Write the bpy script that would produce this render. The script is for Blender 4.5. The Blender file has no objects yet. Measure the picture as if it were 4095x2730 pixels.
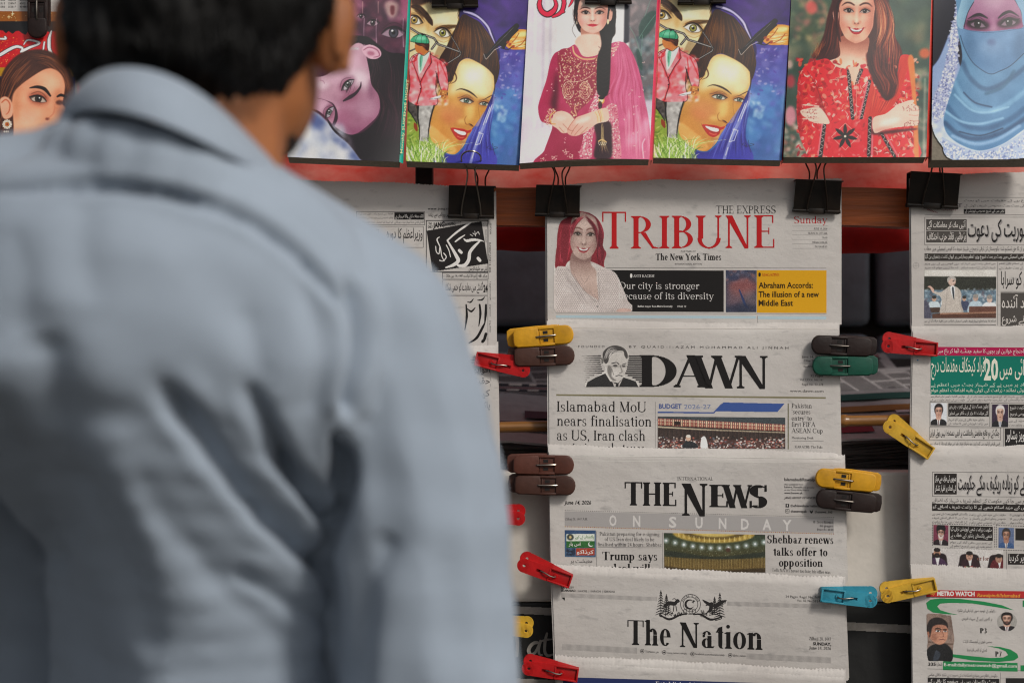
import bpy, bmesh, math, random
import numpy as np
from mathutils import Vector, Matrix, Euler
R=math.radians
# ------------------------------------------------------------------ camera, light, exposure
sc=bpy.context.scene
COL=sc.collection
D=2.31                       # camera to display plane, metres
FW=1.19                      # width of the display plane that the lens covers, metres
CZ=1.353                     # lens height
cam=bpy.data.cameras.new('camera'); cam.sensor_width=36; cam.lens=36*D/FW; cam.clip_end=500; cam.clip_start=.05
cam.dof.use_dof=True; cam.dof.focus_distance=D-.012; cam.dof.aperture_fstop=cam.lens/17.5; cam.dof.aperture_blades=9
camo=bpy.data.objects.new('camera',cam); COL.objects.link(camo); camo.location=(0,-D,CZ); camo.rotation_euler=(R(90),0,0); sc.camera=camo
W=bpy.data.worlds.new('World'); sc.world=W; W.use_nodes=True; nt=W.node_tree; nt.nodes.clear()
SUN_EL,SUN_AZ=R(37),R(139)     # veiled sun to the right of and behind the photographer
sky=nt.nodes.new('ShaderNodeTexSky'); sky.sky_type='NISHITA'; sky.sun_disc=False; sky.sun_elevation=SUN_EL; sky.sun_rotation=SUN_AZ; sky.air_density=1; sky.dust_density=3; sky.ozone_density=1
hs=nt.nodes.new('ShaderNodeHueSaturation'); hs.inputs['Saturation'].default_value=.35
bg=nt.nodes.new('ShaderNodeBackground'); bg.inputs['Strength'].default_value=.06
ow=nt.nodes.new('ShaderNodeOutputWorld'); nt.links.new(sky.outputs[0],hs.inputs['Color']); nt.links.new(hs.outputs[0],bg.inputs['Color']); nt.links.new(bg.outputs[0],ow.inputs['Surface'])
sl=bpy.data.lights.new('sun','SUN'); sl.energy=1.5; sl.angle=R(10); sl.color=(1,.95,.88)
so=bpy.data.objects.new('sun',sl); COL.objects.link(so)
sd=Vector((math.sin(SUN_AZ)*math.cos(SUN_EL),math.cos(SUN_AZ)*math.cos(SUN_EL),math.sin(SUN_EL)))   # towards the sun
so.rotation_euler=sd.to_track_quat('Z','Y').to_euler(); so.location=(0,0,6)
vs=sc.view_settings; vs.view_transform='Standard'; vs.look='None'; vs.exposure=0.36; vs.gamma=1; vs.use_curve_mapping=False
sc.cycles.use_denoising=True; sc.cycles.pixel_filter_type='BLACKMAN_HARRIS'; sc.cycles.filter_width=1.15
# ------------------------------------------------------------------ measuring: source-photo units on the display plane -> metres
SP=FW/4095.
def W3(sx,sy,y=0.0):
    k=(D+y)/D
    return ((sx-2047.5)*SP*k, y, CZ-(sy-1365.)*SP*k)
def VV(vx,vy,y): return W3(vx*1.74107,vy*1.74107,y)
def lin(h):
    c=[int(h[i:i+2],16)/255. for i in (0,2,4)]
    return [x/12.92 if x<=.04045 else ((x+.055)/1.055)**2.4 for x in c]
MATS={}
def mat(name,col,rough=.6,metal=0,coat=0,noise=None,bump=None,spec=.5,sheen=0,col2=None,trans=0):
    """noise=(scale,amount,[stretch]); bump=(scale,strength)"""
    if name in MATS: return MATS[name]
    m=bpy.data.materials.new(name); m.use_nodes=True; t=m.node_tree; p=t.nodes['Principled BSDF']; N=t.nodes.new; L=t.links.new
    c=lin(col) if isinstance(col,str) else list(col)
    p.inputs['Base Color'].default_value=(*c,1); p.inputs['Roughness'].default_value=rough; p.inputs['Metallic'].default_value=metal
    p.inputs['Coat Weight'].default_value=coat; p.inputs['Coat Roughness'].default_value=.15; p.inputs['Specular IOR Level'].default_value=spec
    if sheen: p.inputs['Sheen Weight'].default_value=sheen
    tc=N('ShaderNodeTexCoord')
    if noise:
        mp=N('ShaderNodeMapping'); mp.inputs['Scale'].default_value=noise[2] if len(noise)>2 else (1,1,1); L(tc.outputs['Object'],mp.inputs['Vector'])
        n=N('ShaderNodeTexNoise'); n.inputs['Scale'].default_value=noise[0]; n.inputs['Detail'].default_value=6; n.inputs['Roughness'].default_value=.65; L(mp.outputs[0],n.inputs['Vector'])
        mx=N('ShaderNodeMix'); mx.data_type='RGBA'; rp=N('ShaderNodeMapRange'); rp.inputs[1].default_value=.3; rp.inputs[2].default_value=.7; L(n.outputs['Fac'],rp.inputs[0]); L(rp.outputs[0],mx.inputs[0])
        c2=(lin(col2) if isinstance(col2,str) else col2) if col2 else [x*(1-noise[1]) for x in c]
        mx.inputs[6].default_value=(*c,1); mx.inputs[7].default_value=(*c2,1); L(mx.outputs[2],p.inputs['Base Color'])
    if bump:
        n2=N('ShaderNodeTexNoise'); n2.inputs['Scale'].default_value=bump[0]; n2.inputs['Detail'].default_value=4
        if len(bump)>2:
            m2=N('ShaderNodeMapping'); m2.inputs['Scale'].default_value=bump[2]; L(tc.outputs['Object'],m2.inputs['Vector']); L(m2.outputs[0],n2.inputs['Vector'])
        else: L(tc.outputs['Object'],n2.inputs['Vector'])
        b=N('ShaderNodeBump'); b.inputs['Strength'].default_value=bump[1]; b.inputs['Distance'].default_value=.002; L(n2.outputs['Fac'],b.inputs['Height']); L(b.outputs[0],p.inputs['Normal'])
    MATS[name]=m; return m
def newsprint(name,c1,c2,c3):
    m=bpy.data.materials.new(name); m.use_nodes=True; t=m.node_tree; p=t.nodes['Principled BSDF']; N=t.nodes.new; L=t.links.new; p.inputs['Roughness'].default_value=.85; p.inputs['Specular IOR Level'].default_value=.2
    tc=N('ShaderNodeTexCoord')
    def noise(sc_,det,stretch=(1,1,1)):
        mp=N('ShaderNodeMapping'); mp.inputs['Scale'].default_value=stretch; L(tc.outputs['Object'],mp.inputs['Vector']); n=N('ShaderNodeTexNoise'); n.inputs['Scale'].default_value=sc_; n.inputs['Detail'].default_value=det; L(mp.outputs[0],n.inputs['Vector']); return n
    def mix(a,b,f,lo,hi):
        r=N('ShaderNodeMapRange'); r.inputs[1].default_value=lo; r.inputs[2].default_value=hi; L(f,r.inputs[0]); x=N('ShaderNodeMix'); x.data_type='RGBA'; L(r.outputs[0],x.inputs[0])
        for i,v in ((6,a),(7,b)):
            if isinstance(v,str): x.inputs[i].default_value=(*lin(v),1)
            else: L(v,x.inputs[i])
        return x.outputs[2]
    base=mix(c1,c2,noise(9,5).outputs['Fac'],.35,.7)
    # show-through of the columns printed on the reverse, and fibre specks
    gh=mix(base,c3,noise(60,6,(1,1,2.6)).outputs['Fac'],.60,.80); sp=mix(gh,c3,noise(700,2).outputs['Fac'],.66,.78)
    L(sp,p.inputs['Base Color'])
    n=noise(26,5,(1,1,1.6)); n2=noise(400,3); b=N('ShaderNodeBump'); b.inputs['Strength'].default_value=.45; b.inputs['Distance'].default_value=.004; L(n.outputs['Fac'],b.inputs['Height']); b2=N('ShaderNodeBump'); b2.inputs['Strength'].default_value=.12; b2.inputs['Distance'].default_value=.001; L(n2.outputs['Fac'],b2.inputs['Height']); L(b.outputs[0],b2.inputs['Normal']); L(b2.outputs[0],p.inputs['Normal'])
    MATS[name]=m; return m
def vcmat(name,rough,coat):
    if name in MATS: return MATS[name]
    m=bpy.data.materials.new(name); m.use_nodes=True; t=m.node_tree; p=t.nodes['Principled BSDF']; N=t.nodes.new; L=t.links.new
    a=N('ShaderNodeVertexColor'); a.layer_name='Col'; L(a.outputs[0],p.inputs['Base Color']); p.inputs['Roughness'].default_value=rough; p.inputs['Coat Weight'].default_value=coat; p.inputs['Coat Roughness'].default_value=.22
    tc=N('ShaderNodeTexCoord'); n=N('ShaderNodeTexNoise'); n.inputs['Scale'].default_value=14 if coat else 300; n.inputs['Detail'].default_value=3; L(tc.outputs['Object'],n.inputs['Vector'])
    b=N('ShaderNodeBump'); b.inputs['Strength'].default_value=.25 if coat else .1; b.inputs['Distance'].default_value=.002; L(n.outputs['Fac'],b.inputs['Height']); L(b.outputs[0],p.inputs['Normal'])
    MATS[name]=m; return m
# ------------------------------------------------------------------ object helpers
def mesh_obj(name,V,F,m,parent=None,smooth=False,mats=None,mi=None):
    me=bpy.data.meshes.new(name); me.from_pydata([tuple(map(float,v)) for v in V],[],F)
    if mats:
        for q in mats: me.materials.append(q)
        if mi is not None: me.polygons.foreach_set('material_index',np.array(mi,np.int32))
    elif m: me.materials.append(m)
    if smooth: me.polygons.foreach_set('use_smooth',np.ones(len(me.polygons),bool))
    me.update(); return link(name,me,parent)
def link(name,me,parent=None):
    o=bpy.data.objects.new(name,me); COL.objects.link(o)
    if parent: o.parent=parent; o.matrix_parent_inverse=parent.matrix_world.inverted()
    return o
def tag(o,label=None,cat=None,group=None,kind=None):
    if label: o['label']=label
    if cat: o['category']=cat
    if group: o['group']=group
    if kind: o['kind']=kind
    return o
def thing(name,loc,label,cat,group=None):
    o=bpy.data.objects.new(name,None); COL.objects.link(o); o.location=loc; o.empty_display_size=.02
    bpy.context.view_layer.update() if False else None
    o.matrix_world=Matrix.Translation(Vector(loc)); return tag(o,label,cat,group)
class MB:
    def __init__(s): s.V=[];s.F=[]
    def add(s,V,F):
        n=len(s.V); s.V+= [tuple(v) for v in V]; s.F+=[tuple(i+n for i in f) for f in F]; return s
    def box(s,x0,x1,y0,y1,z0,z1,b=0,M=None):
        bm=bmesh.new(); bmesh.ops.create_cube(bm,size=1)
        for v in bm.verts: v.co=Vector(((x0+x1)/2+v.co.x*(x1-x0),(y0+y1)/2+v.co.y*(y1-y0),(z0+z1)/2+v.co.z*(z1-z0)))
        if b: bmesh.ops.bevel(bm,geom=bm.edges[:],offset=b,segments=2,affect='EDGES',profile=.5)
        if M: bm.transform(M)
        bm.verts.ensure_lookup_table(); s.add([v.co[:] for v in bm.verts],[[v.index for v in f.verts] for f in bm.faces]); bm.free(); return s
    def prism(s,P,y0,y1):   # outline P in x,z ; extruded along y (y0 front)
        n=len(P); V=[(x,y0,z) for x,z in P]+[(x,y1,z) for x,z in P]
        F=[tuple(range(n)),tuple(range(2*n-1,n-1,-1))]+[(i,n+i,n+(i+1)%n,(i+1)%n) for i in range(n)]
        return s.add(V,F)
    def tube(s,P,r,n=8,cap=True):
        P=[Vector(p) for p in P]; V=[];F=[]; up=None
        for i,p in enumerate(P):
            t=(P[min(i+1,len(P)-1)]-P[max(i-1,0)]).normalized()
            if up is None: up=Vector((0,1,0)) if abs(t.y)<.9 else Vector((1,0,0))
            a=(up-t*up.dot(t)).normalized(); b=t.cross(a); up=a; rr=r[i] if hasattr(r,'__len__') else r
            for k in range(n): th=2*math.pi*k/n; V.append(tuple(p+(a*math.cos(th)+b*math.sin(th))*rr))
        for i in range(len(P)-1):
            for k in range(n): F.append((i*n+k,i*n+(k+1)%n,(i+1)*n+(k+1)%n,(i+1)*n+k))
        if cap: F.append(tuple(range(n))[::-1]); F.append(tuple(range((len(P)-1)*n,len(P)*n)))
        return s.add(V,F)
    def build(s,name,m,parent=None,smooth=False):
        o=mesh_obj(name,s.V,s.F,m,parent,smooth)
        return o
def smooth_by_angle(o,ang=35):
    o.data.polygons.foreach_set('use_smooth',np.ones(len(o.data.polygons),bool))
    try: o.data.set_sharp_from_angle(angle=R(ang))
    except Exception: pass
    return o
GAIN=1.22
def tolin(a):
    a=np.clip(a,0,1); l=np.where(a<=.04045,a/12.92,((a+.055)/1.055)**2.4); return np.clip(l*GAIN,0,.86)
def sample(c,X,Y):
    x=np.clip((X-c.x0)*c.k,0,c.w-1.001); y=np.clip((Y-c.y0)*c.k,0,c.h-1.001); xi=x.astype(int); yi=y.astype(int); fx=(x-xi)[...,None]; fy=(y-yi)[...,None]; a=c.a
    return (a[yi,xi]*(1-fx)+a[yi,xi+1]*fx)*(1-fy)+(a[yi+1,xi]*(1-fx)+a[yi+1,xi+1]*fx)*fy
def color_grid(name,pos,c,cx,cy,m,parent,keep=None,grain=.035,con=1.0,sat=1.0,dim=1.0):
    """pos (h,w,3) world points, canvas c sampled at cx,cy (h,w): a printed surface with its colours stored on the mesh"""
    h,w=cx.shape; raw=sample(c,cx,cy); rs=np.random.RandomState(h*31+w); L_=raw.mean(-1,keepdims=True); raw=L_+(raw-L_)*sat
    raw=raw+(rs.rand(h,w,1)-.5)*2*grain+(vnoise(h,w,26,h+w,3)[...,None]-.5)*.10*(.3+L_); raw=np.clip(raw,0,1); raw=raw+(raw*raw*(3-2*raw)-raw)*con
    rgb=tolin(raw)*dim; col=np.ones((h*w,4),np.float32); col[:,:3]=rgb.reshape(-1,3)
    idx=np.arange(h*w).reshape(h,w); F=np.stack([idx[1:,:-1],idx[1:,1:],idx[:-1,1:],idx[:-1,:-1]],-1).reshape(-1,4)
    if keep is not None:
        k=keep[:-1,:-1]&keep[1:,:-1]&keep[:-1,1:]&keep[1:,1:]; F=F[k.reshape(-1)]
    me=bpy.data.meshes.new(name); V=pos.reshape(-1,3)
    me.vertices.add(len(V)); me.vertices.foreach_set('co',V.astype(np.float32).ravel()); n=len(F)
    me.loops.add(n*4); me.loops.foreach_set('vertex_index',F.astype(np.int32).ravel()); me.polygons.add(n); me.polygons.foreach_set('loop_start',np.arange(0,n*4,4,dtype=np.int32))
    me.update(calc_edges=True); me.polygons.foreach_set('use_smooth',np.ones(n,bool))
    at=me.color_attributes.new('Col','FLOAT_COLOR','POINT'); at.data.foreach_set('color',col.ravel()); me.materials.append(m); me.validate()
    return link(name,me,parent)
# ------------------------------------------------------------------ a sheet of newsprint that carries print
_fc={}
def font_mesh(t,bold=0):
    k=(t,bold)
    if k in _fc: return _fc[k]
    c=bpy.data.curves.new('t','FONT'); c.body=t; c.resolution_u=2; c.offset=bold; o=bpy.data.objects.new('t',c); COL.objects.link(o)
    bpy.context.view_layer.update(); me=o.to_mesh(); V=np.empty(len(me.vertices)*3,np.float32); me.vertices.foreach_get('co',V); V=V.reshape(-1,3)[:,:2]; F=[tuple(p.vertices) for p in me.polygons]
    o.to_mesh_clear(); bpy.data.objects.remove(o); bpy.data.curves.remove(c); _fc[k]=(V,F); return _fc[k]
INKM={}
def ink_mat(col):
    if col not in INKM: INKM[col]=mat('printed_ink_'+col,[min(.85,x*GAIN) for x in lin(col)],.75,spec=.2,noise=(900,.12))
    return INKM[col]
class Sheet:
    def __init__(s,root,quad,y,amp=.0015,seed=0,curl=0,tilt=0):
        s.tilt=tilt
        s.root=root; s.q=np.array(quad,float); s.y=y; s.amp=amp; s.seed=seed; s.curl=curl; s.buf={}; s.fr=(0,0,1); s.ph=seed*1.7
    def frame(s,x0,y0,k): s.fr=(x0,y0,k); return s
    def dep(s,X,Y):
        X=np.asarray(X,float);Y=np.asarray(Y,float)
        u=(X-s.q[0][0])/(s.q[1][0]-s.q[0][0]); v=(Y-s.q[0][1])/(s.q[3][1]-s.q[0][1])
        return s.y+s.tilt*np.clip(v,-.1,1.5)+s.amp*(np.sin(u*5.1+s.ph)*.6+np.sin(u*2.3+v*3.1+s.ph*2)*.8+np.sin(v*6+u*1.5+s.ph)*.4)-s.curl*np.sin(np.clip(u,0,1)*math.pi)
    def P(s,X,Y,lift=0):
        y=s.dep(X,Y)-lift; k=(D+y)/D
        return np.stack([(np.asarray(X)-2047.5)*SP*k,y,CZ-(np.asarray(Y)-1365.)*SP*k],-1)
    def src(s,x,y): return s.fr[0]+np.asarray(x,float)/s.fr[2], s.fr[1]+np.asarray(y,float)/s.fr[2]
    def put(s,name,col,V,F,lev):
        X,Y=s.src(V[:,0],V[:,1]); P=s.P(X,Y,.00007*lev); b=s.buf.setdefault((name,col),MB()); b.add(P.tolist(),F)
    def runs(s,name,col,runs,lev,M=None):
        V=[];F=[]
        for a,b,c,d in runs:
            n=max(1,int(abs(b-a)*(1 if M is None else M[4])/70)+0); xs=np.linspace(a,b,n+1)
            for i in range(n):
                k=len(V); V+=[(xs[i],c),(xs[i+1],c),(xs[i+1],d),(xs[i],d)]; F.append((k,k+1,k+2,k+3))
        if not V: return
        V=np.array(V,float)
        if M is not None:
            x0,y0,ca,sa,kx,ky=M; X=V[:,0]*kx; Y=V[:,1]*ky; V=np.stack([x0+X*ca+Y*sa,y0+X*sa*1.0-Y*ca],1) if False else np.stack([x0+X*ca, y0-Y+X*sa],1)
        s.put(name,col,V,F,lev)
    def serif(me_,name,col,t,x,y,wd,cap,slope=0,lev=2,rows=None,shear=0,**k):
        P,tw=serif_text(t,**k)
        n=rows or int(min(80,max(18,cap*1.1))); R_=ink_runs(P,-.36,1.12,n)
        me_.runs(name,col,R_,lev,(x,y,1,slope,wd/tw,cap))
    def sans(s,name,col,t,x,y,w,cap,slope=0,lev=2,bold=0,it=0):
        V,F=font_mesh(t,bold); x0,x1=V[:,0].min(),V[:,0].max(); kx=w/(x1-x0); ky=cap/.69
        X=(V[:,0]-x0)*kx+V[:,1]*ky*it; s.put(name,col,np.stack([x+X,y-V[:,1]*ky+X*slope],1),F,lev)
    def urdu(s,name,col,t,x,y,w,h,slope=0,lev=2,bold=0):      # fits the box x,y(top),w,h
        V,F=font_mesh(urdu(t),bold); a=V.min(0); b=V.max(0); u=(V-a)/(b-a); X=u[:,0]*w
        s.put(name,col,np.stack([x+X,y+h-u[:,1]*h+X*slope],1),F,lev)
    def rect(s,name,col,x0,y0,x1,y1,slope=0,lev=1):
        n=max(1,int((x1-x0)/60)); m=max(1,int((y1-y0)/60)); xs=np.linspace(x0,x1,n+1); ys=np.linspace(y0,y1,m+1)
        V=[(x,y+(x-x0)*slope) for y in ys for x in xs]; F=[(j*(n+1)+i,(j+1)*(n+1)+i,(j+1)*(n+1)+i+1,j*(n+1)+i+1) for j in range(m) for i in range(n)]
        if (x1-x0)*(y1-y0)/s.fr[2]**2>900 and min(x1-x0,y1-y0)/s.fr[2]>14 and name!='dotted_rule':
            V=np.array(V,float); X,Y=s.src(V[:,0],V[:,1]); mesh_obj(name,s.P(X,Y,.00007*lev).tolist(),F,ink_mat(col),s.root)
        else: s.put(name,col,np.array(V),F,lev)
    def frame_box(s,name,col,x0,y0,x1,y1,t=3,slope=0,lev=1):
        s.rect(name,col,x0,y0,x1,y0+t,slope,lev); s.rect(name,col,x0,y1-t,x1,y1,slope,lev)
        s.rect(name,col,x0,y0+t,x0+t,y1-t,slope,lev); s.rect(name,col,x1-t,y0+t+(x1-x0)*slope,x1,y1-t+(x1-x0)*slope,slope,lev)
    def strokes(s,name,col,L,lev=3,rows=60):
        """L = [(points,width or widths)] drawn as one inked shape (no overlaps)"""
        P=[]
        for pts,w in L: P+=stroke_polys(pts,w)
        A=np.concatenate([np.array(p) for p in P]); s.runs(name,col,ink_runs(P,A[:,1].min(),A[:,1].max(),rows),lev)
    def picture(s,name,c,quad,lev=2,keep=None,res=1.0,rough=None):
        q=[s.src(*p) for p in quad]; q=np.array([(float(a),float(b)) for a,b in q]); wpx=np.hypot(*(q[1]-q[0])); hpx=np.hypot(*(q[3]-q[0]))
        nx=max(8,int(wpx*.5*res)); ny=max(8,int(hpx*.5*res)); u,v=np.meshgrid(np.linspace(0,1,nx),np.linspace(0,1,ny))
        X=(q[0][0]*(1-u)+q[1][0]*u)*(1-v)+(q[3][0]*(1-u)+q[2][0]*u)*v; Y=(q[0][1]*(1-u)+q[1][1]*u)*(1-v)+(q[3][1]*(1-u)+q[2][1]*u)*v
        cx=c.x0+u*(c.x1-c.x0); cy=c.y0+v*(c.y1-c.y0); kp=None
        if keep is not None:
            c.setclip(keep); kk=c.clip; c.clip=None; xi=np.clip(((cx-c.x0)*c.k).astype(int),0,c.w-1); yi=np.clip(((cy-c.y0)*c.k).astype(int),0,c.h-1); kp=kk[yi,xi]>.45
        return color_grid(name,s.P(X,Y,.00007*lev),c,cx,cy,vcmat('newspaper_picture_ink',.7,0),s.root,kp,.075,.25,.82)
    def page(s,m,layers=3,serr=1.0,top=None):
        q=s.q
        for L in range(layers+1):
            nx,ny=160,26; u,v=np.meshgrid(np.linspace(0,1,nx+1),np.linspace(0,1,ny+1))
            X=(q[0][0]*(1-u)+q[1][0]*u)*(1-v)+(q[3][0]*(1-u)+q[2][0]*u)*v; Y=(q[0][1]*(1-u)+q[1][1]*u)*(1-v)+(q[3][1]*(1-u)+q[2][1]*u)*v
            rs=np.random.RandomState(s.seed*7+L)
            X=X+(0 if L==0 else (u-.5)*rs.uniform(4,12)+rs.uniform(-3,3)); yo=0 if L==0 else -rs.uniform(3,14)
            fall=np.exp(-v*ny*1.2); Y=Y+yo+fall*(serr*1.5*(((np.arange(nx+1)%2)*2-1)+rs.uniform(-1,1,nx+1)*.9)[None]+rs.uniform(-3,3)*np.sin(u*31+L*2)+3*np.sin(u*9+s.seed+L)+(top(u) if top is not None else 0))
            yy=s.dep(X,Y)+.0011*L+.004*fall*np.exp(-v*40); k=(D+yy)/D
            X,Y=X,Y; P=np.stack([(X-2047.5)*SP*k,yy,CZ-(Y-1365.)*SP*k],-1).reshape(-1,3); idx=np.arange((nx+1)*(ny+1)).reshape(ny+1,nx+1)
            F=np.stack([idx[1:,:-1],idx[1:,1:],idx[:-1,1:],idx[:-1,:-1]],-1).reshape(-1,4).tolist()
            mesh_obj('front_page' if L==0 else 'inner_page',P,F,m,s.root,True)
        # the fold at the foot or hidden edge closes the bundle
    def flush(s):
        for (name,col),b in s.buf.items():
            o=b.build(name,ink_mat(col),s.root)
            if name in ('hatched_band','dotted_rule','dashed_rule','body_text','number_table','masthead_rays','emblem_dots'): o['kind']='stuff'
        s.buf={}
def stroke_polys(pts,w):
    Q=catmull(np.array(pts,float),False,5) if len(pts)>2 else np.array(pts,float); n=len(Q); W_=np.full(n,w/2.) if np.isscalar(w) else np.interp(np.linspace(0,1,n),np.linspace(0,1,len(w)),w)/2.
    out=[]
    for i in range(n):
        if i<n-1:
            d=Q[i+1]-Q[i]; L=np.hypot(*d)+1e-9; q=np.array([-d[1],d[0]])/L; out.append([tuple(Q[i]-q*W_[i]),tuple(Q[i+1]-q*W_[i+1]),tuple(Q[i+1]+q*W_[i+1]),tuple(Q[i]+q*W_[i])])
        a=np.linspace(0,2*np.pi,9)[:-1]; out.append([tuple(Q[i]+W_[i]*np.array([np.cos(t),np.sin(t)])) for t in a])
    return out
def hexc(h):
    return np.array([int(h[i:i+2],16)/255. for i in (0,2,4)],np.float32)
def catmull(P,closed=True,n=6):
    P=[np.array(p,float) for p in P]; N=len(P); out=[]
    rng=range(N) if closed else range(N-1)
    for i in rng:
        if closed: a,b,c,d=P[i-1],P[i],P[(i+1)%N],P[(i+2)%N]
        else: a,b,c,d=P[max(i-1,0)],P[i],P[i+1],P[min(i+2,N-1)]
        for k in range(n):
            t=k/n
            out.append(.5*((2*b)+(c-a)*t+(2*a-5*b+4*c-d)*t*t+(3*b-a-3*c+d)*t**3))
    if not closed: out.append(P[-1])
    return np.array(out)
def box1(a,r,ax):
    if r<1: return a
    k=2*r+1
    p=[(0,0),(0,0)]; p[ax]=(r,r)
    q=np.pad(a,p,mode='edge'); c=np.cumsum(q,axis=ax,dtype=np.float64)
    z=np.zeros_like(np.take(c,[0],axis=ax)); c=np.concatenate([z,c],axis=ax)
    n=a.shape[ax]
    return ((np.take(c,range(k,k+n),axis=ax)-np.take(c,range(0,n),axis=ax))/k).astype(np.float32)
def blur(a,r):
    r=int(round(r))
    for _ in range(2): a=box1(box1(a,r,0),r,1)
    return a
def vnoise(h,w,cell,seed,octv=3):
    rs=np.random.RandomState(seed); out=np.zeros((h,w),np.float32); amp=1;tot=0
    for o in range(octv):
        c=max(cell/2**o,1.5); gh,gw=int(h/c)+3,int(w/c)+3
        g=rs.rand(gh,gw).astype(np.float32)
        y=np.arange(h)/c; x=np.arange(w)/c; yi=y.astype(int); xi=x.astype(int)
        fy=y-yi; fx=x-xi; fy=(fy*fy*(3-2*fy))[:,None]; fx=(fx*fx*(3-2*fx))[None]
        a=g[yi][:,xi];b=g[yi][:,xi+1];c2=g[yi+1][:,xi];d=g[yi+1][:,xi+1]
        out+=amp*((a*(1-fx)+b*fx)*(1-fy)+(c2*(1-fx)+d*fx)*fy); tot+=amp; amp*=.5
    return out/tot
class Canvas:
    # painted in the crop coordinates (cx,cy): x_px=(cx-x0)*k
    def __init__(s,x0,y0,x1,y1,k,bg='808080'):
        s.x0,s.y0,s.k=x0,y0,k; s.w=int((x1-x0)*k)+1; s.h=int((y1-y0)*k)+1
        s.x1,s.y1=x1,y1
        s.a=np.zeros((s.h,s.w,3),np.float32); s.a[:]=hexc(bg)
        s.M=np.array([[1,0,0],[0,1,0]],float); s.clip=None; s.S=[]
    def push(s,cx,cy,rot=0,sx=1,sy=None):
        sy=sx if sy is None else sy; s.S.append(s.M); c,n=math.cos(math.radians(rot)),math.sin(math.radians(rot))
        A=np.array([[c*sx,-n*sy,cx],[n*sx,c*sy,cy],[0,0,1]]); s.M=(np.vstack([s.M,[0,0,1]])@A)[:2]
    def pop(s): s.M=s.S.pop()
    def T(s,P):
        P=np.asarray(P,float).reshape(-1,2); Q=P@s.M[:,:2].T+s.M[:,2]
        return (Q-[s.x0,s.y0])*s.k
    def sc(s): return s.k*math.sqrt(abs(np.linalg.det(s.M[:,:2])))
    def comp(s,m,x,y,col,al=1,g=None):
        h,w=m.shape
        if h<1 or w<1: return
        m=m*al
        if s.clip is not None: m=m*s.clip[y:y+h,x:x+w]
        r=s.a[y:y+h,x:x+w]
        if g is not None:
            (p0,p1,c2)=g; q=s.T([p0,p1]); d=q[1]-q[0]; L=(d@d) or 1
            yy,xx=np.mgrid[y:y+h,x:x+w]; t=np.clip(((xx-q[0][0])*d[0]+(yy-q[0][1])*d[1])/L,0,1)[...,None]
            c=hexc(col)*(1-t)+hexc(c2)*t
        else: c=hexc(col)
        r[:]=r*(1-m[...,None])+c*m[...,None]
    def pmask(s,P,f):
        lo=np.floor(P.min(0)-f*3-2).astype(int); hi=np.ceil(P.max(0)+f*3+3).astype(int)
        lo=np.maximum(lo,0); hi=np.minimum(hi,[s.w,s.h])
        if (hi<=lo).any(): return None
        nx,ny=hi-lo; m=np.zeros((ny,nx),np.float32)
        for o in (.25,.75):
            ys=np.arange(lo[1],hi[1])+o-.5
            X=[]
            a=P; b=np.roll(P,-1,0)
            for (xa,ya),(xb,yb) in zip(a,b):
                if ya==yb: continue
                sel=(ys>=min(ya,yb))&(ys<max(ya,yb)); 
                idx=np.nonzero(sel)[0]; 
                if len(idx)==0: continue
                X.append((idx,xa+(ys[idx]-ya)*(xb-xa)/(yb-ya)))
            if not X: continue
            # toggle coverage by signed accumulation of xor: use counting
            I=np.concatenate([x[0] for x in X]); V=np.concatenate([x[1] for x in X])
            order=np.lexsort((V,I)); I=I[order]; V=V[order]
            st=0
            for r in range(0,len(I)-1,2):
                if I[r]!=I[r+1]: continue
                xa,xb=V[r]-lo[0]+.5,V[r+1]-lo[0]+.5
                xa=max(xa,0); xb=min(xb,nx)
                if xb<=xa: continue
                i0,i1=int(xa),int(xb); row=m[I[r]]
                if i0==i1: row[i0]+=.5*(xb-xa)
                else:
                    row[i0]+=.5*(i0+1-xa); row[i0+1:i1]+=.5
                    if i1<nx: row[i1]+=.5*(xb-i1)
        m=np.clip(m,0,1)
        if f>=1: m=blur(m,f)
        return m,lo[0],lo[1]
    def poly(s,P,col,f=0,al=1,smooth=True,g=None,inner=None):
        Q=s.T(P)
        if smooth: Q=catmull(Q)
        r=s.pmask(Q,f*s.sc())
        if r is None: return
        m,x,y=r
        s.comp(m,x,y,col,al,g)
    def setclip(s,P=None,f=0,smooth=True):
        if P is None: s.clip=None; return
        s.clip=None; Q=s.T(P); Q=catmull(Q) if smooth else Q
        r=s.pmask(Q,f*s.sc()); c=np.zeros((s.h,s.w),np.float32)
        if r: m,x,y=r; c[y:y+m.shape[0],x:x+m.shape[1]]=m
        s.clip=c
    def ell(s,cx,cy,rx,ry,col,f=0,al=1,rot=0,g=None,p=None):
        a=np.linspace(0,2*np.pi,28,endpoint=False); c,n=math.cos(math.radians(rot)),math.sin(math.radians(rot))
        X=np.stack([cx+rx*np.cos(a)*c-ry*np.sin(a)*n, cy+rx*np.cos(a)*n+ry*np.sin(a)*c],1)
        s.poly(X,col,f,al,False,g)
    def stroke(s,P,w,col,f=0,al=1,smooth=True,tap=None):
        Q=s.T(P); n=len(Q)
        if smooth and n>2: Q=catmull(Q,False,5)
        k=s.sc(); N=len(Q)
        if np.isscalar(w): W=np.full(N,w*k*.5)
        else: W=np.interp(np.linspace(0,1,N),np.linspace(0,1,len(w)),w)*k*.5
        if tap: 
            t=np.linspace(0,1,N); W=W*np.clip(np.minimum(t/tap,(1-t)/tap),.12,1)
        F=f*k; mw=W.max()+F+2
        lo=np.maximum(np.floor(Q.min(0)-mw).astype(int),0); hi=np.minimum(np.ceil(Q.max(0)+mw+1).astype(int),[s.w,s.h])
        if (hi<=lo).any(): return
        m=np.zeros((hi[1]-lo[1],hi[0]-lo[0]),np.float32)
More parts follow.
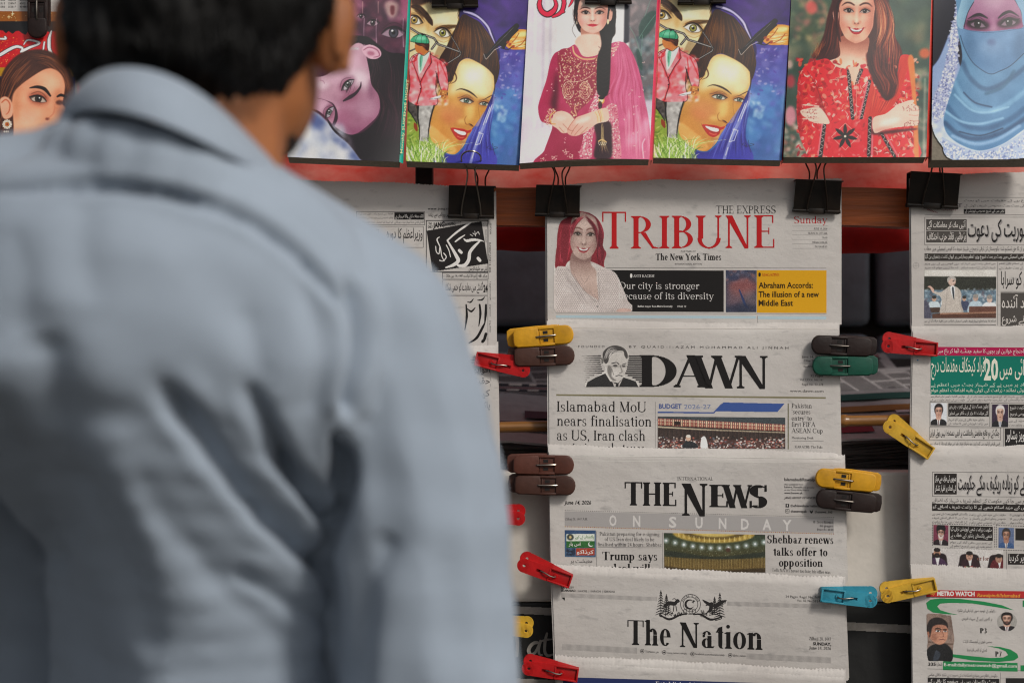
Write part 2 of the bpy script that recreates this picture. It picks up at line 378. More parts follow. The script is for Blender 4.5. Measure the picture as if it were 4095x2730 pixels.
        for i in range(N-1):
            a,b=Q[i],Q[i+1]; l=np.maximum(np.floor(np.minimum(a,b)-mw).astype(int),lo); h=np.minimum(np.ceil(np.maximum(a,b)+mw+1).astype(int),hi)
            if (h<=l).any(): continue
            yy,xx=np.mgrid[l[1]:h[1],l[0]:h[0]]; d=b-a; L=d@d+1e-9
            t=np.clip(((xx-a[0])*d[0]+(yy-a[1])*d[1])/L,0,1)
            D=np.hypot(xx-a[0]-t*d[0],yy-a[1]-t*d[1]); ww=W[i]+(W[i+1]-W[i])*t
            v=np.clip((ww-D)/(1+F)+.5,0,1)*np.clip(2*ww,0,1)
            r=m[l[1]-lo[1]:h[1]-lo[1],l[0]-lo[0]:h[0]-lo[0]]; np.maximum(r,v,out=r)
        s.comp(m,lo[0],lo[1],col,al)
    def hair(s,A,B,n,w,cols,seed=0,al=.5,jit=6,bend=None):
        """n strands blended between guide polylines A and B"""
        rs=np.random.RandomState(seed); A=np.array(A,float);B=np.array(B,float)
        for i in range(n):
            t=rs.rand(); P=A*(1-t)+B*t+rs.randn(1,2)*jit+rs.randn(*A.shape)*jit*.4
            u0=rs.rand()*.4; u1=.6+rs.rand()*.4; PP=catmull(P,False,4); m=len(PP); PP=PP[int(u0*m):max(int(u1*m),int(u0*m)+3)]
            s.stroke(PP,w*(.5+rs.rand()),cols[rs.randint(len(cols))],0,al*(.5+.5*rs.rand()),False,.3)
    def mottle(s,P,cols,n,r,seed=0,al=.5,f=2,smooth=True):
        rs=np.random.RandomState(seed); P=np.array(P,float); old=s.clip
        s.setclip(P,max(1,r*.35) if not smooth else 1.2,smooth); lo,hi=P.min(0),P.max(0)
        for i in range(n):
            c=lo+rs.rand(2)*(hi-lo); s.ell(c[0],c[1],r*(.4+rs.rand()),r*(.3+.5*rs.rand()),cols[rs.randint(len(cols))],f,al,rs.rand()*180)
        s.clip=old
    def eye(s,cx,cy,w,rot=0,iris='5a4632',flip=1,lid='2a1a16',open_=.36,white='e6dcd6',shadow=None,sa=.5):
        s.push(cx,cy,rot,w/2*flip,w/2)
        if shadow: s.ell(0,-.15,1.3,.75,shadow,.25,sa)
        o=open_
        sh=[(-1,.12),(-.6,-.35*o/.36-.05),(0,-o*1.5),(.55,-o*1.1),(1,-.05),(.6,.28),(0,o*1.05),(-.6,.3)]
        s.poly(sh,white); s.setclip(sh)
        s.ell(.02,-.05,.42,.46,'241a18'); s.ell(.02,-.05,.34,.38,iris); s.ell(.02,-.05,.16,.17,'0c0808'); s.ell(-.1,-.2,.09,.09,'ffffff')
        s.stroke([(-1,.0),(-.5,-.42*o/.36),(0,-o*1.45),(.55,-o*1.1),(1,0)],.3,lid,.08,.5)
        s.clip=None
        s.stroke([(-1.02,.14),(-.6,-.33*o/.36),(0,-o*1.5),(.55,-o*1.15),(1.12,-.12)],[.06,.16,.2,.22,.1],lid,.02,.95)
        s.stroke([(-.9,.2),(-.5,.33),(0,o*1.08),(.6,.3),(1.05,-.08)],[.04,.06,.06,.1],lid,.05,.6)
        s.stroke([(-.9,-.35),(-.4,-.78),(.2,-.9),(.9,-.55)],[.05,.08,.06],lid,.06,.45)
        s.pop()
    def brow(s,P,w,col='2a1c18'):
        s.stroke(P,[w*.5,w,w*.95,w*.6,w*.1],col,w*.15,.92)
    def front(s,cx,cy,w,h,skin,shade,lite,hair='1a1210',lip='b0283c',smile=0,iris='2c1a12',eyes=True,brow=None,beard=None,rot=0,teeth=True,browcol=None,glass=False,male=None):
        """a frontal face; cx,cy centre of face oval, half size w,h"""
        male=(beard is not None or smile==0 and lip=='8a4440') if male is None else male
        s.push(cx,cy,rot,w,h)
        j=.76 if male else .75; cj=.50 if male else .44
        face=[(-.90,-.4),(-.8,-.85),(-.4,-1.1),(0,-1.15),(.4,-1.1),(.8,-.85),(.90,-.4),(.86,.05),(j+.06,.45),(cj+.08,.84),(.12,1.01),(-.12,1.01),(-cj-.08,.84),(-j-.06,.45),(-.86,.05)]
        s.poly(face,skin); s.setclip(face,.03)
        s.ell(-.92,.15,.34,1.1,shade,.14,.5); s.ell(.92,.15,.40,1.1,shade,.16,.7); s.ell(0,1.10,.6,.20,shade,.12,.55)
        s.ell(0,-1.12,1.0,.34,shade,.16,.6); s.ell(-.05,-.55,.42,.26,lite,.22,.65); s.ell(-.46,.17,.24,.16,lite,.14,.55); s.ell(.40,.17,.2,.15,lite,.14,.35)
        s.ell(-.52,.36,.2,.14,lip,.16,.16); s.ell(.52,.36,.2,.14,lip,.16,.16)
        s.ell(-.4,-.18,.30,.15,shade,.09,.55); s.ell(.4,-.18,.30,.15,shade,.09,.6)
        s.ell(-.12,-.12,.07,.22,shade,.06,.45); s.ell(.13,-.08,.08,.26,shade,.06,.55)
        s.ell(0,.78,.22,.06,shade,.06,.4); s.ell(0,.9,.16,.08,lite,.08,.35)
        if beard: s.poly([(-.92,.0),(-.66,.30),(-.34,.40),(0,.33),(.34,.40),(.66,.30),(.92,.0),(.8,1.1),(-.8,1.1)],beard,.09,.85)
        s.clip=None
        s.ell(0,.05,.055,.28,lite,.05,.6); s.ell(0,.25,.10,.07,lite,.05,.55)
        s.ell(-.15,.27,.06,.06,shade,.04,.6); s.ell(.16,.27,.06,.06,shade,.04,.75); s.ell(0,.345,.16,.03,shade,.03,.8); s.ell(-.085,.315,.035,.018,'2c1410',.015,.85); s.ell(.085,.315,.035,.018,'2c1410',.015,.85)
        s.ell(0,.42,.05,.06,shade,.04,.35)
        bc=browcol or hair
        for d in (-1,1):
            if eyes:
                s.push(d*.40,-.12,0,.255*d,.255*w/h*1.02)
                sh=[(-1.0,.16),(-.62,-.20),(-.05,-.46),(.5,-.34),(1,.02),(.6,.24),(0,.34),(-.6,.28)]
                s.poly(sh,'a8968e'); s.setclip(sh); s.ell(-.02,-.08,.42,.44,'140c0a',.04); s.ell(-.02,-.04,.30,.30,iris,.05); s.ell(-.02,-.08,.14,.15,'050303'); s.stroke([(-1,.0),(-.4,-.38),(.3,-.40),(1,-.05)],.26,'2a1814',.06,.6); s.ell(-.14,-.16,.07,.07,'f4f0ec',.0,.9); s.clip=None
                s.stroke([(-1.02,.20),(-.62,-.20),(-.05,-.48),(.5,-.36),(1.14,-.06)],[.07,.17,.22,.24,.08],'140a08',.03,.95)
                s.stroke([(-.8,.30),(0,.37),(.6,.26),(1.0,.04)],[.04,.07,.08,.06],'3a2018',.06,.55); s.stroke([(-.8,-.34),(-.1,-.74),(.6,-.62),(1.1,-.3)],.09,'5a3428',.08,.5)
                s.pop()
            else: s.ell(d*.38,-.12,.17,.06,'180e0a',.04,.85)
            bw=.075 if not male else .11
            s.stroke([(d*.15,-.335),(d*.34,-.405),(d*.56,-.405),(d*.76,-.30)],[bw*.7,bw,bw*.85,bw*.2],bc,.03,.85)
        if glass:
            for d in (-1,1):
                a=np.linspace(0,6.28,20); s.stroke(np.stack([d*.42+.3*np.cos(a),-.1+.2*np.sin(a)],1),.05,'201818')
        k=(.33+.08*smile) if not male else .30; u=.055*smile
        if smile and teeth:
            s.poly([(-k,.50-u),(-.2,.515),(-.06,.49),(0,.505),(.06,.49),(.2,.515),(k,.50-u),(.26,.63),(.1,.705),(-.1,.705),(-.26,.63)],lip)
            s.poly([(-k*.84,.52-u*.8),(-.2,.545),(0,.55),(.2,.545),(k*.84,.52-u*.8),(.2,.60),(0,.63),(-.2,.60)],'3a1010'); s.poly([(-k*.74,.532-u*.6),(0,.555),(k*.74,.532-u*.6),(.18,.592),(0,.612),(-.18,.592)],'e8deda')
            s.stroke([(-.12,.655),(.1,.66)],.03,'e8a0a0',.02,.5)
        else:
            lp=lip if not male else '8a5044'
            s.poly([(-k,.555),(-.14,.51),(-.05,.495),(0,.51),(.05,.495),(.14,.51),(k,.555),(.16,.635),(0,.655),(-.16,.635)],lp,.01)
            s.stroke([(-k,.556),(-.1,.566),(0,.572),(.1,.566),(k,.556)],[.01,.025,.03,.025,.01],'4a1418',.01,.8); s.stroke([(-.1,.61),(.08,.612)],.025,'f0b0b4',.03,.4)
        s.stroke([(-k-.03,.53-u),(-k-.05,.50-u)],.04,shade,.03,.6); s.stroke([(k+.03,.53-u),(k+.05,.50-u)],.04,shade,.03,.6)
        s.pop()
    def rgb(s): return s.a
# ---- a small seriffed alphabet built from strokes: every glyph is a list of polygons (unit = cap height, y up)
def G_rect(x0,y0,x1,y1): return [(x0,y0),(x1,y0),(x1,y1),(x0,y1)]
def G_ring(cx,cy,rx,ry,w,h,a0=0,a1=360,n=22):
    a=np.radians(np.linspace(a0,a1,n)); o=np.stack([cx+rx*np.cos(a),cy+ry*np.sin(a)],1); i=np.stack([cx+(rx-w)*np.cos(a),cy+(ry-h)*np.sin(a)],1)
    return [tuple(p) for p in o]+[tuple(p) for p in i[::-1]]
def G_diag(x0,y0,x1,y1,w): return [(x0-w/2,y0),(x0+w/2,y0),(x1+w/2,y1),(x1-w/2,y1)]
def G_ser(x,y,w,s,h,up):       # a bracketed serif under/over a stem centred on x
    d=1 if up else -1; e=.05
    return [(x-w/2-s,y),(x+w/2+s,y),(x+w/2+s,y+d*h),(x+w/2+s*.35,y+d*(h+.015)),(x+w/2,y+d*(h+e)),(x-w/2,y+d*(h+e)),(x-w/2-s*.35,y+d*(h+.015)),(x-w/2-s,y+d*h)]
def serif_glyph(ch,w=.15,h=.035,s=.085):
    """returns (polys, advance)"""
    R,O,D,S=G_rect,G_ring,G_diag,G_ser; X=.68; hw=w*.36; wl=w*.88
    def st(x,y0,y1,b=1,t=1,ww=None):
        ww=w if ww is None else ww; L=[R(x-ww/2,y0,x+ww/2,y1)]
        if b: L.append(S(x,y0,ww,s,h,True))
        if t: L.append(S(x,y1,ww,s,h,False))
        return L
    def tl(x,y,ww): # lowercase top flag
        return [[(x-ww/2-s,y-.04),(x+ww/2,y+.01),(x+ww/2,y-.06),(x-ww/2,y-.085),(x-ww/2-s,y-.07)]]
    def lst(x,y0,y1,b=1,f=1):
        L=[R(x-wl/2,y0,x+wl/2,y1)]
        if b: L.append(S(x,y0,wl,s*.8,h,True))
        if f: L+=tl(x,y1,wl)
        return L
    def dot(x,y,r): return O(x,y,r,r,r,r)
    m=w/2+s
    if ch=='A': return [D(.42,1,.08,0,hw)[::-1],D(.42,1,.74,0,w*1.05),R(.2,.33,.62,.33+h)]+[S(.08,0,hw,s,h,1),S(.74,0,w,s,h,1)],.86
    if ch=='B': return st(m,0,1)+[O(m+.1,.745,.33,.255,w,h,-90,90),O(m+.1,.27,.38,.27,w,h,-90,90),R(m,1-h,m+.12,1),R(m,.49,m+.14,.49+h+.02),R(m,0,m+.12,h)],m+.53
    if ch=='C': return [O(.42,.5,.42,.52,w*1.1,h,42,318),R(.7,.66,.7+hw*.8,.98),R(.7,.2,.7+hw*.5,.3)],.84
    if ch=='D': return st(m,0,1)+[O(m+.12,.5,.5,.5,w*1.1,h,-90,90),R(m,1-h,m+.14,1),R(m,0,m+.14,h)],m+.68
    if ch in 'EF':
        L=st(m,0,1)+[R(m,1-h,m+.42,1),R(m+.42-hw*.7,.76,m+.42,1),R(m,.5,m+.3,.5+h),R(m+.3-hw*.5,.41,m+.3,.62)]
        if ch=='E': L+=[R(m,0,m+.45,h),R(m+.45-hw*.7,0,m+.45,.26)]
        return L,m+.52
    if ch=='G': return [O(.42,.5,.42,.52,w*1.1,h,42,318)]+st(.74,.02,.4,0,1)+[R(.7,.66,.7+hw*.8,.98)],.9
    if ch=='H': return st(m,0,1)+st(m+.5,0,1)+[R(m,.48,m+.5,.48+h)],2*m+.54
    if ch=='I': return st(m,0,1),2*m+.04
    if ch=='J': return st(.28,.15,1,0,1)+[O(.12,.16,.16+w*.5,.2,w*.9,h,-150,0),dot(.05,.12,.06)],.28+m
    if ch=='K': return st(m,0,1)+[D(m+.55,1,m+.06,.42,hw),D(m+.24,.6,m+.58,0,w*1.1),S(m+.55,1,hw,s,h,0),S(m+.58,0,w,s,h,1)],m+.76
    if ch=='L': return st(m,0,1)+[R(m,0,m+.42,h),R(m+.42-hw*.7,0,m+.42,.28)],m+.5
    if ch=='M': return st(m,0,1,1,1,hw)+st(m+.62,0,1)+[D(m,1,m+.31,.02,w),D(m+.62,1,m+.33,.02,hw)],2*m+.66
    if ch=='N': return st(m*.8,0,1,1,1,hw)+st(m*.8+.55,0,1,0,1,hw)+[[(m*.8-w*.6,1),(m*.8+w*.7,1),(m*.8+.55+hw/2,-.03),(m*.8+.55-w*.55,-.03)]],m*1.6+.6
    if ch=='O': return [O(.43,.5,.43,.52,w*1.1,h)],.9
    if ch=='Q': return [O(.43,.5,.43,.52,w*1.1,h),[(.45,.02),(.62,-.04),(.9,-.25),(.7,-.18)]],.9
    if ch=='P': return st(m,0,1)+[O(m+.1,.72,.36,.28,w,h,-90,90),R(m,1-h,m+.12,1),R(m,.44,m+.12,.44+h)],m+.5
    if ch=='R': return st(m,0,1)+[O(m+.1,.74,.34,.26,w,h,-90,90),R(m,1-h,m+.12,1),R(m,.48,m+.14,.48+h),[(m+.12,.5),(m+.28,.5),(m+.52,.06),(m+.7,0),(m+.48,-.0)]],m+.66
    if ch=='S': return [O(.3,.75,.27,.265,w*.9,h,35,250),O(.3,.26,.29,.275,w*.9,h,-145,70),[(.1,.72),(.24,.56),(.42,.47),(.58,.3),(.47,.24),(.36,.4),(.18,.5),(.04,.64)],R(.5,.72,.5+hw*.7,1.0),R(.03,.0,.03+hw*.7,.3)],.64
    if ch=='T': return st(.4,0,1,1,0)+[R(.02,1-h,.78,1),R(.02,.74,.02+hw*.7,1),R(.78-hw*.7,.74,.78,1)],.82
    if ch=='U': return st(m,.28,1,0,1)+st(m+.52,.28,1,0,1,hw)+[O(m+.26-.01,.3,.27+w*.5,.32,w*.85,h+.02,180,360)],2*m+.54
    if ch=='V': return [D(.1,1,.44,-.02,w*1.05),D(.74,1,.44,-.02,hw),S(.1,1,w,s,h,0),S(.74,1,hw,s,h,0)],.84
    if ch=='W': return [D(.1,1,.38,-.02,w),D(.56,1,.38,-.02,hw),D(.56,1,.84,-.02,w),D(1.06,1,.84,-.02,hw),S(.1,1,w,s,h,0),S(.56,1,w,s*.8,h,0),S(1.06,1,hw,s,h,0)],1.16
    if ch=='X': return [D(.12,1,.64,0,w*1.1),D(.62,1,.1,0,hw),S(.12,1,w,s*.8,h,0),S(.62,1,hw,s*.8,h,0),S(.64,0,w,s*.8,h,1),S(.1,0,hw,s*.8,h,1)],.76
    if ch=='Y': return [D(.1,1,.4,.4,w*1.05),D(.7,1,.4,.4,hw),S(.1,1,w,s*.8,h,0),S(.7,1,hw,s*.8,h,0)]+st(.4,0,.45,1,0),.8
    if ch=='Z': return [R(.05,1-h,.6,1),R(.03,0,.62,h),D(.52,1,.12,0,w*1.1),R(.05,.76,.05+hw*.7,1),R(.62-hw*.7,0,.62,.26)],.68
    # lower case
    c=w*.86
    if ch in 'bdpq':
        up=ch in 'bd'; left=ch in 'bp'; y1=1.04 if up else X; y0=0 if up else -.33
        x=.09 if left else .46
        L=[O(.27,X/2,.25,X/2+.015,c,h*1.3)]+lst(x,y0,y1,0 if ch=='b' else 1,1 if ch!='q' else 0)
        return L,.6
    if ch=='a': return [O(.21,X-.19,.19,.2,c*.8,h,15,165),R(.4-c,.08,.4,X-.18),O(.2,.19,.19,.2,c*.85,h,60,300),[(.22,.34),(.4-c/2,.41),(.4-c/2,.36),(.24,.3)],[(.4-c,.0),(.48,.0),(.52,.08),(.4,.06),(.4,.16),(.4-c,.12)],dot(.09,X-.2,.055)],.54
    if ch=='c': return [O(.26,X/2,.25,X/2+.015,c,h*1.2,48,312),dot(.4,X-.16,.06)],.48
    if ch=='e': return [O(.26,X/2,.25,X/2+.015,c,h*1.2,0,318),R(.06,X/2,.5,X/2+h)],.54
    if ch=='f': return lst(.14,0,.86,1,0)+[O(.14-wl/2+.19,.84,.19,.22,c,h,50,180),dot(.29,.95,.055),R(0,X-h,.32,X)],.34
    if ch=='g': return [O(.24,.43,.22,.26,c*.9,h),O(.25,-.12,.25,.2,c*.7,h*1.4),[(.1,.22),(.17,.2),(.13,.08),(.42,.04),(.42,-.02),(.1,.02),(.05,.08)],[(.4,.6),(.52,X),(.54,.62),(.42,.56)]],.52
    if ch=='h': return lst(.13,0,1.04)+lst(.46,0,.42,1,0)+[O(.46+wl/2-.2,.44,.2,.25,c,h*1.6,0,150)],.64
    if ch=='i': return lst(.13,0,X)+[dot(.12,.9,.075)],.28
    if ch=='j': return lst(.13,-.12,X,0)+[dot(.12,.9,.075),O(.0,-.12,.13+wl/2,.2,c,h,-110,0)],.28
    if ch=='k': return lst(.13,0,1.04)+[D(.46,X,.18,.28,hw),D(.26,.4,.48,0,c*1.2),S(.46,X,hw,s*.6,h,0),S(.48,0,c,s*.6,h,1)],.62
    if ch=='l': return lst(.13,0,1.04),.28
    if ch=='m': return lst(.13,0,X)+lst(.44,0,.42,1,0)+lst(.75,0,.42,1,0)+[O(.44+wl/2-.19,.44,.19,.25,c,h*1.6,0,150),O(.75+wl/2-.19,.44,.19,.25,c,h*1.6,0,150)],.92
    if ch=='n': return lst(.13,0,X)+lst(.46,0,.42,1,0)+[O(.46+wl/2-.2,.44,.2,.25,c,h*1.6,0,150)],.62
    if ch=='o': return [O(.27,X/2,.26,X/2+.015,c,h*1.2)],.56
    if ch=='r': return lst(.13,0,X)+[O(.3,.42,.16,.25,c*.8,h*2.4,50,170),dot(.37,X-.11,.07)],.44
    if ch=='s': return [O(.2,X-.17,.17,.18,c*.75,h,40,250),O(.2,.17,.18,.185,c*.75,h,-140,70),[(.06,.46),(.16,.36),(.28,.31),(.37,.2),(.3,.16),(.24,.27),(.12,.33),(.03,.42)],R(.31,X-.22,.335,X),R(.035,0,.06,.2)],.44
    if ch=='t': return [R(.1,.14,.1+c,.84),O(.1+.14,.15,.14,.165,c,h*1.6,180,300),R(0,X-h,.3,X),[(.1,.84),(.1+c,.9),(.1+c,.7),(.02,X)]],.34
    if ch=='u': return lst(.12,.2,X,0)+lst(.44,0,X,0)+[O(.12-wl/2+.2,.22,.2,.235,c,h*1.6,180,330),R(.44,0,.56,h)],.6
    if ch=='v': return [D(.08,X,.28,-.02,c*1.1),D(.46,X,.28,-.02,hw),S(.08,X,c,s*.7,h,0),S(.46,X,hw,s*.6,h,0)],.54
    if ch=='w': return [D(.08,X,.26,-.02,c*1.1),D(.4,X,.26,-.02,hw),D(.4,X,.58,-.02,c*1.1),D(.74,X,.58,-.02,hw),S(.08,X,c,s*.7,h,0),S(.4,X,c,s*.5,h,0),S(.74,X,hw,s*.6,h,0)],.82
    if ch=='x': return [D(.1,X,.42,0,c*1.2),D(.42,X,.08,0,hw),S(.1,X,c,s*.5,h,0),S(.42,X,hw,s*.5,h,0),S(.42,0,c,s*.5,h,1),S(.08,0,hw,s*.5,h,1)],.52
    if ch=='y': return [D(.08,X,.28,0,c*1.1),D(.48,X,.2,-.28,hw),S(.08,X,c,s*.7,h,0),S(.48,X,hw,s*.6,h,0),dot(.13,-.25,.07)],.54
    if ch=='z': return [R(.04,X-h,.42,X),R(.02,0,.44,h),D(.36,X,.1,0,c),R(.04,X-.16,.06,X),R(.42,0,.44,.16)],.48
    if ch=='0': return [O(.26,.49,.24,.5,c,h)],.54
    if ch=='1': return st(.24,0,.98,1,0,c)+[[(.1,.86),(.24,.98),(.24,.9)]],.46
    if ch=='2': return [O(.25,.72,.22,.27,c,h,-35,170),[(.42,.56),(.14,.14),(.03,0),(.03,.08),(.3,.56)],[(.03,0),(.46,0),(.5,.18),(.44,.1),(.03,.1)]],.54
    if ch=='3': return [O(.23,.74,.2,.25,c,h,-80,150),O(.23,.27,.24,.28,c,h,-150,85)],.52
    if ch=='4': return [R(.32,0,.32+c,.98),R(.02,.24,.52,.31),[(.32,.98),(.38,.98),(.1,.3),(.02,.3)]],.56
    if ch=='6': return [O(.27,.3,.24,.31,c,h),O(.45,.32,.42,.66,c,h,105,190)],.54
    if ch=='7': return [R(.05,.88,.5,.98),D(.44,.9,.2,0,c*.8)],.52
    if ch=='8': return [O(.26,.73,.2,.25,c*.9,h),O(.26,.25,.23,.26,c*.9,h)],.54
    if ch=='.': return [dot(.1,.06,.075)],.22
    if ch==',': return [dot(.1,.06,.07),[(.06,.02),(.16,.04),(.06,-.18),(.03,-.16)]],.24
    if ch==':': return [dot(.12,.07,.075),dot(.12,.52,.075)],.26
    if ch==';': return [dot(.12,.52,.075),dot(.12,.06,.07),[(.08,.02),(.18,.04),(.08,-.18),(.05,-.16)]],.26
    if ch in "'\u2019\u2018": return [dot(.1,.94,.06),[(.06,.92),(.15,.94),(.06,.76),(.04,.78)]],.22
    if ch=='-': return [R(.04,.26,.3,.33)],.36
    return [],.28
def serif_text(t,w=.15,h=.035,s=.085,track=0.0):
    x=0; out=[]
    for ch in t:
        P,a=serif_glyph(ch,w,h,s)
        for p in P: out.append([(x+q[0],q[1]) for q in p])
        x+=a+.035+track
    return out,x
# ---- union of polygons as horizontal runs: gives clean non-overlapping rectangles
def ink_runs(polys,y0,y1,n):
    """polys in arbitrary frame; returns list of (xa,xb,ya,yb) covering their union, n rows between y0 and y1"""
    ys=y0+(np.arange(n)+.5)*(y1-y0)/n; rows=[[] for _ in range(n)]; dy=(y1-y0)/n
    for P in polys:
        P=np.asarray(P,float); a=P; b=np.roll(P,-1,0); I=[];V=[]
        for (xa,ya),(xb,yb) in zip(a,b):
            if ya==yb: continue
            lo,hi=min(ya,yb),max(ya,yb)
            i0=max(int(math.ceil((lo-y0)/dy-.5)),0); i1=min(int(math.ceil((hi-y0)/dy-.5)),n)
            for i in range(i0,i1): rows[i].append(None) if False else I.append(i) or V.append(xa+(ys[i]-ya)*(xb-xa)/(yb-ya))
        d={}
        for i,v in zip(I,V): d.setdefault(i,[]).append(v)
        for i,v in d.items():
            v.sort()
            for k in range(0,len(v)-1,2): rows[i].append((v[k],v[k+1]))
    out=[]; prev={}
    for i,r in enumerate(rows):
        r.sort(); cur=[]
        for a,b in r:
            if cur and a<=cur[-1][1]+1e-9: cur[-1][1]=max(cur[-1][1],b)
            else: cur.append([a,b])
        new={}
        for a,b in cur:
            key=(round(a,3 if (y1-y0)>3 else 5),round(b,3 if (y1-y0)>3 else 5))
            if key in prev: j=prev[key]; out[j][3]=y0+(i+1)*dy; new[key]=j
            else: out.append([a,b,y0+i*dy,y0+(i+1)*dy]); new[key]=len(out)-1
        prev=new
    return out
# ---- Urdu/Arabic joining: letters to their presentation forms, reversed for left-to-right typesetting
AR={'ا':(0xFE8D,2),'آ':(0xFE81,2),'ب':(0xFE8F,4),'پ':(0xFB56,4),'ت':(0xFE95,4),'ٹ':(0xFB66,4),'ث':(0xFE99,4),'ج':(0xFE9D,4),'چ':(0xFB7A,4),'ح':(0xFEA1,4),'خ':(0xFEA5,4),'د':(0xFEA9,2),'ڈ':(0xFB88,2),'ذ':(0xFEAB,2),'ر':(0xFEAD,2),'ڑ':(0xFB8C,2),'ز':(0xFEAF,2),'س':(0xFEB1,4),'ش':(0xFEB5,4),'ص':(0xFEB9,4),'ض':(0xFEBD,4),'ط':(0xFEC1,4),'ظ':(0xFEC5,4),'ع':(0xFEC9,4),'غ':(0xFECD,4),'ف':(0xFED1,4),'ق':(0xFED5,4),'ک':(0xFB8E,4),'گ':(0xFB92,4),'ل':(0xFED9,4),'م':(0xFEE1,4),'ن':(0xFEE5,4),'ں':(0xFB9E,2),'و':(0xFEED,2),'ؤ':(0xFE85,2),'ہ':(0xFBA6,4),'ھ':(0xFBAA,4),'ی':(0xFBFC,4),'ے':(0xFBAE,2),'ئ':(0xFE89,4),'ة':(0xFE93,2)}
def urdu(t):
    out=[]; n=len(t)
    for i,ch in enumerate(t):
        if ch not in AR: out.append(ch); continue
        b,k=AR[ch]; pv=i>0 and t[i-1] in AR and AR[t[i-1]][1]==4; nx=i<n-1 and t[i+1] in AR and k==4
        # presentation order: isolated, final, initial, medial
        out.append(chr(b+(3 if pv and nx else 2 if nx else 1 if pv else 0)))
    # keep digit groups in reading order
    s=''.join(reversed(out)); r='';buf=''
    for ch in s:
        if ch.isascii() and ch.isalnum(): buf=ch+buf
        else: r+=buf+ch; buf=''
    return r+buf
def cover_digest():
    c=Canvas(940,-90,2070,1490,.46,'43206e')      # crop scale 2.24, origin src (1200,0)
    # background purple -> blue
    c.poly([(1400,-90),(2070,-90),(2070,1490),(1300,1490)],'42206f',smooth=False,g=((1800,150),(1850,900),'5b6fa8'))
    c.poly([(1400,850),(2070,850),(2070,1490),(1300,1490)],'5f82b4',f=60,smooth=False,g=((1800,900),(1850,1300),'2e5f93'))
    bgp=[(1700,350),(2070,350),(2070,1490),(1700,1490)]
    c.mottle(bgp,['6b6fb4','8b87b8','5b4a98','4a62a4','7a6aa8'],70,45,1,.4,10,False)
    c.mottle([(1700,800),(2070,800),(2070,1400),(1700,1400)],['8fb0cc','3a6a9e','5a8ab8','2a5588'],60,60,2,.35,14,False)
    c.mottle([(1780,470),(1980,470),(1980,900),(1780,900)],['c0b4cc','5a4090','9a9ac8'],40,14,9,.5,3,False)
    c.mottle([(1740,930),(1880,930),(1830,1110),(1760,1080)],['b8c8d4','a4bccc','8fb0cc'],26,22,3,.6,8,False)
    c.mottle([(1500,-60),(2070,-60),(2050,250),(1650,250)],['351a5e','4e2a80','2c1650','5a3088'],40,50,4,.5,14,False)
    # green / ochre left
    c.poly([(940,-90),(1440,-90),(1420,300),(1300,900),(1240,1490),(940,1490)],'7d6a30',smooth=False)
    c.mottle([(940,300),(1300,300),(1300,1000),(940,1000)],['4a3416','6a5020','8a7030','3a2812'],60,45,5,.6,8,False)
    c.poly([(940,1000),(1240,1000),(1240,1490),(940,1490)],'8a9a48',f=10,smooth=False)
    c.mottle([(940,1000),(1200,1000),(1200,1300),(940,1300)],['6a8a30','a4b860','c2cc88','56742a','8aa044'],110,16,6,.6,3,False)
    # male face upper
    c.poly([(990,-90),(1460,-90),(1430,80),(1405,220),(1340,340),(1290,470),(1230,560),(1120,600),(980,560),(975,300)],'cdb183',g=((1000,0),(1400,300),'d8c9a6'))
    c.ell(1250,200,90,60,'e6dcc0',40,.8); c.ell(1160,330,50,100,'e4d6b2',25,.8); c.ell(1150,230,25,80,'b38646',18,.6)
    c.ell(1040,340,60,60,'ddc898',15,.8); c.ell(1330,440,60,40,'e6d8b4',20,.6); c.ell(1130,520,50,40,'b4884a',15,.6)
    c.poly([(1270,380),(1330,350),(1300,470),(1240,560),(1190,540),(1230,450)],'e2d0a4',6,.9)
    c.poly([(990,-90),(1240,-90),(1220,30),(1150,20),(1080,50),(1000,45)],'4a3020',8)
    c.hair([(1040,-90),(1060,-20),(1090,50)],[(1240,-90),(1230,0),(1160,50)],50,6,['2c1a12','5a3c28','3c2618'],3,.8)
    c.poly([(1420,-90),(1470,-90),(1460,100),(1420,150),(1410,170),(1430,60)],'3a2618',3)
    c.hair([(1450,0),(1440,90),(1395,155)],[(1430,0),(1430,90),(1410,170)],14,5,['2a1a12'],4,.9)
    c.stroke([(995,60),(1060,70),(1120,130),(1165,190),(1185,230)],[20,46,52,46,8],'3b2614',4,.95)
    c.hair([(1000,50),(1080,90),(1170,200)],[(1000,90),(1060,120),(1140,220)],50,5,['1e120a','6a4a28','2c1a10'],5,.8,4)
    c.stroke([(1215,262),(1270,245),(1330,240),(1410,238)],[10,30,34,26],'5a4424',5,.9)
    c.hair([(1225,262),(1310,245),(1410,228)],[(1225,275),(1310,262),(1410,250)],36,4,['2c1c10','7a6434'],6,.8,3)
    c.eye(1020,185,150,22,'a08a4e',1,'241408',.42,'e8dcc0','9a6c34',.5)
    c.eye(1275,300,150,18,'8c8a4c',1,'241408',.44,'e8e0c8','9a6c34',.6)
    c.stroke([(990,280),(1040,310),(1110,350)],5,'8a6a3a',2,.7); c.stroke([(1230,360),(1290,380),(1350,350)],5,'a07c44',3,.7)
    # woman hair + veil
    c.poly([(1450,80),(1530,90),(1620,150),(1690,230),(1740,330),(1790,480),(1760,560),(1600,420),(1480,280),(1430,160)],'2a1a58',3)
    c.stroke([(1468,105),(1540,125),(1610,165),(1680,240),(1710,310),(1745,390)],[16,20,16,18,14,5],'b4aed0',2)
    c.stroke([(1470,130),(1560,165),(1620,200),(1680,290),(1730,390)],[8,10,8,8],'6b4aa8',3,.8)
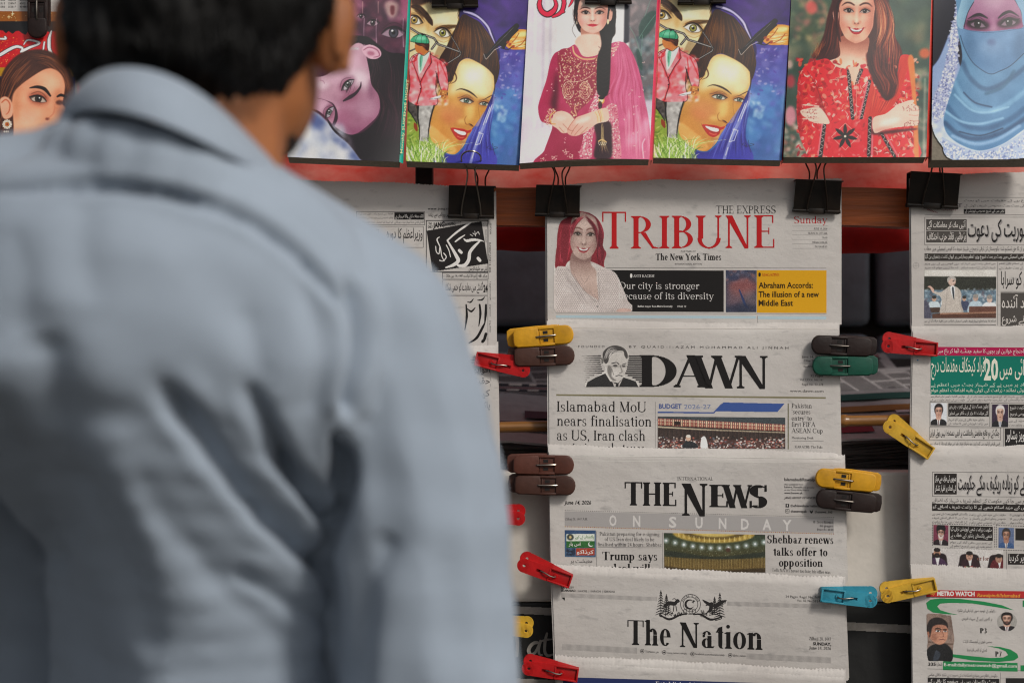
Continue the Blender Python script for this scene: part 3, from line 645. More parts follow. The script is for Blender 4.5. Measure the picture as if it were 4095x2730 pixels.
    hairp=[(1450,140),(1520,150),(1600,200),(1680,290),(1740,400),(1780,540),(1785,640),(1745,760),(1700,640),(1600,570),(1500,520),(1420,570),(1395,660),(1380,760),(1320,760),(1240,760),(1220,620),(1250,520),(1310,420),(1370,300)]
    c.poly(hairp,'3a2210'); c.setclip(hairp)
    c.hair([(1450,130),(1390,300),(1350,480),(1300,640)],[(1640,230),(1760,420),(1790,560),(1760,740)],230,7,['2c180a','6e4a20','8a622c','3a2210','5a3a18'],7,.55,10)
    c.ell(1480,330,60,90,'7e5826',30,.5,rot=-20); c.ell(1700,450,40,120,'2a180a',25,.6,rot=-15); c.clip=None
    # face
    face=[(1430,560),(1500,525),(1590,560),(1680,620),(1738,690),(1745,760),(1720,850),(1690,930),(1660,1010),(1625,1080),(1610,1130),(1560,1135),(1540,1170),(1500,1240),(1470,1300),(1420,1360),(1370,1385),(1290,1360),(1200,1290),(1160,1200),(1170,1060),(1210,960),(1240,840),(1300,760),(1360,720),(1390,650)]
    c.poly(face,'c89c5c',g=((1500,560),(1350,1300),'b88444')); c.setclip(face,2)
    c.poly([(1430,560),(1560,550),(1700,650),(1730,780),(1650,880),(1450,820),(1330,850),(1380,700)],'dccba0',25,.95)
    c.ell(1560,680,110,90,'e6dcc0',40,.9); c.ell(1690,720,40,110,'b9b08c',20,.5)
    c.ell(1360,1010,120,80,'c4845a',35,.6,rot=20); c.ell(1330,1070,80,50,'bc7048',26,.45,rot=30); c.ell(1230,900,60,80,'c2925c',25,.6)
    c.ell(1270,1180,60,120,'c98c48',30,.5,rot=-30); c.poly([(1160,1130),(1250,1180),(1400,1340),(1300,1380),(1150,1260)],'dfae70',6,.6)
    c.ell(1520,1000,40,90,'dcb878',20,.8,rot=8); c.ell(1460,1090,50,24,'d8b070',12,.7); c.ell(1480,1280,40,40,'c8a878',14,.8)
    c.ell(1590,1010,20,90,'b98a44',10,.6); c.ell(1640,1000,24,60,'b8843c',10,.7); c.clip=None
    c.stroke([(1608,900),(1600,980),(1612,1080),(1608,1125),(1570,1138)],[2,4,4,5,4],'9a6a30',2,.8)
    c.stroke([(1490,1040),(1475,1070),(1485,1110),(1510,1118),(1545,1135),(1572,1132)],[3,6,8,4,9,4],'8a5424',3,.75)
    c.stroke([(1512,1108),(1535,1120),(1550,1132)],[3,11,4],'2a140c',1,.9)
    c.stroke([(1395,812),(1440,798),(1500,815),(1550,845),(1588,880)],[2,9,16,14,3],'2c180c',1.5)
    c.stroke([(1640,898),(1690,870),(1724,852)],[3,8,4],'2c180c',2,.9)
    c.eye(1488,905,118,12,'5c7468',1,'2a160c',.27,'bcb8a8','8a5a3a',.55); c.eye(1650,932,92,10,'5c7468',1,'2a160c',.27,'bcb8a8','8a5a3a',.55)
    c.stroke([(1412,878),(1440,872),(1480,864),(1530,880)],4,'5a3020',2,.8)
    lip=[(1350,1148),(1420,1150),(1470,1158),(1500,1170),(1536,1160),(1525,1185),(1500,1198),(1490,1230),(1460,1255),(1430,1258),(1400,1240),(1372,1200)]
    c.poly(lip,'a82c1c'); c.poly([(1378,1160),(1430,1172),(1480,1185),(1484,1205),(1460,1212),(1420,1200),(1390,1180)],'f2ece0',1)
    c.stroke([(1350,1148),(1420,1150),(1470,1158),(1500,1170),(1536,1160)],4,'d86a50',1,.7)
    c.stroke([(1395,1185),(1430,1212),(1470,1222),(1488,1210)],5,'7a1810',2,.9); c.stroke([(1410,1222),(1440,1235),(1465,1232)],7,'d88070',3,.8)
    for i in range(5): c.stroke([(1402+i*18,1166+i*4),(1402+i*18,1190+i*4)],1.5,'b8a8a0',0,.7)
    c.stroke([(1345,1140),(1352,1160),(1380,1215)],4,'8a4a28',3,.6); c.ell(1450,1275,40,10,'8a5a34',8,.6)
    # curls
    for P in ([(1400,560),(1375,620),(1400,690),(1390,730),(1350,750)],[(1380,560),(1350,640),(1370,700),(1330,760)],[(1340,640),(1330,700),(1290,760),(1300,800)]):
        c.stroke(P,[8,12,10,3],'4a2a14',2,.9)
    c.hair([(1240,640),(1230,720),(1260,800)],[(1330,640),(1310,720),(1290,820)],40,4,['3a2210','7a5228'],8,.6,8)
    c.stroke([(1738,660),(1745,760),(1735,860),(1752,880)],[10,10,4,2],'3a2210',1)
    # blue drape lower right
    c.poly([(1730,850),(1700,900),(1670,970),(1640,1060),(1600,1130),(1545,1150),(1540,1200),(1490,1300),(1430,1370),(1370,1392),(1280,1372),(1200,1310),(1220,1490),(1740,1490),(1700,1250),(1705,1050),(1740,900)],'2e2468',2,g=((1550,1150),(1640,1400),'43429a'))
    c.setclip([(1560,1140),(1740,860),(1720,1490),(1200,1490),(1200,1330),(1380,1400)],smooth=False)
    c.hair([(1650,960),(1500,1250),(1400,1490)],[(1740,900),(1690,1200),(1720,1490)],110,9,['5a62b4','3a3a90','8a94cc','241c58','4a54a8'],9,.5,8); c.clip=None
    c.stroke([(1738,850),(1725,950),(1690,1020),(1650,1120),(1600,1240),(1560,1340),(1520,1490)],[10,26,22,28,24,26],'a4accc',6,.6)
    for P in ([(1700,960),(1640,1120)],[(1720,940),(1665,1100)],[(1610,1180),(1570,1300),(1610,1290),(1640,1200),(1600,1190)],[(1560,1350),(1540,1420)]): c.stroke(P,5,'dcdcea',1,.9,False)
    # glasses
    for P,w in (([(990,255),(1060,300),(1130,320),(1200,345),(1240,400),(1330,430),(1440,470)],15),([(1440,470),(1430,500),(1320,570),(1250,550),(1170,520)],12),([(1355,330),(1400,400),(1440,480)],8),([(1225,380),(1180,440)],14),([(985,460),(1030,440)],8)):
        c.stroke(P,w+5,'15100e',0,.95,False); c.stroke(P,w*.4,'b8b4b0',0,.9,False)
    c.poly([(1240,410),(1420,480),(1320,560),(1190,520)],'38200f',4,.35,False)
    # gun and hand
    c.poly([(1840,340),(1900,290),(1960,265),(2070,290),(2070,430),(1990,445),(1900,445),(1850,420),(1835,380)],'c48a3c',2)
    c.setclip([(1840,340),(1900,290),(1960,265),(2070,290),(2070,430),(1990,445),(1900,445),(1850,420)])
    c.hair([(1860,370),(1930,350),(2070,330)],[(1900,430),(1990,430),(2070,400)],40,14,['e8d09a','f0e4c0','8a4a1c','b46a28','d8a860'],11,.7,8); c.ell(1990,310,60,26,'ecd8a0',8,.8,rot=-10); c.stroke([(1960,300),(1930,350),(1900,380)],8,'8a4a1c',3,.8); c.stroke([(2020,350),(1980,400),(1930,425)],8,'8a4a1c',3,.8); c.clip=None
    c.stroke([(1660,520),(1740,425),(1800,370),(1940,235)],[20,30,58,46],'120e10',0,1,False); c.poly([(1650,480),(1690,490),(1665,530),(1640,505)],'140f10',smooth=False)
    c.poly([(1780,400),(1830,345),(1930,240),(1960,270),(1900,330),(1850,400),(1830,440),(1800,420)],'17110f',smooth=False)
    c.stroke([(1645,485),(1660,525),(1670,532),(1740,450),(1800,420)],4,'cfc6c0',0,.9,False); c.stroke([(1700,460),(1800,365),(1910,250)],3,'8a8688',0,.8,False); c.stroke([(1795,430),(1860,445),(1900,420)],8,'120e10')
    for p in ((1860,380),(1880,400),(1910,420)): c.ell(p[0],p[1],16,12,'8a3c18',3,.9,rot=-40)
    # man in the pink jacket
    c.poly([(1030,400),(1080,380),(1150,400),(1150,470),(1110,500),(1060,480),(1035,450)],'b87844'); c.poly([(1030,385),(1150,385),(1152,450),(1135,455),(1100,420),(1060,410)],'4a2616'); c.hair([(1060,395),(1110,420),(1140,460)],[(1100,390),(1140,410),(1152,440)],16,4,['1c0e08','7a4a34'],2,.8)
    c.poly([(1012,380),(985,370),(1010,335),(1060,310),(1120,315),(1152,360),(1152,392),(1080,388)],'4a9a78'); c.setclip([(1012,380),(985,370),(1010,335),(1060,310),(1120,315),(1152,360),(1152,392),(1080,388)]); c.ell(1080,345,50,18,'8ac8a8',6,.7); c.stroke([(1100,310),(1085,350),(1090,390)],3,'1c3a2c',0,.8);c.stroke([(1060,312),(1040,350),(1030,385)],3,'1c3a2c',0,.8);c.stroke([(1120,315),(1135,350),(1130,390)],3,'1c3a2c',0,.8); c.clip=None
    c.stroke([(988,374),(1040,384),(1100,390),(1152,392),(1150,355),(1115,315),(1060,310),(1010,335)],5,'12201a',0,.95); c.ell(1100,312,14,9,'12201a')
    jk=[(975,560),(1000,510),(1060,480),(1110,500),(1160,460),(1175,490),(1240,530),(1300,580),(1325,700),(1320,810),(1270,815),(1235,700),(1225,660),(1215,800),(1225,940),(1060,950),(1040,945),(970,905),(985,760),(978,660)]
    c.poly(jk,'d8848a'); c.setclip(jk)
    c.mottle([(970,470),(1330,470),(1330,950),(970,950)],['c8424a','f0c4c0','e8a4a0','b42c34','f4d8d0','cc5058'],120,26,12,.55,6,False)
    for P in ([(1060,490),(1020,560),(1050,680),(1090,790),(1060,870),(1040,945)],[(1170,480),(1165,590),(1130,640),(1075,760)],[(1230,560),(1240,700),(1215,760)],[(1255,560),(1290,640),(1320,720)],[(990,560),(1040,540),(1010,500)]): c.stroke(P,10,'b0242e',3,.7)
    c.clip=None
    c.poly([(1060,485),(1100,500),(1160,465),(1130,560),(1070,665),(1055,560)],'c8d4c8'); c.poly([(1075,500),(1100,505),(1095,560),(1080,640),(1068,560)],'7ab29a'); c.stroke([(1085,500),(1080,540),(1075,600)],4,'3a6a54')
    c.stroke(jk+[jk[0]],4.5,'1c0a0c',0,.9); c.stroke([(1165,470),(1180,560),(1150,600),(1125,640),(1075,740),(1085,790),(1050,930)],5,'2a0a10',0,.95,False); c.stroke([(1060,490),(1000,540),(1050,660),(1080,760)],4,'2a0a10',0,.9); c.ell(1079,797,7,7,'3a1014')
    c.stroke([(1215,640),(1232,720),(1215,800)],5,'2a0a10',0,.9)
    c.poly([(1265,812),(1318,815),(1320,850),(1300,885),(1262,880),(1250,850)],'b88048'); c.mottle([(1260,820),(1310,820),(1300,880),(1260,870)],['7a4420','e0b880'],14,8,3,.8,2)
    c.poly([(1155,890),(1200,870),(1262,855),(1262,872),(1200,896)],'e4e6ea',smooth=False); c.stroke([(1155,890),(1262,880)],3,'40383a'); c.ell(1318,842,5,16,'1c1414')
    # trousers
    c.poly([(970,905),(1035,945),(1052,1010),(1050,1110),(1000,1030),(968,975)],'5a5450',smooth=False); c.poly([(1060,950),(1200,945),(1165,1070),(1150,1280),(1070,1260),(1060,1120),(1055,1000)],'aaa8a4',smooth=False)
    c.mottle([(1062,955),(1190,955),(1150,1270),(1075,1250)],['dcdad4','84807c','c8c6c0','5c5856'],50,18,13,.5,6,False); c.mottle([(975,920),(1040,950),(1050,1100),(980,1000)],['2a2422','84807a','3a3430'],24,12,14,.6,4,False)
    for P in ([(970,905),(968,980),(1000,1030),(1050,1115)],[(1060,950),(1055,1050),(1068,1150),(1070,1260)],[(1200,945),(1170,1060),(1150,1180),(1145,1270)],[(1050,950),(1060,1080)]): c.stroke(P,[10,14,9,6],'18100e',1,.95)
    c.poly([(1020,1100),(1050,1125),(1050,1180),(1022,1150)],'8a4418')
    # grass
    c.hair([(1000,1480),(960,1380),(950,1250)],[(1300,1490),(1200,1340),(1100,1250)],260,7,['a8c470','d8e4b4','6c8c34','4a6a24','8aac4c','c2d48c'],15,.7,22)
    rs=np.random.RandomState(4)
    for i in range(90):
        x=960+rs.rand()*330; a=rs.randn()*.7+(.5 if x>1150 else -.2); L=60+rs.rand()*120; y=1480-rs.rand()*120
        c.stroke([(x,y),(x+a*L*.3,y-L*.6),(x+a*L,y-L*.9)],[7,5,1],['d4e2a8','8cac50','5c7c2c','f0f4dc','a4bc68'][i%5],0,.85)
    # signature
    for P in ([(1690,1310),(1675,1325),(1710,1335),(1700,1310)],[(1725,1285),(1730,1330),(1745,1390)],[(1700,1345),(1770,1325),(1740,1315)]): c.stroke(P,3,'141420',0,.9)
    return c

def cover_suspense():
    c=Canvas(-120,-90,1010,1490,.46,'5a2444')
    c.mottle([(-120,-90),(1010,-90),(1010,500),(-120,500)],['7a3050','a85c78','3c1a38','c48098','5c3c50','8c4c64'],160,50,1,.5,12,False)
    c.poly([(900,-90),(1000,-90),(990,200),(920,150)],'c05c84',14,.8)
    c.poly([(760,20),(880,30),(860,150),(780,140)],'d8b8a8',16,.7); c.poly([(810,60),(845,60),(840,130),(815,130)],'7a2434',6,.9)
    c.eye(545,150,80,8,'402838',1,'1c0c18',.4,'9a7488'); c.eye(650,210,110,4,'402838',1,'1c0c18',.4,'a88494','5a2444',.6)
    c.eye(835,300,210,4,'4a4a58',1,'2a1424',.36,'a8889a','5a2444',.7)
    for x in (575,685,925): c.stroke([(x,170),(x-4,300),(x+2,420)],[8,5,12],'c4a8b4',2,.6)
    for x in (700,560): c.stroke([(x,20),(x,120)],[10,6],'d8b0a0',2,.5)
    # hair
    hp=[(440,330),(600,330),(700,400),(800,470),(950,500),(960,700),(930,1460),(560,1440),(430,1300),(240,1140),(300,1120),(520,1200),(700,1050),(715,900),(640,780),(600,640),(600,540),(720,500),(700,430),(560,400),(470,420)]
    c.poly(hp,'200f1c',3); c.setclip(hp)
    c.hair([(560,400),(640,600),(620,760),(740,900),(700,1100),(560,1400)],[(900,480),(940,700),(930,900),(940,1100),(930,1250),(900,1460)],230,8,['4a2030','12080f','3a1a30','6a3444','28101e'],2,.5,12)
    c.ell(840,1150,90,120,'4a2038',40,.5); c.clip=None
    # face, upside down tilted
    fp=[(-120,560),(0,640),(180,690),(330,600),(470,410),(560,400),(590,500),(620,640),(640,760),(700,850),(715,950),(690,1040),(600,1130),(500,1200),(420,1200),(320,1140),(240,1060),(200,1020),(130,980),(-120,900)]
    c.poly(fp,'c896a8',2,g=((200,700),(600,1100),'a86484')); c.setclip(fp,2)
    c.ell(520,720,110,110,'dcc0cc',40,.9); c.ell(420,560,120,80,'d8a8bc',30,.8); c.ell(600,960,100,90,'c08ca4',30,.7); c.ell(380,1060,90,90,'ac5a80',35,.6); c.ell(250,960,90,60,'d8a4bc',25,.8)
    c.ell(460,850,110,50,'8a3a5c',25,.6,rot=-40); c.ell(200,760,60,40,'e4c4d0',20,.8); c.ell(320,700,60,60,'dcaac0',20,.6); c.ell(500,1180,120,40,'9a4a74',20,.6); c.ell(640,800,30,100,'8a5070',16,.5); c.clip=None
    c.poly([(555,440),(600,405),(660,410),(715,450),(725,500),(680,530),(620,525),(575,490)],'d8a0b4',2); c.stroke([(570,450),(620,425),(690,450),(710,500),(660,515)],[8,12,12,6],'a0486c',3,.8); c.ell(635,480,34,20,'a84c6c',6,.7,rot=10)
    c.eye(430,760,140,-47,'66706c',-1,'280c1c',.30,'b4a8b0','7a2c50',.5)
    c.stroke([(390,905),(450,870),(500,835),(540,780),(546,735)],[14,34,26,16,4],'38122c',3,.95)
    c.hair([(400,840),(430,770),(470,690)],[(440,850),(470,780),(490,700)],14,3,['200a18'],5,.7)
    c.eye(265,1005,120,-62,'66706c',-1,'280c1c',.28,'a89ca8','6a2444',.6)
    c.stroke([(300,1120),(322,1060),(320,990),(290,930),(240,905)],[26,32,20,8,3],'38122c',3,.95); c.stroke([(150,880),(230,900),(290,940)],4,'5a1c3c',2,.7)
    c.stroke([(180,720),(210,730),(218,750)],5,'a04c70',2,.7)
    for i in range(10): c.ell(450+i*8,445-((i*7)%20),8,8,'e4d4dc',0,.9); c.ell(450+i*8,445-((i*7)%20),3.5,3.5,'4a2038')
    # pillow
    pp=[(-120,920),(0,950),(130,1000),(220,1070),(300,1160),(430,1290),(530,1420),(560,1490),(-120,1490)]
    c.poly(pp,'c4cad4',4); c.setclip(pp,3); c.poly([(60,990),(180,1040),(330,1190),(480,1340),(560,1460),(440,1420),(280,1240),(120,1150)],'4a5c9a',22,.9)
    c.mottle([(-120,1100),(400,1100),(520,1480),(-120,1480)],['e4e2dc','d8d8dc','a0acc8','8a98c4','ece8e0'],70,60,6,.4,20,False); c.clip=None
    c.hair([(230,1050),(300,1160),(430,1250)],[(250,1080),(330,1200),(480,1330)],20,5,['200c20'],7,.8,5)
    m=c.a.mean(-1,keepdims=True); c.a=(m+(c.a-m)*.72)*.92; return c

def cover_pinkdress():
    c=Canvas(-10,-90,1290,1420,.44,'cfc8cc')        # crop scale 2.138 origin (2050,0)
    c.poly([(-10,-90),(1290,-90),(1290,1420),(-10,1420)],'c4bcc4',smooth=False,g=((100,700),(500,700),'dcd8d4'))
    c.poly([(130,-90),(260,-90),(240,1080),(60,1060)],'dccbd8',20,.7,False); c.poly([(180,1080),(330,1020),(330,1420),(60,1420),(90,1000)],'d8c8d4',20,.8,False)
    for x in (200,270,330,400,470,900): c.stroke([(x,-90),(x-10,500),(x-15,1080)],24,['b4acb8','e4e0dc'][x%3>0],12,.5)
    c.poly([(560,-90),(960,-90),(950,1000),(560,1000)],'dcd8d4',10,.7,False)
    c.poly([(960,-90),(1020,-90),(1000,360),(950,380)],'2c2c38',5,1,False)
    c.poly([(1000,-90),(1290,-90),(1290,900),(990,900)],'6e6a6c',8,1,False); c.mottle([(1000,0),(1270,0),(1260,400),(1000,400)],['8a7c7c','5c5458','a49494','7a6c6c'],60,30,3,.5,8,False)
    c.mottle([(1010,300),(1260,300),(1230,860),(1080,860)],['3c4c50','5c7078','2c3c44','7a8c90','94a0a0'],90,30,4,.5,8,False)
    for P in ([(1080,230),(1120,150),(1180,100),(1230,110),(1210,220),(1140,310),(1090,330)],[(1060,420),(1100,470),(1110,600),(1070,560)]): c.poly(P,'34504a',4,.9)
    for P in ([(1080,330),(1150,220),(1220,130)],[(1000,230),(1050,320),(1100,480)],[(1180,0),(1130,140)],[(1100,480),(1110,300)]): c.stroke(P,5,'6e8a80',2,.8)
    c.poly([(1120,860),(1290,850),(1290,1420),(1120,1420)],'c0b8c4',12,.9,False)
    # hair back
    c.poly([(560,-90),(840,-90),(880,60),(885,160),(860,280),(780,300),(600,290),(545,230),(520,120),(535,20)],'201418',2)
    c.poly([(590,230),(750,230),(760,380),(800,420),(720,500),(560,480),(520,400),(590,360)],'a87868',2,g=((690,290),(650,440),'d8b4a4')); c.stroke([(640,330),(650,420)],10,'b48474',8,.5); c.ell(600,440,80,24,'e0bcac',15,.7)
    # dupatta / dress
    body=[(390,440),(480,410),(540,385),(600,480),(700,480),(770,440),(830,380),(900,358),(960,370),(1010,430),(1060,540),(1100,680),(1130,850),(1160,1000),(1190,1250),(1200,1420),(240,1420),(270,1290),(310,1180),(340,1080),(300,1060),(240,1030),(218,920),(250,800),(290,680),(320,540),(350,470)]
    c.poly(body,'a03458',g=((300,700),(1150,700),'b85878')); c.setclip(body,1)
    c.poly([(380,600),(390,800),(380,950),(430,980),(330,920),(340,800)],'481428',18,.8)
    c.poly([(860,360),(960,370),(1060,540),(1130,850),(1200,1420),(900,1420),(800,1000),(880,700)],'c06a88',20,.75)
    c.hair([(900,380),(900,600),(830,800),(860,920)],[(1000,420),(1090,700),(1130,900),(1180,1400)],110,12,['a84468','cc7c98','b85478','d898ac','983454'],5,.3,14)
    c.hair([(960,900),(960,1100),(950,1400)],[(1150,900),(1180,1150),(1200,1400)],60,16,['d898a8','b45474','e0a8b4'],6,.3,14)
    c.poly([(340,1080),(560,1080),(640,1080),(600,1360),(250,1400)],'8c2848',20,.6); c.ell(470,1180,90,50,'a03858',30,.5)
    c.ell(270,700,30,200,'b84468',14,.5,rot=10); c.stroke([(1130,1190),(1110,1240),(1120,1350)],10,'f0d8dc',6,.6)
    c.ell(1020,1200,60,60,'dca0b0',30,.6); c.ell(1130,1100,30,90,'dcacbc',20,.6)
    c.clip=None
    # neckline
    c.poly([(530,370),(600,440),(680,470),(760,440),(760,380),(740,300),(590,300)],'d8b4a4',4)
    c.stroke([(515,400),(530,460),(600,505),(690,505),(745,480)],[10,14,14,10],'c8a07c',1,1); 
    rs=np.random.RandomState(3)
    def beads(poly,n,cols,r0,r1):
        P=np.array(poly,float); lo,hi=P.min(0),P.max(0); old=c.clip; c.setclip(poly)
        for i in range(n):
            q=lo+rs.rand(2)*(hi-lo); c.ell(q[0],q[1],r0+rs.rand()*r1,r0+rs.rand()*r1*.7,cols[rs.randint(len(cols))],0,.85,rs.rand()*180)
        c.clip=old
    yoke=[(390,450),(480,415),(520,480),(600,520),(690,515),(725,500),(725,760),(690,830),(620,900),(560,960),(540,1010),(490,990),(500,930),(440,850),(415,760),(390,640)]
    c.poly(yoke,'8a3448',2,.8); beads(yoke,800,['b89478','d8bc9c','9a5c50','e4d0b4','7a2c3c','c4a484'],3,5)
    for cx,f in ((470,1),(625,-1)):
        for r in (60,46,30,14):
            a=np.linspace(0,6.0,18); c.stroke(np.stack([cx+f*r*.8*np.cos(a)+f*6,775+r*1.25*np.sin(a)],1),4.5,['e0ccb0','7a3440','d4b898','c8a88c'][r%4],0,.9)
    c.stroke([(405,560),(420,640),(480,690),(540,700),(620,680),(700,620)],5,'e0ccb0',0,.8); c.stroke([(430,520),(520,580),(560,600),(640,560),(700,540)],4,'5a1c30',0,.8)
    c.stroke([(430,650),(540,860),(550,990)],5,'7a2c3c',0,.6)
    for P in ([(500,960),(545,990),(530,920),(560,900)],): c.stroke(P,8,'c49c7c')
    # shoulders trims + borders
    sh=[(835,420),(900,360),(915,385),(880,450),(855,500),(840,480)]; beads(sh,90,['e4c8b4','d8a494'],3,4)
    b1=[(720,780),(760,850),(720,940),(650,960),(690,850)]; b2=[(620,1090),(700,1080),(680,1200),(670,1350),(570,1350),(600,1200)]
    b3=[(800,910),(880,890),(900,960),(910,1100),(930,1350),(850,1350),(840,1150),(820,1020)]
    for b in (b1,b2,b3): c.poly(b,'c4808c',2,.9); beads(b,260,['ecd0c4','dca4a0','a03c5c','f0dcd0','b04868'],3,5)
    beads([(310,930),(370,950),(340,1080),(265,1050),(290,980)],150,['d8b08c','a04c54','ecd4b4'],3,4)
    for i in range(60):
        x=270+rs.rand()*860; y=480+rs.rand()*870
        if (x<400 and y>500) or x>900 or (y>1150 and x<600): 
            for d in range(4): c.ell(x+rs.randn()*5,y+rs.randn()*5,3.4,2.6,'e8c4bc',0,.8)
    for x,y in ((450,1300),(355,1350),(500,1340),(258,1360)):
        for d in range(16): c.ell(x+rs.randn()*13,y+rs.randn()*13,4,3.4,'ecccb8',0,.85)
    # braid
    c.poly([(740,200),(860,180),(880,280),(850,340),(840,450),(835,600),(825,760),(800,820),(745,820),(720,760),(725,500),(760,380)],'171012',3)
    for i in range(11): c.stroke([(735+i*1.5,400+i*40),(780,430+i*40),(830,400+i*40)],5,'3a2a2c',3,.6)
    c.ell(760,860,26,30,'c89c5c',1); c.ell(760,860,14,15,'ecd8b0'); c.ell(752,925,7,12,'ecd8c0'); c.ell(748,900,18,34,'140e10',2,.7)
    c.poly([(735,830),(790,820),(775,850),(745,850)],'171012')
    # tassel
    c.poly([(700,1050),(830,1040),(850,1180),(840,1350),(700,1350),(715,1180)],'2c2426',6,.85); c.hair([(760,1050),(760,1180),(715,1345)],[(775,1050),(775,1180),(840,1345)],70,4,['a48c64','141010','6c6050','c4ac84'],8,.8,4)
    c.stroke([(735,1210),(765,1195),(800,1215)],10,'ccac7c',1); 
    for i in range(9): c.ell(735+i*8,1225+(i%2)*14,4,4,'e8d8bc')
    # hands
    sk='dcb4a4'
    c.poly([(330,1060),(360,970),(420,950),(480,970),(520,1010),(545,1060),(500,1120),(430,1140),(380,1100)],sk,2); 
    c.poly([(810,930),(820,1030),(720,1060),(640,1120),(560,1160),(500,1160),(465,1130),(480,1080),(540,1010),(600,985),(700,950),(760,930)],sk,2,g=((700,980),(560,1150),'cf9e90'))
    c.ell(600,1030,70,22,'ecccc0',12,.8,rot=-20); c.ell(410,1010,40,26,'e8c8bc',10,.7)
    for P in ([(540,1010),(500,1060),(470,1110)],[(560,1060),(520,1110),(500,1150)],[(600,1080),(560,1120),(530,1158)],[(640,1090),(600,1130),(575,1155)],[(430,1060),(480,1110),(520,1120)],[(400,1090),(440,1135)]): c.stroke(P,5,'9c6458',2,.75)
    for i in range(5): c.stroke([(705+i*13,960-i*6),(725+i*12,1000),(730+i*11,1050-i*4)],4.5,['d8a45c','ecc890','b47c3c'][i%3],0,.95)
    c.stroke([(360,955),(318,1000),(330,1055),(365,1062)],8,'c49458'); c.stroke([(352,965),(326,1000),(338,1050)],3,'f0d8a8')
    # face
    c.poly([(545,90),(530,130),(545,185),(565,180)],'d4a494',2); c.poly([(835,80),(855,110),(845,170),(820,180)],'cc9c8c',2)
    c.ell(549,195,7,16,'e8dcc4',1); c.ell(815,190,9,20,'dccaa4',1); c.ell(815,170,5,5,'f0e0c0')
    c.front(684,130,144,153,'dcb0a0','a87468','f0d0c4','241618','c02c48',0,browcol='3a2420')
    c.poly([(555,60),(580,0),(640,-50),(700,-40),(780,-20),(830,60),(850,100),(870,0),(840,-90),(560,-90),(530,60),(540,150)],'201418',4)
    c.hair([(540,-60),(530,80),(545,200),(560,280)],[(600,-60),(560,60),(548,140),(570,240)],30,4,['0c0808','3a2a2c'],9,.8,4)
    c.stroke([(530,200),(510,260),(540,320)],3,'201418',1,.8)
    # title
    pink='e03452'
    for w,col in ((50,'1a0c10'),(34,pink)):
        c.stroke([(245,-30),(228,40),(250,100),(300,125),(350,95),(372,40),(350,-20)],[w*.6,w,w*1.1,w*1.2,w*.8,w*.5],col)
        c.stroke([(420,-40),(440,20),(425,90),(390,125),(345,145)],[w*.8,w*.9,w*.8,w*.5],col); c.stroke([(525,-40),(505,20),(480,60)],[w*.5,w*.5,w*.2],col)
        c.ell(430,104,w*.42,w*.3,col)
    return c

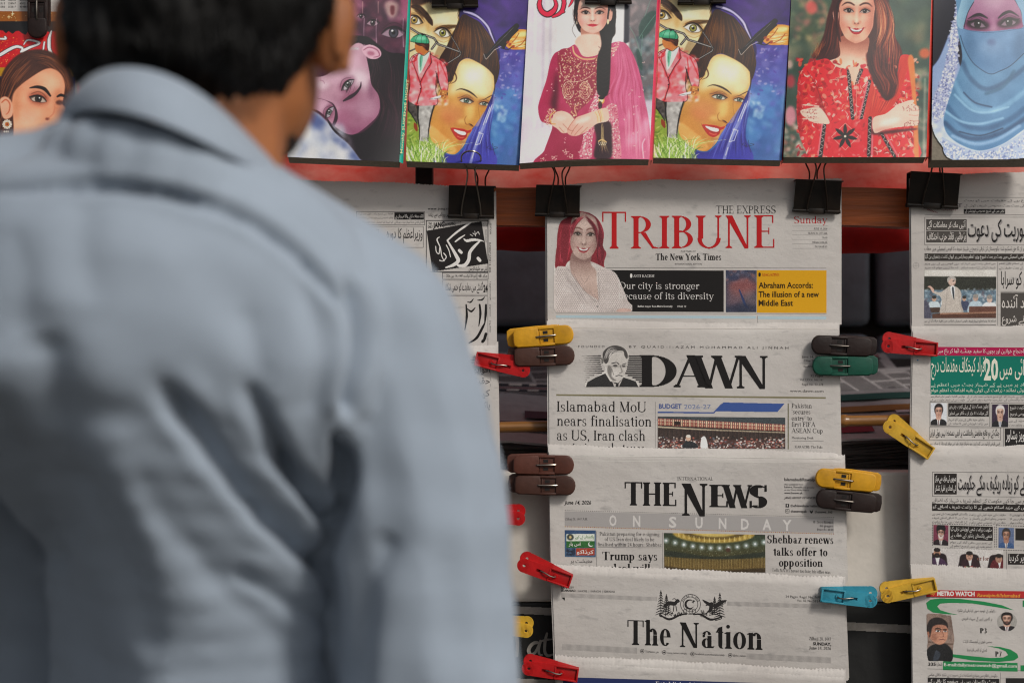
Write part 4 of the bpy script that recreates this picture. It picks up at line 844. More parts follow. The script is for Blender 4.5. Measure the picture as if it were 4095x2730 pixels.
def cover_reddress():
    c=Canvas(60,-100,1440,1440,.46,'4a6050')   # R4 crop scale 2.24 origin (3095,0)
    c.poly([(60,-100),(1440,-100),(1440,1440),(60,1440)],'4c5c50',smooth=False,g=((200,0),(1000,600),'3c5048'))
    c.mottle([(60,-100),(1440,-100),(1440,700),(60,700)],['2c3c34','5c7058','7a8068','3c544c','8c7c60','44685c','a49078'],130,80,1,.35,30,False)
    c.mottle([(150,-50),(500,-50),(500,400),(150,400)],['c8ac80','b4706c','d0b890','6c7c58','c47c78','94946c'],60,36,2,.4,16,False)
    c.ell(340,70,50,60,'c8605c',14,.8); c.ell(1350,480,50,46,'c06440',10,.9); c.ell(150,730,40,60,'b04450',12,.8); c.ell(150,1040,50,90,'dc94a0',10,.8); c.ell(1300,770,34,40,'c8744c',10,.7); c.ell(140,580,30,40,'d8b4ac',10,.7)
    c.mottle([(60,1080),(320,1080),(320,1440),(60,1440)],['dcb8ac','b4706c','a8947c','e4ccc0','8a705c'],60,30,3,.5,10,False)
    c.mottle([(1250,600),(1430,600),(1420,1440),(1250,1440)],['5c7060','8a9478','b4988c','447060','dcb4ac'],70,36,4,.4,14,False); c.poly([(1345,700),(1362,700),(1355,1420),(1330,1420)],'c4b8a8',6,.5,False)
    # hair back
    hp=[(560,-100),(960,-100),(1040,60),(1080,200),(1080,320),(1130,420),(1150,500),(1130,560),(1100,650),(1115,760),(1080,850),(1000,900),(930,800),(860,620),(600,560),(480,540),(370,530),(340,500),(400,420),(450,300),(480,150),(520,20)]
    c.poly(hp,'4a2420',4); c.setclip(hp,3)
    c.hair([(560,0),(500,200),(450,400),(380,530)],[(640,0),(600,250),(620,420),(560,560)],120,8,['2c1214','6a3428','3a1a1a','8a4c38'],5,.5,12)
    c.hair([(900,-60),(980,150),(920,400),(950,650),(960,880)],[(960,-60),(1080,250),(1150,480),(1100,650),(1080,850)],240,9,['2c1214','8a4434','3a1618','b06c4c','6a2c28','d49c74','58201f'],6,.5,12); c.clip=None
    c.hair([(350,430),(340,500),(330,540)],[(480,300),(430,440),(380,530)],40,4,['c08458','8a4c34'],7,.6,10)
    # neck, dress
    c.poly([(600,330),(840,330),(835,500),(850,640),(760,650),(740,770),(710,770),(650,640),(480,560),(590,500)],'9c6454',2,g=((720,370),(700,520),'dcb09c')); c.ell(640,580,90,34,'e8c4b0',20,.7)
    body=[(300,570),(400,540),(480,530),(560,600),(650,630),(720,770),(770,640),(840,620),(900,760),(1000,900),(1080,850),(1110,640),(1140,500),(1240,520),(1250,700),(1270,900),(1290,1100),(1260,1200),(1250,1440),(290,1440),(300,1380),(240,1250),(205,1050),(210,850),(225,680)]
    c.poly(body,'cc2c38'); c.setclip(body,1)
    rs=np.random.RandomState(8)
    c.mottle([(200,520),(1300,520),(1300,1440),(200,1440)],['e0604c','a81428','dc7850','eca088','b41830','f4c0b0','8c1020','98101c'],520,22,9,.75,2,False)
    for i in range(330):
        x,y=200+rs.rand()*1080,530+rs.rand()*900; a=rs.rand()*6.28; L=16+rs.rand()*26
        c.stroke([(x,y),(x+L*math.cos(a)+4,y+L*math.sin(a)),(x+1.6*L*math.cos(a+.4),y+1.6*L*math.sin(a+.4))],[2,9,1],['f4bca8','8a1428','f0e0d0','e87c50','a01428','f09c84'][i%6],0,.8)
    c.poly([(370,780),(440,950),(480,1080),(500,1250),(420,1100),(380,900)],'6a0c1c',22,.6); c.ell(230,1000,30,300,'7a1020',18,.5); c.stroke([(300,640),(390,800),(470,1060)],8,'7a1020',6,.7)
    c.clip=None
    c.poly([(860,700),(960,900),(1080,850),(1110,660),(1140,510),(1245,520),(1200,620),(1100,900),(960,1040),(820,1050),(850,850)],'bc3c30',3); c.setclip([(860,700),(960,900),(1080,850),(1110,660),(1140,510),(1245,520),(1200,620),(1100,900),(960,1040),(820,1050),(850,850)])
    c.hair([(880,760),(860,900),(840,1050)],[(1180,560),(1080,860),(960,1040)],70,7,['d4583c','8a1c20','e0785c','a02c28'],11,.5,8); c.clip=None
    c.poly([(1200,540),(1250,520),(1270,800),(1300,1400),(1260,1430),(1240,900)],'d8804c',5,.95)
    # hair over
    ho=[(900,500),(1000,560),(1080,600),(1110,700),(1100,800),(1070,870),(1000,900),(940,820),(880,700),(840,600),(830,480)]
    c.poly(ho,'4a1c1c',6); c.hair([(850,420),(860,600),(950,760),(980,900)],[(1100,450),(1090,640),(1110,760),(1060,880)],130,8,['2c1012','7a3a2c','4a1a1c','a86048'],12,.55,12)
    # black trims with white marks
    def trim(A,B,w,n):
        A,B=np.array(A,float),np.array(B,float); c.stroke([A,B],w,'20141a',0,1,False); d=(B-A)/n; q=np.array([-d[1],d[0]])/np.hypot(*d)*w*.36
        for i in range(n):
            p=A+d*(i+.15); e=p+d*.7; s=1 if i%2 else -1; c.stroke([p-q*s,e+q*s],3.6,'e4d8d0',0,.95,False)
    trim((668,640),(705,1060),32,18); trim((785,630),(735,740),30,6); trim((855,730),(780,1060),32,14); c.stroke([(838,740),(762,1065)],14,'cc6870',1,1,False); c.stroke([(690,640),(738,740),(742,1060)],5,'d89484',0,.9,False)
    # neck opening
    c.poly([(660,600),(770,600),(722,770)],'dcb09c',2,1,False)
    # sleeves / crossed arms
    slv=[(400,1100),(700,1080),(850,1060),(890,1060),(890,1385),(700,1400),(440,1400),(390,1380),(300,1380)]
    c.poly(slv,'c42838',2,1,False); c.mottle(slv,['e04c4c','b01c30','e88078','8a1428','d43848','f0a898'],120,20,13,.6,3,False)
    trim((450,1110),(415,1400),40,10); c.stroke([(432,1110),(395,1390)],14,'cc7078',0,1,False); trim((862,1060),(850,1390),34,12); c.stroke([(885,1055),(878,1385)],16,'cc6870',0,1,False)
    trim((965,1200),(1080,1400),30,8); c.stroke([(1000,1195),(1105,1390)],14,'cc6870',0,1,False)
    c.stroke([(640,1105),(760,1215),(640,1345),(515,1225),(640,1105)],5,'e4a898',0,.9,False)
    for i in range(7):
        a=i*6.283/7-1.57; c.poly([(638,1222),(638+60*math.cos(a-.3),1222+60*math.sin(a-.3)),(638+112*math.cos(a),1222+112*math.sin(a)),(638+60*math.cos(a+.3),1222+60*math.sin(a+.3))],'1c1014')
    c.ell(638,1222,11,11,'dcc4b0')
    c.poly([(890,1150),(960,1170),(1260,1150),(1240,1170),(900,1210)],'3c0c14',6,.8)
    sk='e0b8a8'
    c.poly([(890,1060),(1000,1020),(1080,960),(1160,925),(1230,920),(1290,960),(1300,1010),(1295,1060),(1290,1120),(1240,1130),(1120,1140),(1000,1160),(900,1190)],sk,2); c.ell(1040,1090,110,26,'f0d0c4',16,.8,rot=-14); c.ell(980,1160,90,18,'c08c80',10,.7,rot=-10)
    for y in (985,1030,1080): c.stroke([(1210,y),(1260,y+6),(1298,y+2)],5,'ac7468',2,.8)
    c.poly([(1080,960),(1150,920),(1240,895),(1250,920),(1180,950)],sk,1)
    c.poly([(240,990),(320,970),(370,960),(430,980),(500,1100),(430,1110),(330,1090),(290,1060),(250,1030)],sk,2); 
    for y in (955,1000,1045,1080): c.stroke([(260,y-14),(320,y-12),(400,y)],[10,14,16],sk,1,.9); c.stroke([(250,y+4),(330,y+10),(400,y+16)],3,'ac7468',1,.8)
    for i in range(90):
        x,y=(330+rs.randn()*26,1020+rs.randn()*44) if i%2 else (1215+rs.randn()*34,(965,1105)[i%4>1]+rs.randn()*12); c.ell(x,y,5,3.2,'7a2c34',0,.8,rs.rand()*180)
    # face
    c.poly([(540,90),(528,130),(545,200),(570,220),(580,120)],'d8a898',2)
    c.front(742,132,178,250,'dcab94','a8685a','f0ccb8','3a1a18','a01428',1,rot=2,browcol='2c1614')
    c.poly([(570,120),(600,20),(700,-60),(860,-60),(905,60),(925,160),(930,320),(960,200),(980,0),(900,-100),(560,-100),(530,60),(560,300),(600,380),(580,260)],'44201e',3)
    c.hair([(600,-90),(560,60),(560,220),(590,400)],[(640,-90),(590,20),(570,120),(580,300)],40,6,['2c1214','6a3428'],14,.7,5); c.hair([(880,-90),(930,100),(930,300),(880,420)],[(960,-90),(1060,120),(1060,300),(960,500)],100,8,['8a4434','b87450','3a1618','e0a880'],15,.55,9)
    return c

def cover_veil():
    c=Canvas(1390,-100,2340,1450,.46,'20203c')  # continues past the frame
    c.poly([(1390,-100),(2340,-100),(2340,1450),(1390,1450)],'1c1c34',smooth=False,g=((1500,0),(1450,500),'14142c'))
    # light drape outer
    c.poly([(1640,-100),(1620,200),(1560,330),(1480,520),(1400,640),(1390,800),(1390,1450),(2340,1450),(2340,900),(1900,900),(1640,500)],'8aa0c8',4,g=((1450,700),(1500,1300),'c4d0e8'))
    c.mottle([(1395,900),(1560,900),(1560,1440),(1395,1440)],['dce4f4','a4b4dc','b8c4e8','eef2fa'],60,30,2,.5,10,False)
    rs=np.random.RandomState(5)
    def lace(A,B,n,cols):
        A=catmull(A,False,8); B=catmull(B,False,8); m=min(len(A),len(B))
        for i in range(n):
            j=rs.randint(m); t=rs.rand(); q=A[j]*(1-t)+B[j]*t+rs.randn(2)*6; c.ell(q[0],q[1],5+rs.rand()*8,4+rs.rand()*5,cols[rs.randint(len(cols))],0,.7,rs.rand()*180)
    c.poly([(1650,-100),(1690,100),(1650,400),(1640,640),(1560,830),(1580,920),(1520,1040),(1440,1100),(1420,900),(1500,700),(1560,450),(1590,280),(1630,150)],'a0a8cc',3)
    LC=['d0d4e8','8c94bc','b4bad8','6c74a0','e4e8f4']
    lace([(1640,0),(1620,150),(1570,310),(1560,480),(1500,700),(1430,880),(1430,1080)],[(1680,0),(1655,200),(1650,330),(1650,500),(1620,680),(1570,880),(1520,1040)],1000,LC)
    body=[(1700,-100),(1640,120),(1650,300),(1680,440),(1680,560),(1620,740),(1540,980),(1520,1100),(1560,1210),(1680,1300),(1850,1350),(2050,1290),(2240,1160),(2340,1100),(2340,-100)]
    c.poly(body,'5e8cb0',3,g=((1700,500),(2000,1300),'5888b4')); c.setclip(body,2)
    for P,w,col in (([(1690,560),(1760,700),(1900,800),(2100,720),(2300,560)],40,'3c6488'),([(1620,740),(1700,880),(1850,990),(2050,960),(2300,780)],44,'7cacd0'),([(1620,850),(1760,980),(1900,1010),(2100,960)],20,'8ebcdc'),([(1560,960),(1700,1120),(1900,1150),(2100,1080),(2300,930)],46,'3c6890'),([(1540,1000),(1680,1090),(1850,1110),(2050,1060)],22,'8cb8da'),([(1530,1100),(1680,1220),(1870,1240),(2080,1170),(2280,1040)],40,'34587c'),([(1600,1220),(1800,1290),(2000,1250),(2200,1130)],30,'90b4dc'),([(1700,830),(1800,920),(1950,960)],14,'2c4c6c'),([(1660,1180),(1850,1215),(2050,1150)],12,'28445f'),([(1900,840),(2050,780),(2150,640)],30,'42708f')):
        c.stroke(P,w,col,w*.5,.75)
    c.clip=None
    # mask
    mk=[(1650,230),(1720,262),(1850,280),(1960,280),(2100,265),(2240,240),(2340,220),(2340,420),(2240,480),(2120,590),(2020,640),(1950,665),(1880,640),(1780,560),(1710,430),(1670,320)]
    c.poly(mk,'6a90b8',2,g=((1900,300),(1900,620),'5a86b0')); c.setclip(mk,2); c.ell(1930,420,110,70,'86a4c8',40,.6); c.ell(1750,420,60,150,'4c7498',30,.6); c.ell(2200,420,60,150,'4c7498',30,.6); c.ell(1950,380,40,30,'5c6c94',14,.6); c.clip=None
    c.stroke([(1670,320),(1710,440),(1780,560),(1880,640),(1950,665),(2020,640),(2120,590),(2240,480)],7,'2c4862',3,.85); c.stroke([(1655,240),(1740,272),(1850,292),(1960,292),(2100,277),(2240,252)],4,'3a5878',1,.7)
    # hood
    c.poly([(1700,-100),(1680,0),(1640,150),(1650,240),(1700,255),(1730,140),(1780,40),(1860,-60),(1860,-100)],'8cb4cc',2,g=((1660,100),(1760,100),'6c94b0'))
    # face
    fp=[(1850,-100),(1790,20),(1740,110),(1715,190),(1705,258),(1840,282),(1960,282),(2100,266),(2235,240),(2210,100),(2160,0),(2110,-60),(2060,-100)]
    c.poly(fp,'b0809c',2,g=((1950,-60),(1950,260),'986484')); c.setclip(fp,2); c.ell(1960,0,110,70,'c09cb0',36,.8); c.ell(1960,220,40,60,'b88ca4',16,.8); c.ell(1830,210,130,60,'8c3c70',24,.7); c.ell(2110,200,130,60,'8c3c70',24,.7); c.clip=None
    c.stroke([(1790,20),(1740,110),(1712,200),(1702,258)],6,'141a2c',1,.9); c.stroke([(2110,-80),(2180,40),(2215,110),(2236,235)],6,'141a2c',1,.9)
    c.stroke([(1738,172),(1800,140),(1850,135),(1912,165)],[4,24,30,10],'281828',3); c.stroke([(2010,165),(2060,125),(2120,108),(2195,150)],[10,28,24,4],'281828',3)
    for (x,y,f,r) in ((1825,222,-1,6),(2105,205,1,-8)):
        c.ell(x,y,105,42,'180a14',14,.75,rot=r); c.eye(x,y,150,r,'2c2024',f,'0c0408',.30,'8c7484')
        c.stroke([(x-f*60,y-14),(x,y-44),(x+f*60,y-24),(x+f*95,y-36)],[6,14,16,3],'0c060c',2,.95)
    # right of the frame hood
    c.poly([(2130,-100),(2340,-100),(2340,220),(2240,240),(2215,110),(2180,40)],'7ca4c0',2)
    # bottom lace bodice
    bp=[(1530,1240),(1640,1300),(1750,1340),(1850,1360),(2000,1320),(2150,1240),(2340,1140),(2340,1450),(1500,1450),(1500,1250)]
    c.poly(bp,'a8b8dc',3); c.setclip(bp,2); lace([(1500,1250),(1700,1340),(1900,1370),(2100,1300),(2340,1160)],[(1500,1440),(1700,1440),(1900,1440),(2100,1440),(2340,1440)],1100,['dce4f4','8c9cc8','b4c4e4','7080b0','eef2fa']); c.clip=None
    m=c.a.mean(-1,keepdims=True); c.a=(m+(c.a-m)*.8)*.97; return c

def cover_weekly():
    c=Canvas(-160,90,620,1120,.5,'b4182c')        # R1 crop scale 1.68 origin 0
    c.poly([(-160,190),(620,190),(620,470),(-160,470)],'b01c28',smooth=False); c.mottle([(-160,230),(500,230),(500,460),(-160,460)],['c82c34','8a1018','d4541c','a01420'],80,24,1,.5,8,False)
    rs=np.random.RandomState(2)
    for i in range(140): c.ell(-100+rs.rand()*330,250+rs.rand()*180,1.5+rs.rand()*3.5,1.5+rs.rand()*3,['e8843c','f0b464','d8541c'][i%3],0,.8)
    c.poly([(-160,80),(620,80),(620,150),(-160,150)],'8a5a20',smooth=False)
    for i in range(40): c.ell(-150+rs.rand()*760,85+rs.rand()*60,2,2,'f4e4b0')
    for x,y in ((85,95),(60,115),(300,105)): c.stroke([(x-10,y),(x+10,y)],3,'fff4d8',0,1,False); c.stroke([(x,y-12),(x,y+12)],3,'fff4d8',0,1,False)
    P=[(-160,145),(620,145),(620,200)]; x=620
    while x>-160: P.append((x,200+rs.rand()*36)); x-=14+rs.rand()*16
    c.poly(P,'231e1e',0,1,False)
    c.poly([(-160,455),(620,455),(620,515),(-160,515)],'a8861e',smooth=False); c.poly([(-160,515),(620,515),(620,1120),(-160,1120)],'28306a',smooth=False)
    for w,col in ((30,'3a3a40'),(20,'e0dcd8')):
        c.stroke([(-60,395),(0,370),(60,335),(110,315),(150,325),(140,350)],[w,w,w*.8,w*.5],col); c.stroke([(160,300),(190,270),(265,290),(200,320),(150,345)],[w*.3,w*.6,w*.7,w],col)
        c.stroke([(345,210),(330,270),(335,340),(370,385),(430,425)],[w*.4,w,w,w*.8,w*.3],col); c.stroke([(298,285),(290,340)],[w*.5,w*.5],col); c.stroke([(0,262),(38,262),(34,250)],[w*.6,w*.6],col)
    hp=[(0,540),(40,450),(120,370),(220,335),(330,345),(430,410),(480,500),(500,620),(480,760),(300,1120),(-160,1120),(-160,720),(-20,650)]
    c.poly(hp,'4a2c20',3); c.setclip(hp,2)
    c.hair([(190,360),(80,450),(0,600),(-30,800),(-20,1050)],[(240,440),(140,560),(100,640),(0,900),(60,1050)],150,7,['2c1810','7a5038','8a5c40','3c2218','5a3828'],3,.6,10); c.hair([(190,360),(320,370),(430,460),(480,600)],[(240,420),(340,440),(440,560),(470,700)],90,7,['2c1810','8a5c40','6a4430'],4,.6,8); c.clip=None
    fp=[(240,500),(330,460),(400,490),(435,560),(430,640),(420,700),(440,740),(400,900),(340,1120),(60,1120),(90,900),(88,780),(80,690),(110,600)]
    c.poly(fp,'cc9074',2,g=((260,520),(200,1000),'d4987c')); c.setclip(fp,2); c.ell(330,560,70,60,'dcab90',26,.8); c.ell(190,800,80,70,'e0a890',30,.8); c.ell(390,680,30,90,'a86c50',16,.5); c.ell(170,920,80,90,'d89c84',26,.6); c.ell(110,700,24,120,'b07858',16,.5); c.clip=None
    c.poly([(0,670),(40,650),(80,690),(85,770),(50,800),(20,790),(5,740)],'dc9c84',2); c.stroke([(12,690),(40,670),(66,700),(60,750),(40,770)],[8,10,8,4],'a4583c',3,.8)
    c.eye(258,668,112,8,'40342a',-1,'1c0e0a',.30,'b4a498','7a3c30',.6); c.stroke([(200,592),(250,585),(300,600),(338,645)],[6,20,24,12],'201410',2); c.stroke([(385,650),(410,640),(440,650)],[10,20,14],'201410',3); c.ell(400,690,26,16,'3a2420',5,.7)
    c.stroke([(370,700),(360,760),(330,790)],[6,10,10],'b4745c',5,.6); c.ell(318,800,14,8,'5a2c24',4,.8)
    for i in range(12):
        a=i*.5236; c.ell(48+24*math.cos(a),836+24*math.sin(a),9,7,'dccfc0',0,1,i*30); c.ell(48+24*math.cos(a),836+24*math.sin(a),3,3,'8a6a50')
    c.ell(48,836,13,13,'c08440'); c.ell(48,836,7,7,'7a1c20')
    for x in (30,42,54): c.ell(x,885,5,7,'d8c8b8')
    c.stroke([(0,540),(-20,700),(-10,900),(20,1100)],26,'3a2018',6,.8)
    return c
# ================================================================== SETTING
rng=random.Random(7)
g=MB(); g.add([(-200,-200,0),(200,-200,0),(200,200,0),(-200,200,0)],[(0,1,2,3)]); tag(g.build('ground',mat('dusty_concrete_ground','55514b',.9,noise=(3,.25))),kind='structure')
def slab_wall():
    w=thing('stone_wall',(0,.62,0),'dark grey dressed stone wall standing behind the newspaper stand','wall')
    mj=mat('wall_mortar','2a2926',.95); b=MB().box(-3,3,.70,.9,0,1.54); b.build('mortar_backing',mj,w)
    ms=mat('dark_stone','78858f',.8,noise=(7,.55),bump=(30,.9)); rs=random.Random(3)
    z=.02; row=0
    while z<1.5:
        h=min(.27,1.55-z); x=-2.9+ (0.21 if row%2 else 0)
        while x<2.9:
            wd=.38+rs.random()*.2
            xs=W3(3495,1200,.66)[0]
            if x<xs<x+wd and z<1.75 and z+h>1.2: wd=xs-x
            dz=rs.random()*.025
            o=MB().box(x+.006,x+wd-.006,.66-dz,.75,z+.006,z+h-.006,.012).build('stone_block',ms,w,True)
            x+=wd
        z+=h; row+=1
slab_wall()
# red cloth roll hanging behind the rail: bulges forward above, tucks back below
red_m=mat('red_cloth','e8463a',.85,noise=(16,.4,(1,1,2)),col2='f09a8a',bump=(60,.5))
_t=red_m.node_tree; _p=_t.nodes['Principled BSDF']; _tr=_t.nodes.new('ShaderNodeBsdfTranslucent'); _mx=_t.nodes.new('ShaderNodeMixShader'); _mx.inputs[0].default_value=.1
_t.links.new(_p.inputs['Base Color'].links[0].from_socket,_tr.inputs['Color']); _t.links.new(_p.outputs[0],_mx.inputs[1]); _t.links.new(_tr.outputs[0],_mx.inputs[2]); _t.links.new(_mx.outputs[0],_t.nodes['Material Output'].inputs['Surface'])
def cloth():
    V=[];F=[]; nx,nz=120,30; rs=np.random.RandomState(4)
    for j in range(nz+1):
        t=j/nz
        for i in range(nx+1):
            u=i/nx; x=-1.3+2.6*u
            sy=-300+ (900+300)*t
            dep=.30+.02*math.sin(u*40+math.sin(u*11)*2)*(.4+.6*t)+.012*math.sin(u*87+t*3)
            
            p=W3(0,sy+6*math.sin(u*23),dep); V.append((x,dep,p[2]))
    for j in range(nz):
        for i in range(nx): a=j*(nx+1)+i; F.append((a,a+nx+1,a+nx+2,a+1))
    o=mesh_obj('red_cloth',V,F,red_m,None,True)
    tag(o,'red cloth hung along the stand behind the wooden rail','cloth')
cloth()
b=MB(); zc_=W3(0,950,.13)[2]; PPr=[];rr=[]
for i in range(90): x=-1.3+2.6*i/89; PPr.append((x,.13+.004*math.sin(x*21),zc_+.003*math.sin(x*13))); rr.append(.0165+.0016*math.sin(x*33)+.001*math.sin(x*71))
tag(b.tube(PPr,rr,20).build('rolled_cloth',mat('dark_red_cloth','c4201a',.9,noise=(18,.5),bump=(50,.6)),None,True),'rolled dark red cloth lying under the wooden rail','cloth')
# wooden rail
a=W3(0,753,.022); b=W3(0,905,.022)
mw=mat('varnished_wood','c4621e',.5,noise=(9,.65,(.6,1,14)),bump=(18,.5,(1,1,12)))
rail=MB(); n=60; V=[];F=[]; rs=np.random.RandomState(1)
for k,(y,z) in enumerate(((.020,b[2]),(.020,a[2]),(.042,a[2]),(.042,b[2]))):
    for i in range(n+1): x=-1.25+2.5*i/n; V.append((x,y+rs.rand()*.0006,z+ (rs.rand()-.5)*.0022+.0015*math.sin(i*.7+k//2)))
for k in range(4):
    for i in range(n): A=k*(n+1)+i; B=((k+1)%4)*(n+1)+i; F.append((A,A+1,B+1,B))
F+= [(0,n+1,2*n+2,3*n+3),(n,4*n+3,3*n+2,2*n+1)]
o=mesh_obj('wooden_rail',V,F,mw); tag(o,'reddish brown wooden rail that the binder clips grip','rail')
z1=W3(0,-150,.022)[2]
o=MB().box(-1.25,1.25,.02,.045,z1-.02,z1+.03,.003).build('upper_rail',mw); tag(o,'upper wooden rail above the frame that carries the magazines','rail')
# upright posts
x=W3(1698,700,.075)[0]
o=MB().box(x-.0105,x+.0105,.06,.085,0.0,2.05,.002).build('upright_post',mat('black_painted_steel','0b0b0b',.5)); tag(o,'black upright post in front of the red cloth','post')
for sx_,lb in ((-1.22,'plain wooden upright at the far left end of the stand'),(1.22,'plain wooden upright at the far right end of the stand')):
    o=MB().box(sx_-.03,sx_+.03,.046,.1,0,2.05,.004).build('end_post',mw); tag(o,lb,'post')
# bamboo pole with nodes
pr=[];PP=[]
for i in range(90):
    x=-1.3+2.6*i/89; s_=2047.5+x/SP; zz=W3(0,1706-(s_-2100)*.019,.02)[2]; d=min(abs((x-W3(q,0,.02)[0])) for q in (3375,2630,1500,600,4200)); PP.append((x,.02,zz)); pr.append(.0066+.0012*math.exp(-(d/.004)**2)-.0000*x)
xs=sorted([p[0] for p in PP]+[W3(q,0,.02)[0]+e for q in (3375,2630,1500,600,4200) for e in (-.006,-.002,0,.002,.006)])
PP=[];pr=[]
for x in xs:
    s_=2047.5+x/SP; d=min(abs(x-W3(q,0,.02)[0]) for q in (3375,2630,1500,600,4200)); PP.append((x,.021,W3(0,1706-(s_-2100)*.019,.02)[2]+.0008*math.sin(x*9))); pr.append(.0064+.0013*math.exp(-(d/.0035)**2)+max(0,-x)*.0008)
o=MB().tube(PP,pr,16).build('bamboo_pole',mat('bamboo','9a682f',.45,noise=(30,.55,(.25,1,5)),coat=.25,bump=(90,.25)),None,True); tag(o,'tan bamboo pole lying level behind the hanging newspapers','pole')
# counter: plastered front over a black painted board
cz_top=W3(0,1880,.05)[2]; cz_mid=W3(0,2395,.05)[2]
ct=thing('counter',(0,.3,0),'whitewashed counter with a black painted board below its plaster','counter')
MB().box(-1.3,1.3,.022,.60,cz_mid,cz_top,.004).build('plaster_panel',mat('flaking_plaster','ddd6cc',.9,noise=(9,.3),bump=(22,1.0)),ct)
MB().box(-1.3,1.3,.023,.60,0.02,cz_mid-.0005,.002).build('black_board',mat('black_paint','070707',.6,noise=(40,.3),bump=(50,.3)),ct)
pm=mat('dull_white_paint','a39c94',.8,noise=(60,.4))
# the painted stripes and brush lettering on the board
def flat(name,polys,y,m,parent,rows=60):
    A=np.concatenate([np.array(p,float) for p in polys]); V=[];F=[]
    for a,b,c,d in ink_runs(polys,A[:,1].min(),A[:,1].max(),rows):
        k=len(V); V+=[W3(a,c,y),W3(b,c,y),W3(b,d,y),W3(a,d,y)]; F.append((k,k+3,k+2,k+1))
    return mesh_obj(name,V,F,m,parent)
def line_y(x): return 2442+(x-2150)*.0486
flat('painted_stripe',[[(-1000,line_y(-1000)-14),(5000,line_y(5000)-17),(5000,line_y(5000)+17),(3300,line_y(3300)+16),(2100,line_y(2100)+14),(-1000,line_y(-1000)+14)]],.0215,pm,ct,160)
flat('painted_stripe',[[(-1000,2560),(2100,2712),(5000,2850),(5000,2870),(2200,2748),(-1000,2600)]],.0215,pm,ct,120)
def c3(x,y): return (1950+x/2.147,2000+y/2.147)
L=[([c3(445,1225),c3(410,1218),c3(370,1245),c3(352,1290),c3(375,1322),c3(410,1300),c3(438,1240)],[10,13,14,15,13,10,8]),([c3(455,1205),c3(438,1270),c3(445,1318),c3(470,1325)],[11,11,9,5]),
   ([c3(510,1140),c3(495,1200),c3(490,1290),c3(515,1330),c3(560,1320)],[9,12,12,12,7]),([c3(462,1205),c3(500,1196),c3(552,1190)],[6,10,5]),
   ([c3(250,1170),c3(255,1240),c3(250,1330)],13),([c3(200,1200),c3(180,1280),c3(215,1330)],12)]
P=[];[P.extend(stroke_polys(p,w)) for p,w in L]
flat('brush_lettering',P,.021,pm,ct,80)
# sloping display board with loose newspapers and stacks
zf=cz_top+.002; zb=1.328
sl_=MB(); sl_.add([(-1.3,.07,zf),(1.3,.07,zf),(1.3,.60,zb),(-1.3,.60,zb),(-1.3,.07,zf-.02),(1.3,.07,zf-.02),(1.3,.60,zb-.02),(-1.3,.60,zb-.02)],[(0,1,2,3),(4,7,6,5),(0,4,5,1),(1,5,6,2),(2,6,7,3),(3,7,4,0)])
sl_.build('sloping_top',mat('dark_plank','2c2622',.8,noise=(12,.4)),ct)
npm=newsprint('newsprint','cdc8c3','c0bab5','a9a5a2')
npd=mat('shaded_newsprint','aaa5a4',.85,noise=(60,.2),spec=.2)  # newsprint with the shade behind the columns put into its colour
def loose_paper(x,t,w,h,rot,hz,bars,label,seed):
    y=.07+.53*t; z=zf+(zb-zf)*t+hz; sl=math.atan2(zb-zf,.53)
    r=thing('newspaper',(x,y,z),label,'newspaper','loose newspapers lying on the sloping counter'); M=Matrix.Translation((x,y,z))@Euler((sl,0,0)).to_matrix().to_4x4()@Euler((0,0,rot)).to_matrix().to_4x4()
    for k in range(3):
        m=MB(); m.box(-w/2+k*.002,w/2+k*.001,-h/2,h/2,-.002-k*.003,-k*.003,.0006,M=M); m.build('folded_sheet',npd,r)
    rs=random.Random(seed); ms={}
    def bar(x0,x1,y0,y1,c,lev=1):
        b=ms.setdefault(c,MB()); b.add([tuple(M@Vector((p[0],p[1],.0006*lev))) for p in ((x0,y0),(x1,y0),(x1,y1),(x0,y1))],[(0,1,2,3)])
    yy=h/2-.012
    for c,hh in bars:
        bar(-w/2+.012,w/2-.012,yy-hh,yy,c)
        if hh>.01:
            for q in range(int(w/.03)): bar(-w/2+.02+q*.028,-w/2+.02+q*.028+.006+rs.random()*.014,yy-hh+.003,yy-.003,'c8c0b8' if c in('2a2a30','7a2c34','2c4e48') else '3a3638',2)
        yy-=hh+.005
    col=0
    while yy>-h/2+.012:
        for q in range(5):
            xa=-w/2+.012+q*(w-.024)/5
            if rs.random()<.93: bar(xa,xa+(w-.024)/5-.004,yy-.0032,yy,'5a5658')
        yy-=.0065
    for c,b in ms.items(): b.build('printed_block',ink_mat(c),r)
spec=[(-.98,.8,.36,.2,.05,.004,'shade toned newspaper at the far left back of the sloping counter'),(-.55,.8,.36,.22,-.06,.006,'shade toned newspaper beyond the left column, upper row of the slope'),
(-.07,.84,.34,.20,.12,.004,'faintly printed newspaper in the left gap, highest on the slope'),(-.05,.48,.36,.24,-.1,.008,'newspaper with heavy dark bars in the left gap, middle of the slope'),
(.40,.86,.30,.18,.02,.004,'newspaper hidden behind the central column, highest on the slope'),(.52,.62,.20,.2,.22,.011,'pale blank newspaper corner under the green clothes peg'),
(.36,.52,.34,.2,.03,.006,'newspaper with a dark red edge in the right gap above the bamboo'),(.60,.46,.22,.2,-.02,.010,'pinkish shade toned newspaper in the right gap beside the right column'),(.95,.7,.36,.24,.05,.005,'newspaper at the far right of the sloping counter'),
(-.5,.36,.36,.24,.05,.006,'newspaper lying low on the slope behind the man'),(-.96,.36,.36,.24,.02,.006,'newspaper lying low at the far left of the slope')]
barsets=[[('8d8a92',.02),('6a5a74',.006)],[('2a2a30',.012),('8a8688',.004)],[('2a2a30',.014),('7a4a50',.006),('2a2a30',.012)],[('9a969c',.006)],[('7a2c34',.012),('2a2a30',.01)]]
